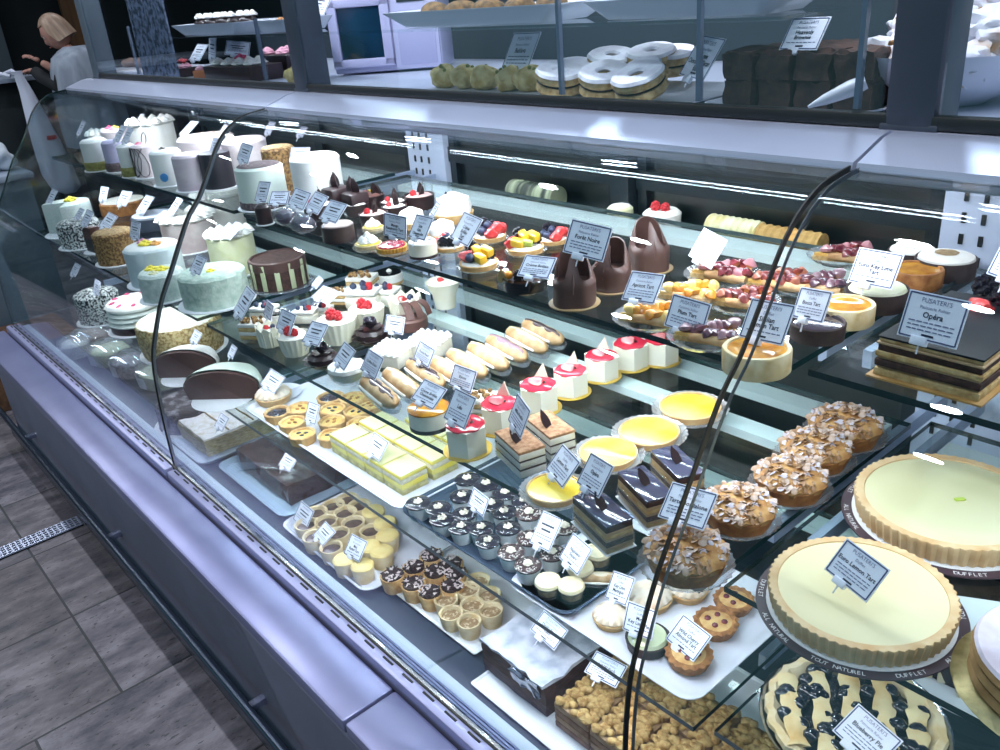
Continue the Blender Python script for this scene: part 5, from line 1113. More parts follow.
def c_crust(t, R, h):
    mb = MB(); mb.lathe([(0, .003), (R*.95, .003), (R, h*.5), (R, h-.008), (R*.96, h), (0, h)], 60, noi=.004, nf=110); part(t, 'nut_side', mb, mat('almond_side', 'dcc592', .8, '9a7c4a', 110, bump=1, lo=.4, hi=.6))
    mb = MB(); mb.lathe([(R*.97, h-.002), (R*.9, h+.004), (R*.5, h+.007), (0, h+.008)], 40, noi=.003); part(t, 'icing_top', mb, mat('ivory_icing', 'f2efe2', .6))
    part(t, 'cake_board', MB().disc(R*1.06, 0, .003), boardm)
def c_half_dome(icing):
    def f(t, R, h):
        n = 26; m = 8; vs = []; fs = []; pr = [(R*math.cos(math.radians(a)), h*(.42 if a == 0 else .42+.58*math.sin(math.radians(a))**.85)) for a in (0, 15, 30, 45, 60, 75, 86)]
        pr = [(R*.9, 0)]+pr+[(0, h)]
        mb = MB()
        for k, (q, z) in enumerate(pr):
            for i in range(n+1): a = PI*i/n; w_ = 1+.02*math.sin(5*a+k); vs.append((q*math.cos(a)*w_, q*math.sin(a)*w_, z))
        for k in range(len(pr)-1):
            for i in range(n): b_ = k*(n+1)+i; fs.append((b_, b_+1, b_+n+2, b_+n+1))
        mb.add(vs, fs); part(t, 'icing_dome', mb, icing)
        face = [(q, z) for q, z in pr]+[(-q, z) for q, z in pr[::-1][1:]]
        mb = MB(); mb.prism([(x*.97, z*.94) for x, z in face], -.0, .012, mx=TR(rx=PI/2)); part(t, 'cut_face', mb, mat('mousse_face', '4e3634', .6, '583e3a', 20))
        part(t, 'cake_board', MB().disc(R*.8, -.0004, .0008), boardm)
    return f
def c_dark(t, R, h): cake(t, R, h, mat('powdered_choc', '3b3338', .8, 'c9c2d0', 28, lo=.5, hi=.8), None, noi=.006)
Y, P, O = yelm, mat('mauve_petal', 'd08ab0', .6), mat('orange_petal', 'e8a860', .6)
# upper shelf, far bay: front row then back row
for a in [
 ('reflected_cream_heap', 'modelled reflection of a fluffy white cream heap at the upper shelf end', 96, 126, 24, 'U', .085, c_heap),  # solid heap standing in for a reflection in the end pane
 ('layer_cake', 'white cake with pistachio crumb band next to the reflected heap', 85, 142, 26, 'Uf', .1, c_band(whitef, olive)),
 ('layer_cake', 'lavender cake with dark base between two pistachio-banded cakes', 103, 143, 20, 'Uf', .1, c_band(lav, darkcr)),
 ('layer_cake', 'slim white cake with pistachio band left of the scribbled cake', 117, 147, 18, 'Uf', .1, c_band(whitef, olive)),
 ('scribble_cake', 'pinkish cake covered in black chocolate scribbles', 134, 147, 25, 'Uf', .1, c_scribble),
 ('layer_cake', 'white cake with a blue dot on its side', 156, 153, 31, 'Uf', .1, c_dot),
 ('layer_cake', 'plain mauve-grey cake left of the dark ridged cake', 178, 157, 31, 'Uf', .1, simple(mauve, pinkw)),
 ('ridged_cake', 'dark ridged chocolate cake at the far glass joint', 205, 155, 31, 'Uf', .1, c_layers),
 ('layer_cake', 'pale green cake with dark crumbs on top right of the joint', 249, 168, 48, 'Uf', .105, lambda t, R, h: (cake(t, R, h, mat('pale_green_side', 'dfe8e0', .6), darkcr), part(t, 'crumb_base', MB().lathe([(R, .003), (R*1.06, .006), (R*1.04, .018), (R, .022)], 40, noi=.003), darkcr))),
 ('flower_cake', 'white cake with pink and yellow flowers in the back row', 114, 130, 26, 'U', .1, c_flow(pinkw, [(-.4, -.2, .4, pinkm), (.2, 0, .4, Y), (.5, -.3, .3, P)])),
 ('layer_cake', 'white piped cake at the back behind the scribbled cake', 150, 124, 44, 'U', .11, simple(creamm, None, bead=12)),
 ('nut_topped_cake', 'white cake sprinkled with brown nuts behind the mauve one', 205, 137, 56, 'U', .115, simple(pinkw, mat('nut_dust', 'eee2da', .7, '9a6c48', 40, lo=.5, hi=.68))),
 ('layer_cake', 'pinkish white cake behind the far glass joint top', 243, 140, 44, 'U', .12, simple(pinkw)),
 ('nut_cake', 'tall cake with golden nut crust left of the plain white one', 277, 148, 34, 'U', .125, c_nut),
 ('layer_cake', 'tall plain white cake under lamp glare', 314, 157, 50, 'U', .125, simple(whitef, creamm)),
 ('chocolate_box_cake', 'dark chocolate square with tall shards behind the cards', 336, 188, 26, 'U', .055, lambda t, R, h: (cake(t, R, h, chocm, None, sq=True), [curl(t, (R*.4*(i-1), 0, h), i*1.3, .03) for i in range(3)])),
 ('chocolate_box_cake', 'dark square cake left of the gold-leaf chocolate cup', 354, 193, 22, 'U', .05, lambda t, R, h: (cake(t, R, h, chocm, None, sq=True), [curl(t, (R*.4*(i-1), 0, h), i*1.3+1, .03) for i in range(3)])),
 ('mini_cake', 'small black wrapped cake at the near left of the cards', 262, 206, 16, 'U', .045, simple(chocm)),
 # middle shelf, far bay
 ('cut_cake', 'white cake with a slice cut out at the far end', 65, 204, 46, 'M', .11, c_cut_white),
 ('coconut_cake', 'black and white coconut cake beside the cut white cake', 77, 222, 40, 'M', .085, c_coco),
 ('chocolate_wedge', 'brown and black chocolate cake wedge with a card', 91, 226, 22, 'M', .09, c_wedge, -.8),
 ('nut_cake', 'nut-covered round cake at the shelf front', 112, 232, 40, 'M', .1, c_nut),
 ('layer_cake', 'white cake with sugar flowers on top and side', 151, 246, 54, 'M', .11, lambda t, R, h: (cake(t, R, h, mat('blue_white_icing', 'dfe7ea', .6, 'd0dce2', 30, bump=.3), whitef, noi=.003), flowers(t, h+.006, [(-.45*R, -.1*R, .26*R, P), (-.1*R, -.15*R, .3*R, Y), (.2*R, .1*R, .24*R, O)]))),
 ('coconut_cake', 'small white coconut cake with yellow flowers at the joint', 160, 272, 44, 'M', .075, c_flow(whcoc, [(-.5, -.2, .35, Y), (0, .1, .35, Y), (.3, -.4, .25, yelw)], noi=.003)),
 ('coconut_cake', 'big round pale green coconut cake at the shelf corner', 211, 272, 66, 'M', .085, c_flow(mat('green_coconut', 'd3dfd2', .9, 'b2c6b8', 60, bump=1), [(.1, -.05, .16, Y)], noi=.003)),
 ('layer_cake', 'cream cake with pink-shaded side behind the far joint', 186, 219, 52, 'M', .1, simple(mat('blush_icing', 'e8dad6', .6, 'd2bcba', 20), creamm, bead=10)),
 ('piped_cake', 'pale yellow cake with piped cream top by the striped cake', 229, 235, 46, 'M', .115, simple(yelw, creamm, bead=12)),
 ('piped_cake', 'tall white cream cake behind the pale yellow one', 216, 196, 48, 'M', .13, simple(creamm, creamm, bead=12)),
 ('striped_cake', 'dark chocolate cake with pale vertical stripes on silver board', 276, 256, 55, 'M', .085, c_stripe),
 ('pie', 'brown-rimmed pie in the dark back of the middle shelf', 122, 200, 44, 'M', .05, lambda t, R, h: (cake(t, R, h, crustb, mat('pie_white', 'e6ded4', .6), board=False))),
 ('pie', 'dark pan with a white disc top behind the flower cake', 152, 214, 42, 'M', .05, lambda t, R, h: cake(t, R, h, mat('pan_blue', '39414f', .35), mat('disc_white', 'cfd2e0', .5), board=False)),
 # lower shelf, far bay
 ('coconut_cake', 'lower coconut-flecked dark cake at the dark end', 95, 293, 42, 'L', .1, c_coco),
 ('petal_cake', 'white layered cake scattered with pink petals', 133, 300, 56, 'L', .1, c_petal),
 ('almond_cake', 'white-topped cake with almond-coated side behind the joint', 177, 318, 82, 'L', .105, c_crust)]:
    CK(*a)
for nm, lb, px, py, w_, ic, rz in (('half_dome_cake', 'white domed half cake showing its brown cut face', 186, 357, 66, mat('dome_white', 'f0ece8', .6), -.25+PI*0), ('half_dome_cake', 'pale green domed half cake showing its brown cut face', 222, 378, 80, mat('dome_green', 'dde8dc', .6), -.25)):
    p = on(px, py+10, LU+.03); d = (p-EYE).dot(F_); t = thing(nm, lb, 'cake', (p.x, p.y, LU+.0015), math.radians(42)); c_half_dome(ic)(t, w_*d/FPX/2, .085)
# cellophane bags on the upper shelf
for i, (px, py, w_, lb) in enumerate(((285, 212, 24, 'crumpled cellophane bag left of the dark mousse round'), (303, 220, 28, 'bluish cellophane-wrapped cake next to the dark mousse round'))):
    p = on(px, py, zw(ZU['U'])+.03); d = (p-EYE).dot(F_); R = w_*d/FPX/2
    t = thing('wrapped_cake', lb, 'cake', (p.x, p.y, zw(ZU['U'])+.0005))
    mb = MB(); mb.blob(R, (0, 0, R*.62), (1, .85, .62), amp=.12, freq=40, seed=i, sub=3, flat=0); part(t, 'cake_body', mb, mat('wrapped_dark', '33303c', .4, '4a4658', 20))
    mb = MB(); mb.blob(R*1.06, (0, 0, R*.68), (1, .9, .68), amp=.3, freq=50, seed=i+4, sub=3, flat=0); part(t, 'cellophane', mb, glass('wrap_film', 'f4f6fa', .10, .12))
# deck, far bay: lidded tubs
lidg = glass('tub_plastic', 'f0f4f8', .1, .06, .1, 'eef2f6')
for px, py, w_, lb, m2, k in ((63, 342, 34, 'small clear tub with white label at the far end of the deck', creamm, 0), (80, 334, 46, 'clear tub of a brown ridged cake', mat('ridged_brown', '8a6a58', .7), 1), (97, 348, 46, 'clear tub of a pale yellow loaf', yelw, 2),
                              (118, 359, 44, 'clear tub with dark berry cake and large white label', mat('berry_dark', '6a4a58', .6, 'c8c0cc', 60), 3), (148, 369, 54, 'clear tub of pale cake with white label at the glass joint', yelw, 4)):
    p = on(px, py, LD+.07); d = (p-EYE).dot(F_); R = w_*d/FPX/2
    t = thing('cake_tub', lb, 'tub', (p.x, p.y+R*.3+.02, LD+.001))
    mb = MB(); mb.lathe([(0, .002), (R*.8, .002), (R*.84, .05), (R*.7, .058), (0, .06)], 30, noi=.003); part(t, 'cake_body', mb, m2)
    mb = MB(); mb.lathe([(0, 0), (R*.88, 0), (R*.97, .06), (R, .062), (R*.96, .07), (R*.6, .082), (0, .085), (0, .083), (R*.58, .08), (R*.94, .066), (R*.93, .06), (R*.86, .001), (0, .001)], 36); part(t, 'clear_tub', mb, lidg)
    mb = MB(); n = 8; vs = []
    for i in range(n+1):
        a = -2.2+1.1*i/n
        vs += [(R*.955*math.cos(a), R*.955*math.sin(a), .012), (R*1.0*math.cos(a), R*1.0*math.sin(a), .055)]
    mb.add(vs, [(2*i, 2*i+2, 2*i+3, 2*i+1) for i in range(n)]); part(t, 'white_label', mb, mat('label_white', 'd4dae8', .6))
p = on(188, 405, LD+.06); d = (p-EYE).dot(F_)
t = thing('chocolate_cake', 'powdered dark round cake behind the napoleon slab', 'cake', (p.x, p.y, LD+.001)); c_dark(t, 62*d/FPX/2, .075)

# cakes on the rear sill behind the upper shelf
RZ = zw(-.988)
def sill(name, lb, px, py, fn, dy=0):
    p = aty(px, py, 2.785*S); t = thing(name, lb, 'cake', (p.x, 2.785*S+dy, RZ+.0005)); fn(t); return t
def s_round(side, top, R, h, berry_=False):
    def f(t):
        cake(t, R, h, side, top, board=False, noi=.002)
        if berry_: berry(t, 'raspberry', (-.01, -.01, h+.008), .011, 1); berry(t, 'raspberry', (.012, -.004, h+.007), .010, 2)
    return f
def s_roll(m, L, R):
    def f(t):
        mb = MB(); n = 24; pts = [(-L/2+L*i/n, 0, R*.9) for i in range(n+1)]; mb.tube(pts, [R*(1+.08*math.sin(i*2.1)) for i in range(n+1)], 16); mb.v = [(x, y, max(0, z)) for x, y, z in mb.v]; part(t, 'roll', mb, m)
    return f
sill('round_cake', 'white round cake with red berries behind the upper shelf strip', 662, 212, s_round(creamm, creamm, .042, .04, True))
sill('round_cake', 'small pale yellow cake at the right of the dark rear post', 620, 200, s_round(yelw, creamm, .03, .035))
sill('cream_roll', 'pale cream roll behind the upper shelf left of the glass joint', 735, 226, s_roll(mat('pale_roll', 'dfe0bc', .6, 'c9ba7c', 30), .12, .026))
sill('sponge_roll', 'tan sponge roll behind the upper shelf at the glass joint', 790, 232, s_roll(mat('tan_roll', 'c4a060', .7, 'a07c40', 30, stretch=(.3, 3, 3)), .14, .024))
sill('striped_roll', 'dark green striped roll behind the upper shelf left of the post', 535, 192, s_roll(mat('striped_roll', '2f3a30', .5, '9fa88a', 14, stretch=(3, .3, .3), lo=.45, hi=.6), .17, .03))
# ------------------------------------------------------------------ things on the counter top
TZ = zw(-.402)
def topat(px, py, y): p = aty(px, py, y*S); return p
def plate(name, label, cx, cy, w, d, z, rz=0, h=.016):
    t = thing(name, label, 'platter', (cx, cy, z+.0005), rz)
    def rr(w, d, r, n=5): return [(sx*(w/2-r)+r*math.cos(a), sy*(d/2-r)+r*math.sin(a)) for sx, sy, a0 in ((1, 1, 0), (-1, 1, 90), (-1, -1, 180), (1, -1, 270)) for a in (math.radians(a0+90*i/n) for i in range(n+1))]
    L = [(rr(w*.8, d*.74, .02), 0), (rr(w, d, .03), h), (rr(w, d, .03), h+.002), (rr(w-.012, d-.012, .028), h+.001), (rr(w*.79, d*.72, .02), .003)]
    mb = MB(); n = len(L[0][0]); vs = [(x, y, zz) for ring, zz in L for x, y in ring]
    mb.add(vs, [tuple(range(n-1, -1, -1))]+[(k*n+i, k*n+(i+1) % n, (k+1)*n+(i+1) % n, (k+1)*n+i) for k in range(4) for i in range(n)]+[tuple(range(4*n, 5*n))]); part(t, 'platter_body', mb, platem); return t
# doughnut-like ring cookies
a_, b_ = topat(528, 104, 2.17), topat(683, 110, 2.17)
plate('platter', 'white platter under the sugared ring cookies', (a_.x+b_.x)/2, 2.42*S, abs(b_.x-a_.x), .25, TZ, 0, .012)
DZ = TZ+.02
DON = [(572, 69, 2.36, 0, 0, 'sugared ring cookie on the left pile, open hole on top'), (560, 90, 2.30, 0, .05, 'lowest sugared ring cookie at the platter left end'), (611, 53, 2.5, 0, 0, 'sugared ring cookie at the top of the pile'),
       (605, 82, 2.30, .1, 0, 'sugared ring cookie in the front middle of the pile'), (643, 76, 2.36, .3, -.25, 'tilted sugared ring cookie leaning right'), (642, 92, 2.28, .2, -.18, 'lowest tilted sugared ring cookie at the right'), (652, 49, 2.56, .05, -.1, 'sugared ring cookie at the back right of the pile'),
       (672, 50, 2.62, 0, -.1, 'sugared ring cookie farthest right behind the folder'), (606, 66, 2.5, 0, 0, 'sugared ring cookie under the topmost one'), (575, 86, 2.42, 0, 0, 'sugared ring cookie under the left pile')]
for px, py, y, rx, ry, lb in DON:
    p = aty(px, py, y*S); o = inst('donut', b_donut, 'ring_cookie', lb, 'cookie', (p.x, p.y, max(DZ, p.z-.038)), px*.3, 'sugared ring cookies on the white platter'); o.rotation_euler = (rx+.15, ry+.19, 0)
# brownie slabs
a_, b_ = topat(688, 112, 2.17), topat(868, 112, 2.17)
plate('platter', 'white platter under the dark brownie slabs', (a_.x+b_.x)/2+.0, 2.45*S, abs(b_.x-a_.x)*.98, .26, TZ, 0, .012)
brm = mat('brownie_side', '2a1a17', .8, '42291f', 60, bump=.8); brt = mat('brownie_top', '5c3a30', .75, '3a2722', 45, bump=.6)
bx0, bx1 = a_.x+.03, b_.x-.04
for i in range(4):
    for j in range(2):
        t = thing('brownie', 'dark brownie slab, %s from the ring cookies, %s layer' % (('first', 'second', 'third', 'fourth')[i], ('lower', 'upper')[j]), 'brownie', (bx0+(bx1-bx0)*(i+.5)/4, 2.44*S+.004*i-.003*j, TZ+.006+.041*j), .06*(i-1.5), 'brownie slabs on the white platter')
        mb = MB(); mb.box((bx1-bx0)/4*.97, .17, .038, (0, 0, .019), sub=7, noi=.006, nf=45, seed=i+4*j); part(t, 'slab', mb, brm)
        mb = MB(); mb.box((bx1-bx0)/4*.93, .163, .008, (0, 0, .038), sub=7, noi=.006, nf=60, seed=i+9); part(t, 'cracked_top', mb, brt)
# bowl of meringues
bc = aty(950, 88, 2.58*S); bc.z = TZ
t = thing('white_bowl', 'wide white bowl heaped with meringues behind the dark post', 'bowl', (bc.x, bc.y, TZ+.0005)); BR = .145
part(t, 'bowl_body', MB().lathe([(0, 0), (.05, 0), (.055, .004), (BR*.8, .04), (BR, .075), (BR+.002, .077), (BR-.004, .076), (BR*.78, .044), (.05, .008), (0, .008)], 64), platem)
for i, (x, y, z, lb) in enumerate(((-.07, -.05, .05, 'meringue at the left rim of the bowl, lower'), (-.06, .02, .085, 'meringue at the left of the bowl, upper'), (.03, -.065, .05, 'large cracked meringue at the bowl front right of the post'), (.06, -.02, .085, 'meringue just above the large cracked one'), (.0, .0, .09, 'meringue hidden behind the post'), (.085, .04, .09, 'meringue at the bowl back right'), (.03, .04, .12, 'topmost meringue of the heap'), (-.02, -.07, .055, 'meringue at the bowl front behind the post'))):
    o = inst('mer%d' % (i % 3), P_(b_meringue, i % 3), 'meringue', lb, 'meringue', (bc.x+x, bc.y+y, TZ+z-.02), i*1.3, 'meringues in the white bowl')
sp = aty(808, 107, 2.2*S); sq_ = aty(866, 82, 2.27*S)
t = thing('serving_spatula', 'white pointed spatula leaning between the brownies and the bowl', 'spatula', sp)
o = part(t, 'blade', MB().tube([(0, 0, 0), (sq_-sp)*.3, (sq_-sp)*.75, sq_-sp], [.002, .008, .012, .01], 12), platem)
for _ in (): o = part(t, 'scoop_body', MB().lathe([(.0, 0), (.004, .004), (.010, .05), (.013, .13), (.011, .132), (0, .13)], 24), platem); o.rotation_euler = (math.radians(80), 0, math.radians(-70)); o.location = (.05, 0, .012)
# microwave
p = aty(392, 80, 2.83*S)
t = thing('microwave', 'white microwave oven with dark door window', 'microwave', (p.x-.07, p.y+.07, TZ+.0005), .72)
W, Hh, Dp = .33, .22, .18
part(t, 'housing', MB().box(W, Dp, Hh, (0, 0, Hh/2+.005), .006), mat('microwave_white', 'b6b4d6', .4))
mb = MB(); fw = .185
for c, sx, sz in (((-.07, 0, Hh/2+.005+.082), fw, .024), ((-.07, 0, Hh/2+.005-.082), fw, .024), ((-.07-fw/2+.014, 0, Hh/2+.005), .028, .182), ((-.07+fw/2-.014, 0, Hh/2+.005), .028, .182)): mb.box(sx, .016, sz, c, .003)
o = part(t, 'door', mb, mat('microwave_white', 'b6b4d6', .4)); o.location = (0, -Dp/2-.008, 0)
g = part(o, 'door_window', MB().box(.14, .004, .15, (-.07, .003, Hh/2+.005)), mat('window_dark', '0e2430', .08, '16405e', 5, spec=1))
mb = MB(); mb.box(.135, .012, Hh-.006, (.094, 0, Hh/2+.005), .003); o = part(t, 'control_panel', mb, mat('microwave_white', 'b6b4d6', .4)); o.location = (0, -Dp/2-.004, 0)
part(o, 'display', MB().box(.08, .003, .02, (.088, -.007, Hh-.022)), blackm); part(o, 'panel_recess', MB().box(.11, .003, .11, (.096, -.0065, .075), .001), mat('panel_lilac', 'a4a2c8', .4))
# baklava-like green pastries
for i, (px, py, lb) in enumerate(((444, 78, 'green-tinged pastry next to the microwave'), (466, 81, 'green-tinged pastry second from the microwave'), (487, 82, 'green-tinged pastry third from the microwave'), (510, 83, 'green-tinged pastry under the Baklava card'), (530, 84, 'brownish pastry next to the ring cookies'))):
    p = aty(px, py+6, 2.42*S); inst('bakl', b_baklava, 'nut_pastry', lb, 'pastry', (p.x, p.y, TZ+.003), i*1.7, 'green nut pastries', .95)
p0, p1 = aty(430, 92, 2.36*S), aty(540, 95, 2.36*S); plate('platter', 'thin white platter under the green pastries', (p0.x+p1.x)/2, 2.44*S, abs(p1.x-p0.x), .16, TZ-.001, 0, .003)
# upper glass shelf: long white dishes
UZ = zw(-.136)
for px, w_, lb, k in ((490, .58, 'long white dish on the upper glass shelf right of the microwave', 0), (225, .5, 'long white dish of iced cakes on the upper glass shelf', 1), (292, .2, 'short white dish on the upper shelf behind the near post', 2), (700, .4, 'white dish with flat breads on the upper shelf', 3)):
    p = aty(px, 20, 2.38*S); t = plate('serving_dish', lb, p.x, 2.38*S, w_, .17, UZ, 0, .03)
    n = 5
    for i in range(n):
        x = p.x-w_*.32+w_*.64*i/(n-1)
        cols = [('dark_pastry', mat('seed_pastry', '4a3a2c', .8, '8c6a40', 60), 'dark seeded roll'), ('iced_cake', creamm, 'iced dark cake'), ('bread_roll', crustb, 'brown glazed roll'), ('flat_bread', mat('flat_bread', 'd8b47c', .7, 'a8783f', 25), 'cracked golden flat bread')][k]
        u = thing(cols[0], '%s, %s along the dish from the far end' % (cols[2], ('first', 'second', 'third', 'fourth', 'fifth')[i]), 'pastry', (x, 2.38*S, UZ+.0045), i*.7, cols[2]+'s on the upper shelf')
        mb = MB(); mb.blob(min(.036, w_*.075), (0, 0, .022), (1, .85, .6), amp=.2, freq=30, seed=i+k, sub=3, flat=0); part(u, 'pastry_body', mb, cols[1] if k != 1 else chocm)
        if k == 1: mb = MB(); [rosette(mb, .014, .016, (.02*math.cos(q*1.57), .016*math.sin(q*1.57), .042), n=5) for q in range(4)]; part(u, 'cream_rosettes', mb, creamm)
# left part of the counter display
def boxcake(lb, px, py, y, w_, d_, h_, m1, m2, nm='iced_cake_bar', n=3, m3=None, grp=None):
    p = aty(px, py, y*S); t = thing(nm, lb, 'cake', (p.x, p.y, TZ+.001), .05)
    mb = MB(); mb.box(w_, d_, h_, (0, 0, h_/2), .004); part(t, 'cake_body', mb, m1)
    mb = MB(); [rosette(mb, d_*.22, d_*.2, (-w_*.36+w_*.72*i/(n-1), (-.2+.4*(i % 2))*d_, h_), n=5) for i in range(n)]; part(t, 'cream_rosettes', mb, m2)
    if m3: flowers(t, h_+.02, [(0, 0, .02, m3)])
    return t
pk = mat('pink_cream_icing', 'e6a8bc', .5)
boxcake('dark cake bar topped with white rosettes and a pink flower', 245, 82, 2.4, .3, .12, .045, chocm, creamm, n=7, m3=pinkm)
boxcake('small orange-sided cake with pink cream next to the dark bar', 212, 80, 2.35, .1, .08, .03, mat('orange_sponge', 'b06a40', .8), pk, n=3)
boxcake('small dark cake with pink cream and red berry', 185, 76, 2.4, .1, .08, .03, chocm, pk, n=3, m3=raspm)
boxcake('dark cake bar with pink stripe topping left of the near post', 290, 80, 2.72, .2, .12, .06, chocm, pk, n=4)
for px, py, lb in ((296, 76, 'pale nut pastry just left of the near post'), (316, 76, 'golden pastry just right of the near post')): p = aty(px, py, 2.35*S); inst('bakl', b_baklava, 'nut_pastry', lb, 'pastry', (p.x, p.y, TZ+.001), px, None, .9)
p = aty(150, 72, 2.6*S); t = thing('flat_pastry_tray', 'dim tray of flat brown pastries behind the textured pane', 'tray', (p.x, p.y, TZ+.001))
mb = MB(); mb.box(.55, .25, .012, (0, 0, .006), .003); part(t, 'tray_body', mb, platem); mb = MB(); [mb.blob(.05, (-.2+.1*i, .02*(i % 2), .03), (1, .8, .4), amp=.3, seed=i, sub=2) for i in range(5)]; part(t, 'pastry_row', mb, mat('dim_pastry', '8a6a58', .7, '6a5048', 40))
t = thing('textured_pane', 'hammered glass pane standing upright at the far counter end', 'glass panel', (aty(150, 60, 2.25*S).x, 2.3*S, TZ+.0006))
tp_ = bpy.data.materials.new('hammered_glass'); part(t, 'pane', MB().box(.34, .006, .36, (0, 0, .18)), mat('hammered_glass', '6b7790', .2, '3a4656', 46, bump=1.0, lo=.42, hi=.6, detail=1), False)

# ------------------------------------------------------------------ far left: counter, bag, person
t = thing('service_counter', 'dark service counter in front of the woman', 'counter', (-8.0, .32, 0))
part(t, 'cabinet', MB().box(.78, 3.0, 1.225, (0, 0, .6125), .004), mat('counter_dark', '18252a', .6)); part(t, 'counter_slab', MB().box(1.1, 3.08, .03, (0, 0, 1.2405), .004), mat('slab_grey', '8f9cae', .35))
t = thing('side_table', 'grey side table beyond the end of the pastry case', 'table', (-5.0, .66, 0))
part(t, 'cabinet', MB().box(.62, .66, .93, (0, 0, .465), .004), mat('side_grey', '5b6a78', .5)); part(t, 'table_top', MB().box(.66, .7, .03, (0, 0, .945), .004), mat('slab_grey', '8f9cae', .35))
t = thing('crumpled_paper', 'heap of crumpled white paper on the grey side table', 'paper', (-4.9, .9, .96))
mb = MB(); mb.blob(.1, (0, 0, .06), (1.1, .9, .75), amp=.5, freq=14, seed=4, sub=4, flat=0); part(t, 'paper_heap', mb, mat('crumpled_white', 'b9c4d0', .8))
t = thing('wooden_plinth', 'low wooden plinth beyond the end of the pastry case', 'plinth', (-4.42, .75, 0)); part(t, 'plinth_body', MB().box(.42, .5, .27, (0, -.1, .135), .004), mat('plinth_wood', '7c5a40', .5, '5c4030', 8, stretch=(1, 6, 6)))
bag = thing('plastic_bag', 'tall thin white plastic bag hanging off the dark counter', 'bag', (-7.435, 1.67, 1.274))
mb = MB(); n = 20; prof = [(.05, .03), (.03, 0), (.045, -.12), (.07, -.3), (.10, -.5), (.115, -.72), (.1, -.86), (.04, -.9)]
vs = []; fs = []
for k, (q, z) in enumerate(prof):
    for i in range(n): a = 2*PI*i/n; w_ = 1+.12*math.sin(5*a+k); vs.append((.07+.5*q*math.cos(a)*w_, q*math.sin(a)*w_+.02*k, z))
for k in range(len(prof)-1):
    for i in range(n): j = (i+1) % n; fs.append((k*n+i, k*n+n+i, k*n+n+j, k*n+j))
fs.append(tuple(range((len(prof)-1)*n, len(prof)*n))); mb.add(vs, fs); part(bag, 'bag_body', mb, mat('bag_white', 'd0d6ea', .5))
mb = MB(); mb.tube([(.05, -.03, 0), (-.02, -.1, .03), (-.07, -.12, .0), (-.06, -.12, -.1)], [.012, .016, .014, .008], 8); mb.tube([(.05, .03, 0), (0, .0, .035), (-.06, -.04, .02)], [.012, .014, .01], 8); part(bag, 'bag_handles', mb, mat('bag_white', 'd0d6ea', .5))
part(bag, 'red_print', MB().box(.004, .07, .03, (.123, .11, -.46)), redm)

def skin_body(name, nodes, edges, parent, m, sub=2):
    me = bpy.data.meshes.new(name); me.from_pydata([n[0] for n in nodes], edges, []); me.update()
    o = bpy.data.objects.new(name, me); COL.objects.link(o); o.parent = parent
    md = o.modifiers.new('skin', 'SKIN'); md.use_smooth_shade = True
    for v, n in zip(me.skin_vertices[0].data, nodes): v.radius = (n[1], n[2] if len(n) > 2 else n[1])
    me.skin_vertices[0].data[0].use_root = True
    s = o.modifiers.new('sub', 'SUBSURF'); s.levels = s.render_levels = sub
    me.materials.append(m); return o
# the woman: local +x faces the counter (world -x -y), z up
wm = thing('person', 'woman with blonde bob and pale grey shawl bending over the dark counter', 'person', (-7.12, 2.09, 0), math.radians(222))
skin = mat('skin_tone', 'b98a7c', .55, 'a87a6e', 30)
wm_h = -.02
N_ = [((0, 0, .9), .15, .13), ((0, 0, 1.05), .13, .12), ((.02, 0, 1.2), .145, .12), ((.05, 0, 1.33), .13, .1), ((.08, 0, 1.405), .05, .05), ((.10, 0, 1.45), .046, .046),
      ((.05, .14, 1.335), .055, .055), ((.10, .20, 1.17), .042, .042), ((.30, .10, 1.25), .034, .034), ((.37, .05, 1.298), .026, .026),
      ((.05, -.14, 1.335), .055, .055), ((.14, -.21, 1.17), .042, .042), ((.36, -.16, 1.29), .034, .034), ((.42, -.13, 1.345), .026, .026),
      ((0, .09, .82), .095, .095), ((0, .09, .46), .07, .07), ((-.01, .09, .08), .045, .045), ((.1, .09, .04), .035, .03), ((0, -.09, .82), .095, .095), ((0, -.09, .46), .07, .07), ((-.01, -.09, .08), .045, .045), ((.1, -.09, .04), .035, .03)]
E_ = [(0, 1), (1, 2), (2, 3), (3, 4), (4, 5), (3, 6), (6, 7), (7, 8), (8, 9), (3, 10), (10, 11), (11, 12), (12, 13), (0, 14), (14, 15), (15, 16), (16, 17), (0, 18), (18, 19), (19, 20), (20, 21)]
body = skin_body('body', N_, E_, wm, skin)
def hand(base, d, up, side):
    d = Vector(d).normalized(); up = Vector(up).normalized(); sd = d.cross(up).normalized()*side
    b = Vector(base); nodes = [(b, .024, .016), (b+d*.035, .028, .014), (b+d*.06, .03, .013)]; ed = [(0, 1), (1, 2)]
    for i, (off, L) in enumerate(((-.028, .055), (-.009, .065), (.01, .06), (.028, .048))):
        q = b+d*.065+sd*off; n0 = len(nodes); nodes += [(q+d*L*.4-up*.004, .0085), (q+d*L*.75-up*.014, .008), (q+d*L-up*.028, .007)]; ed += [(2, n0), (n0, n0+1), (n0+1, n0+2)]
    n0 = len(nodes); nodes += [(b+d*.03-sd*.034, .0095), (b+d*.06-sd*.05-up*.01, .009), (b+d*.08-sd*.048-up*.02, .008)]; ed += [(1, n0), (n0, n0+1), (n0+1, n0+2)]
    return skin_body('hand', nodes, ed, wm, skin, 1)
hand((.375, .047, 1.30), (1, -.35, -.05), (0, 0, 1), 1); hand((.425, -.128, 1.348), (.75, .15, .5), (-.4, 0, 1), -1)
hd = MB()
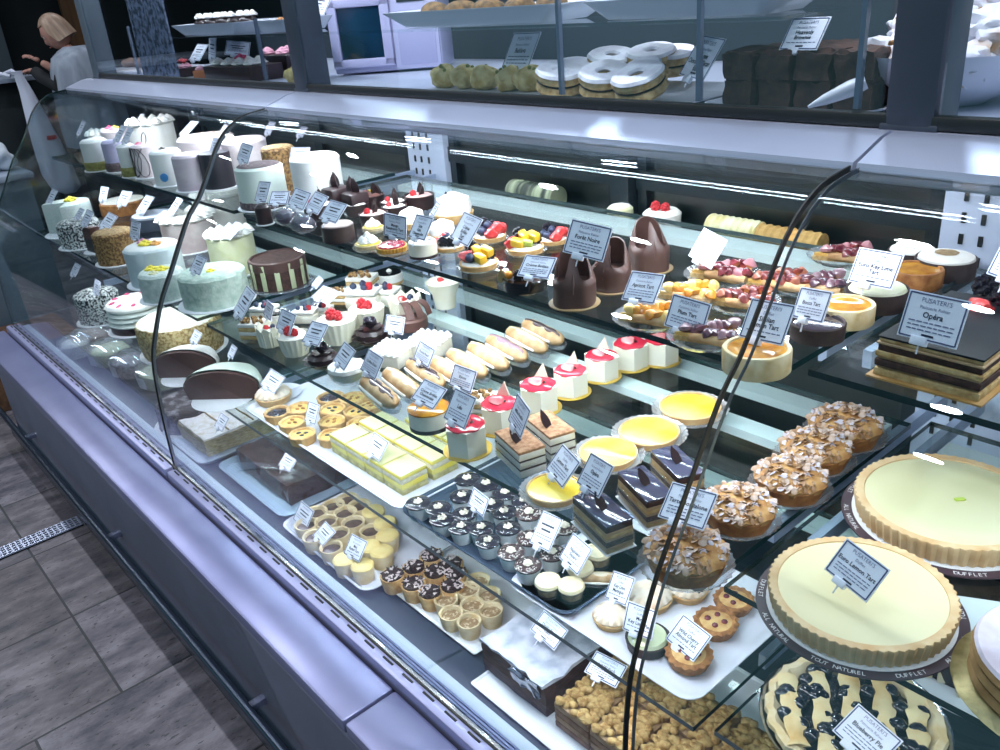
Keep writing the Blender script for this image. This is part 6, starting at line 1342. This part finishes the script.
# head with jaw, brow, nose, eyes sunk in, mouth
vs = []; bm = bmesh.new(); bmesh.ops.create_icosphere(bm, subdivisions=4, radius=1)
bm.verts.index_update()
for v in bm.verts:
    x, y, z = v.co; f = max(0, x)
    X = x*.098+.006; Yy = y*.074*(1-.22*max(0, -z)); Zz = z*.115
    if z < -.2: X += .012*f*(-z); Yy *= 1-.15*(-z-.2)
    def g(cy, cz, sy, sz): return math.exp(-((y-cy)/sy)**2-((z-cz)/sz)**2)*(x > 0)
    X += .022*g(0, -.18, .13, .17)*f + .008*g(0, .25, .5, .1) - .014*(g(.36, .06, .17, .1)+g(-.36, .06, .17, .1)) + .007*g(0, -.5, .3, .07) - .006*g(0, -.56, .3, .025) + .008*g(0, -.85, .35, .15)
    vs.append((X, Yy, Zz))
hd.add(vs, [tuple(v.index for v in f.verts) for f in bm.faces]); bm.free()
head = part(wm, 'head', hd, skin, ang=80); head.location = (.145, 0, 1.545); head.rotation_euler = (0, math.radians(28), .25)
for s_ in (1, -1):
    mb = MB(); mb.blob(.0115, (.082, s_*.028, .008), sub=2); part(head, 'eye', mb, mat('eye_white', 'd8d4d4', .3))
    mb = MB(); mb.blob(.0055, (.0915, s_*.028, .006), (.5, 1, 1), sub=2); part(head, 'iris', mb, mat('iris_dark', '2a2422', .2))
    mb = MB(); mb.blob(.016, (.0, s_*.073, -.005), (.7, .35, 1.2), amp=.1, sub=2); part(head, 'ear', mb, skin)
    mb = MB(); mb.tube([(.093, s_*.012, .03), (.092, s_*.03, .034), (.08, s_*.046, .028)], [.003, .0035, .002], 6); part(head, 'eyebrow', mb, mat('brow_brown', '8a6a50', .8))
mb = MB(); mb.tube([(.099, -.022, -.062), (.108, -.008, -.060), (.108, .008, -.060), (.099, .022, -.062)], [.003, .0055, .0055, .003], 8); part(head, 'mouth', mb, mat('lip_rose', '9a5a58', .4))
mb = MB(); vs = []; fs = []; n = 40; m_ = 16
for k in range(m_+1):
    th = PI*.72*k/m_
    for i in range(n):
        a = 2*PI*i/n; fr = math.cos(a)
        lim = 1.0 if fr < .12 else max(.42, 1-1.1*(fr-.12)/.6)
        t_ = th*lim if fr >= .12 else th
        wv = 1+.02*math.sin(17*a+k*.4)+.015*math.sin(31*a)
        flare = 1+.10*max(0, (t_-PI*.4))
        vs.append((.012-.012+.108*math.sin(min(t_, PI*.55))*fr*wv*flare-.004, .088*math.sin(min(t_, PI*.55))*math.sin(a)*wv*flare, .128*math.cos(t_)+.006))
for k in range(m_):
    for i in range(n): j = (i+1) % n; fs.append((k*n+i, (k+1)*n+i, (k+1)*n+j, k*n+j))
o0 = len(vs); vs += [(x*.9, y*.9, z*.93-.002) for x, y, z in vs[:]]
fs += [tuple(o0+q for q in reversed(f)) for f in fs[:]]
fs += [(m_*n+i, o0+m_*n+i, o0+m_*n+(i+1) % n, m_*n+(i+1) % n) for i in range(n)]
mb.add(vs, fs); part(head, 'hair', mb, mat('blonde_hair', 'b49a86', .5, '8a7262', 30, stretch=(1, 1, .1), bump=.3), ang=70)
# shawl: closed draped shell around the shoulders, open at the front
mb = MB(); vs = []; fs = []; n = 44; rows = [(.07, .08, 1.44), (.115, .13, 1.415), (.155, .215, 1.37), (.18, .255, 1.28), (.2, .275, 1.15), (.215, .28, 1.0), (.225, .275, .86), (.225, .27, .74)]
A0 = .32
for th_ in (0, -.008):
    for k, (rx_, ry_, z) in enumerate(rows):
        for i in range(n+1):
            a = A0+(.02*k)+(2*PI-2*A0-.04*k)*i/n; w_ = 1+(.02+.006*k)*math.sin(9*a+k*.3)
            vs.append((.035*(1-k*.08)+(rx_+th_)*math.cos(a)*w_, (ry_+th_)*math.sin(a)*w_, z))
M_ = len(rows)*(n+1)
for b0, fl in ((0, 0), (M_, 1)):
    for k in range(len(rows)-1):
        for i in range(n): q = b0+k*(n+1)+i; f = (q, q+n+1, q+n+2, q+1); fs.append(f if fl else f[::-1])
for k in range(len(rows)-1):
    for i in (0, n): q = k*(n+1)+i; fs.append((q, q+n+1, M_+q+n+1, M_+q))
for i in range(n):
    for k in (0, len(rows)-1): q = k*(n+1)+i; fs.append((q, q+1, M_+q+1, M_+q))
mb.add(vs, fs); part(wm, 'shawl', mb, mat('grey_shawl', '96a0b0', .8, '808a9a', 18, stretch=(1, 1, .2), bump=.3), ang=70)
for s_, pts in ((1, [(.05, .15, 1.33), (.10, .205, 1.17), (.29, .105, 1.25), (.35, .065, 1.286)]), (-1, [(.05, -.15, 1.33), (.14, -.215, 1.17), (.30, -.18, 1.25), (.345, -.165, 1.28)])):
    part(wm, 'sleeve', MB().tube(pts, [.058, .056, .046, .04], 14), mat('black_sleeve', '12181e', .8))
part(wm, 'black_top', MB().lathe([(.155, .84), (.145, 1.05), (.15, 1.2), (.12, 1.33), (.066, 1.405), (.055, 1.40)], 28, 0, lambda a, k: .92-.08*abs(math.sin(a))*(k < 2)), mat('black_sleeve', '12181e', .8))
part(wm, 'trousers', MB().lathe([(.2, .15), (.2, .6), (.18, .9)], 24), mat('black_sleeve', '12181e', .8))
# ------------------------------------------------------------------ price cards
CARDS = [
('price card reading Mango Raspberry Tart on the raspberry tart',['Mango', 'Raspberry Tart'],(-1.3791, 0.8952, 1.1712),(1.422, 0.057, 0.173),0.0619,0.0452),
('price card on the white mousse round with the dark base',['Saba', 'Kala', 'Cheesecake'],(-1.2873, 0.8822, 1.1864),(0.977, -0.044, -0.099),0.0618,0.0461),
('thin price card turned edge-on beside the meringue-heaped cream tart',['', ''],(-1.3605, 0.9755, 1.2005),(0.883, -0.049, -0.46),0.0417,0.0295),
('tall tilted price card behind the berry and mango tart',['Crème', 'Brûlée', 'Tart'],(-1.2254, 0.9338, 1.1766),(0.906, 0.02, -0.225),0.0754,0.0571),
('price card reading Forêt Noire behind the front chocolate pouch',['Forêt Noire'],(-0.8582, 0.8825, 1.2264),(1.116, 0.109, 0.196),0.0708,0.0517),
('price card reading Crème Brûlée over the dark custard cup',['Crème Brûlée'],(-0.9622, 0.8734, 1.1763),(0.637, 0.015, 0.328),0.0568,0.0425),
('price card reading Apricot Tart below the chocolate pouches',['Apricot Tart'],(-0.7903, 0.9266, 1.1564),(0.899, -0.092, -0.012),0.0643,0.0483),
('price card reading Plum Tart at the shelf edge',['Plum Tart'],(-0.6961, 0.9131, 1.1364),(1.155, 0.029, -0.017),0.0669,0.0484),
('blank white back of a card standing in the cherry tart slice',None,(-0.7939, 1.0834, 1.1765),(1.019, 0.066, -0.4),0.0692,0.0509),
('price card reading Sicilian Lemon Tart across the dark glass joint',['Sicilian', 'Lemon Tart'],(-0.5607, 0.8973, 1.1616),(1.003, -0.101, -0.105),0.0693,0.0541),
('price card reading Bocca Tart on the black chocolate tart',['Bocca Tart'],(-0.5408, 0.9736, 1.1714),(1.103, -0.147, -0.297),0.0574,0.0428),
('price card reading Euro Key Lime Tart on the dark-crusted tart',['Euro Key Lime', 'Tart'],(-0.5356, 1.1294, 1.1766),(1.064, -0.028, -0.087),0.0678,0.0514),
('large price card reading Opéra clipped to the layered cake',['Opéra'],(-0.3598, 0.9073, 1.2096),(1.204, -0.036, -0.131),0.0695,0.053),
('price card with white clip cut off by the right edge of the photo',['Fruit'],(-0.3432, 1.0815, 1.2343),(1.159, 0.092, -0.234),0.0592,0.0412),
('price card on the tall cake ringed with dark crumbs',['', ''],(-2.0994, 0.9352, 1.2462),(1.072, 0.081, -0.025),0.0656,0.0484),
('price card on the small black wrapped cake by the shelf edge',['', ''],(-1.9273, 0.8832, 1.1764),(1.062, -0.078, -0.032),0.0677,0.0509),
('widest of the price cards over the cellophane bags',['', ''],(-1.8401, 0.8848, 1.181),(0.753, 0.01, 0.604),0.049,0.0367),
('second price card from the left over the cellophane bags',['', ''],(-1.7898, 0.9019, 1.1761),(0.889, 0.123, 0.102),0.0626,0.0454),
('price card right beside the one on the dark mousse round',['', ''],(-1.7359, 0.9121, 1.1713),(0.812, 0.072, -0.073),0.0654,0.0484),
('price card standing on the dark mousse round with pale top',['', ''],(-1.5689, 0.8581, 1.1863),(0.758, 0.042, 0.032),0.0644,0.0476),
('bright white card back above the nut-topped white cake',None,(-2.9593, 1.1288, 1.2268),(0.633, -0.016, -0.083),0.0809,0.0622),
('price card just left of the upper end of the far glass joint',['', ''],(-2.7078, 1.1427, 1.2264),(0.836, 0.08, -0.239),0.0708,0.0528),
('price card on the dark layered cake next to the glass joint',['', ''],(-2.448, 1.0071, 1.2262),(1.091, -0.051, -0.078),0.0628,0.0467),
('left card of the close pair behind the scribbled cake',['', ''],(-2.9889, 0.9137, 1.2368),(0.867, -0.024, -0.086),0.0804,0.0617),
('right card of the close pair behind the scribbled cake',['', ''],(-2.9214, 0.9179, 1.2366),(0.915, -0.021, -0.085),0.0727,0.0551),
('price card between the reflected white heap and the pistachio cake',['', ''],(-3.4703, 0.9368, 1.2265),(0.926, -0.007, -0.104),0.0695,0.0523),
('tiny far card standing at the back of the upper shelf',None,(-3.5591, 1.1914, 1.2248),(0.825, -0.022, -0.053),0.0518,0.0375),
('price card at the back left of the nut-crusted cake',['', ''],(-2.6303, 1.2733, 1.226),(0.923, 0.022, -0.168),0.0614,0.0453),
('price card behind the tall plain white cake',['', ''],(-2.4651, 1.2979, 1.2254),(0.842, 0.018, -0.092),0.0506,0.0365),
('pale price card in front of the tall plain white cake top',['', ''],(-2.0866, 1.0869, 1.2262),(0.756, 0.062, 0.731),0.0515,0.0391),
('price card on the cut white cake at the far end',['', ''],(-3.5593, 0.7867, 0.9863),(0.883, -0.008, -0.002),0.0789,0.0604),
('price card left of the brown-rimmed pie in the dark',['', ''],(-3.3939, 0.9343, 0.986),(1.103, -0.042, 0.074),0.0726,0.0551),
('price card on the brown-rimmed pie in the dark',['', ''],(-3.3908, 0.994, 0.9563),(0.844, -0.006, 0.151),0.0811,0.0623),
('price card on the dark pan with the white disc',['', ''],(-3.2803, 1.0216, 0.9367),(0.776, -0.023, -0.03),0.0962,0.0758),
('price card on the brown chocolate wedge',['', ''],(-3.0843, 0.7693, 0.976),(0.906, 0.019, -0.026),0.0748,0.0568),
('price card on the black and white coconut cake',['', ''],(-3.2249, 0.786, 0.9751),(0.779, -0.006, -0.035),0.0593,0.0437),
('price card on the nut-covered cake',['', ''],(-2.9671, 0.7955, 0.976),(0.735, 0.084, 0.037),0.0794,0.0601),
('price card beside the sugar flowers of the white cake',['', ''],(-2.6451, 0.7891, 0.9957),(1.218, -0.0, 0.068),0.0674,0.0505),
('price card on the cream cake with pink shaded side',['', ''],(-2.9108, 1.004, 0.9863),(0.797, 0.007, -0.169),0.0845,0.0655),
('price card on the pale yellow piped cake',['', ''],(-2.3826, 0.9661, 0.9959),(0.624, 0.02, -0.174),0.0746,0.0567),
('price card lying on the big round coconut cake',['', ''],(-2.1869, 0.7798, 0.9757),(0.91, 0.017, -0.001),0.0674,0.0504),
("price card against the white flower cake's side",['', ''],(-2.5581, 0.8376, 0.9446),(1.171, -0.12, 0.01),0.0507,0.0368),
('price card on the lower coconut-flecked cake',['', ''],(-3.0598, 0.7379, 0.744),(1.147, 0.003, -0.04),0.0666,0.0499),
('price card on a thin pin at the dark left end',['', ''],(-3.1558, 0.7058, 0.8035),(0.88, 0.009, 0.005),0.0606,0.0447),
('price card on the white domed half cake',['', ''],(-2.3171, 0.7756, 0.7429),(0.897, 0.049, -0.014),0.0518,0.0371),
('price card on the pale green domed half cake',['', ''],(-2.1282, 0.8004, 0.7427),(0.927, -0.025, -0.127),0.0459,0.0329),
('price card on the sugar-dusted napoleon slab',['', ''],(-2.2043, 0.7476, 0.5133),(0.845, -0.026, -0.053),0.0606,0.045),
('price card in the cream tart on the white saucer',['', ''],(-1.9847, 0.8244, 0.679),(0.701, 0.114, 0.058),0.0721,0.0529),
('price card among the custard tartlets',['', ''],(-1.7374, 0.8109, 0.6692),(1.05, -0.178, -0.07),0.066,0.0507),
('price card on the lemon squares',['', ''],(-1.4405, 0.801, 0.694),(0.884, 0.014, -0.081),0.0638,0.0474),
('price card on the wrapped brown loaf',['', ''],(-1.8507, 0.768, 0.5132),(0.715, 0.007, 0.057),0.0574,0.042),
('price card at the left corner of the white tartlet tray',['', ''],(-1.6892, 0.71, 0.4437),(0.931, 0.013, -0.037),0.0685,0.0516),
('middle price card on the white tartlet tray',['', ''],(-1.5824, 0.7001, 0.4536),(0.54, -0.014, -0.126),0.0603,0.0449),
('right price card on the white tartlet tray',['Mini', 'Butter Tart'],(-1.4524, 0.7139, 0.4637),(0.837, -0.105, 0.048),0.0636,0.0487),
('price card on the pleated white cup with a raspberry',['', ''],(-1.7029, 0.7727, 0.9307),(1.042, 0.03, 0.008),0.0657,0.0488),
('blue-lit price card on the black ruffled cake',['', ''],(-1.5724, 0.7691, 0.9358),(0.798, -0.086, 0.039),0.069,0.0526),
('wide price card lying back among the berry creams',['', ''],(-1.8067, 0.9304, 0.9356),(0.427, 0.14, 0.176),0.0634,0.046),
('small price card behind the wide leaning one',['', ''],(-1.924, 0.9822, 0.9342),(0.722, 0.078, -0.252),0.043,0.03),
('long price card at the left corner of the middle shelf',['', ''],(-1.9078, 0.7581, 0.9263),(0.886, -0.025, -0.23),0.0926,0.0729),
('narrow price card between the layered cup and the dark ones',['', ''],(-1.8363, 0.801, 0.9251),(1.174, 0.044, -0.165),0.0533,0.0385),
('price card on the brown ribbon cake',['', ''],(-1.5107, 0.943, 0.9202),(1.131, 0.003, 0.286),0.0537,0.0389),
('price card on the cream-piled glass cup',['', ''],(-1.4208, 0.7478, 0.9357),(0.843, 0.026, -0.201),0.063,0.0466),
('price card on the nearest chocolate éclair',['Coffee Éclair'],(-1.3747, 0.7843, 0.9157),(0.999, 0.05, -0.094),0.0641,0.0472),
('price card on the chocolate éclair second in the row',['Rocky Road'],(-1.3255, 0.882, 0.9203),(1.066, 0.091, -0.074),0.057,0.0408),
('price card on the caramel-topped cheesecake',['Crème Brûlée', 'Cheesecake'],(-1.1461, 0.7531, 0.9357),(0.649, 0.073, 0.059),0.0622,0.0455),
('price card on the nearest raspberry hexagon cake',['Lulu'],(-1.0424, 0.7442, 0.936),(0.974, -0.096, -0.16),0.0734,0.057),
('price card on the layered nut pastry behind the hexagon cakes',['Bijoux'],(-1.1585, 0.8498, 0.9255),(1.065, 0.042, 0.115),0.0588,0.0427),
('price card on the cream slice with a chocolate leaf',['Mille-feuille'],(-0.9276, 0.7804, 0.9509),(1.159, 0.014, -0.438),0.0684,0.0507),
('price card on the half-hidden nearest yellow tart',['Lemon Tart'],(-0.8315, 0.7715, 0.901),(0.855, -0.014, -0.369),0.066,0.05),
('price card on the nearest black-glazed slice',['Opéra'],(-0.7314, 0.743, 0.936),(0.935, -0.132, -0.289),0.0647,0.0504),
('price card reading Tarte Bordalone on the nearest almond tart',['Tarte Bordalone'],(-0.5838, 0.7657, 0.936),(0.652, -0.066, 0.136),0.0689,0.0541),
('price card among the chocolate-lidded cream cups',['', ''],(-1.1073, 0.8181, 0.6937),(1.103, 0.047, -0.101),0.052,0.0378),
('overexposed white card among the cream cups',['', '', ''],(-0.9424, 0.8283, 0.6845),(0.873, -0.316, -0.257),0.0791,0.0636),
('price card on the cream discs at the black tray corner',['Napoleon', 'Square'],(-0.8658, 0.8244, 0.6844),(0.874, -0.092, -0.286),0.0673,0.0523),
('price card on the left meringue tart',['Key Lime', 'Meringue'],(-0.7617, 0.828, 0.6643),(0.885, -0.337, -0.182),0.0611,0.0482),
('price card on the green lime tart',['Mini', 'Key Lime Pie'],(-0.682, 0.7889, 0.6693),(1.014, -0.162, 0.054),0.0574,0.0458),
('price card on the nearest crimped cherry tart',['Wild Cherry', 'Almond Tart'],(-0.6209, 0.8157, 0.6594),(0.68, -0.016, -0.182),0.0633,0.0482),
('price card on the foil-wrapped chocolate cake',["Devil's Food", 'Cake'],(-0.9118, 0.7921, 0.5133),(0.667, 0.125, -0.032),0.0653,0.0442),
('price card on the crumb-topped cake',['$ 9.00 Each'],(-0.7697, 0.7925, 0.5136),(0.372, 0.077, 0.208),0.0624,0.0442),
('price card reading Euro Lemon Tart',['Euro Lemon Tart'],(-0.3642, 0.7877, 0.9409),(0.878, 0.091, -0.26),0.0634,0.0462),
('price card reading Blueberry Pie',['Blueberry Pie'],(-0.332, 0.7928, 0.6973),(0.512, 0.054, -0.233),0.0681,0.0497),
('price card reading Baklava above the green pastries',['Baklava'],(-1.4479, 1.2983, 1.4318),(1.052, -0.022, -0.186),0.1099,0.0864),
('price card reading Brownie Chocolate Pecan Bar',['Brownie', 'Chocolate Pecan', 'Bar'],(-0.9263, 1.2293, 1.437),(1.013, 0.043, -0.5),0.0946,0.0732),
('price card reading Heavenly Brownie',['Heavenly', 'Brownie'],(-0.7246, 1.2186, 1.4818),(0.973, -0.016, -0.14),0.0684,0.0519),
('price card right beside the nearer dark post',['', ''],(-2.2181, 1.272, 1.5713),(0.931, 0.152, 0.263),0.0847,0.0639),
('tilted price card on the pink pastry',['', ''],(-3.0798, 1.2724, 1.4482),(0.84, 0.041, 0.034),0.0854,0.0656),
('narrow upright price card on the cupcake box',['', ''],(-2.9319, 1.2723, 1.4474),(1.342, 0.044, -0.192),0.0998,0.0785),
('wide price card behind the dark tray of iced cakes',['', ''],(-2.7336, 1.272, 1.4653),(0.794, 0.161, 0.94),0.0762,0.0565),
]

cardm = mat('card_white', 'eceefc', .5); cardb = mat('card_border', '4a5078', .5); ink = mat('card_ink', '1e2440', .6); inkl = mat('card_ink_pale', '6a7094', .6); clipm = mat('clip_white', 'e6e8f6', .4)
def add_text(mb, s, cx, cyy, size, maxw, bold, mi):
    vs, fs = glyphs(s, bold)
    if not vs: return
    x0, x1 = min(v[0] for v in vs), max(v[0] for v in vs); k = min(size, maxw/(x1-x0))
    mb.add([((v[0]-(x0+x1)/2)*k+cx, (v[1]-.33)*k+cyy, v[2]) for v in vs], fs, mi, TR(z=.0012))
for lb, names, loc, eu, w, h in CARDS:
    t = thing('price_tag', lb, 'price card', loc); t.rotation_euler = eu
    part(t, 'card', MB().box(w, h, .0012, (0, h/2, 0)), cardm, False)
    if names is not None:
        mb = MB(); b = .0016; e = .0022
        for sx, sy, c in ((w-2*e, b, (0, e)), (w-2*e, b, (0, h-e)), (b, h-2*e, (-w/2+e, h/2)), (b, h-2*e, (w/2-e, h/2))): mb.box(sx, sy, .0006, (c[0], c[1], .0008))
        part(t, 'border', mb, cardb, False)
        mb = MB(); n = [s for s in names if s]
        add_text(mb, "PUSATERI'S", 0, h*.84, h*.155, w*.5, .0, 1)
        y = h*.66
        if n:
            add_text(mb, 'Dufflet' if any(q in n[-1] or q in n[0] for q in ('Lime', 'Lemon', 'Cherry', 'Bocca')) else 'Patisserie Rahier', 0, h*.69, h*.11, w*.5, 0, 1)
            y = h*.54
            for s in n: add_text(mb, s, 0, y, h*.17, w*.84, .018, 0); y -= h*.155
        else:
            for q in range(2): mb.box(w*(.6-.15*q), h*.055, .0003, (0, y, .001), mi=0); y -= h*.15
        k = 0
        while y > h*.2:
            x = -w*.38
            while x < w*.34:
                l = w*(.06+.05*((k*7+3) % 4)/3); l = min(l, w*.38-x)
                mb.box(l, h*.025, .0003, (x+l/2, y, .001), mi=1); x += l+w*.025; k += 1
            y -= h*.085
        mb.box(w*.2, h*.045, .0003, (0, h*.12, .001), mi=0)
        part(t, 'lettering', mb, [ink, inkl], False)
    part(t, 'clip', MB().box(w*.28, h*.2, .007, (-w*.12, -.001, -.001), .0015), clipm)
    part(t, 'pin', MB().tube([(-w*.12, -.004, -.002), (-w*.12, -.016, -.003)], .0011, 6), clipm)
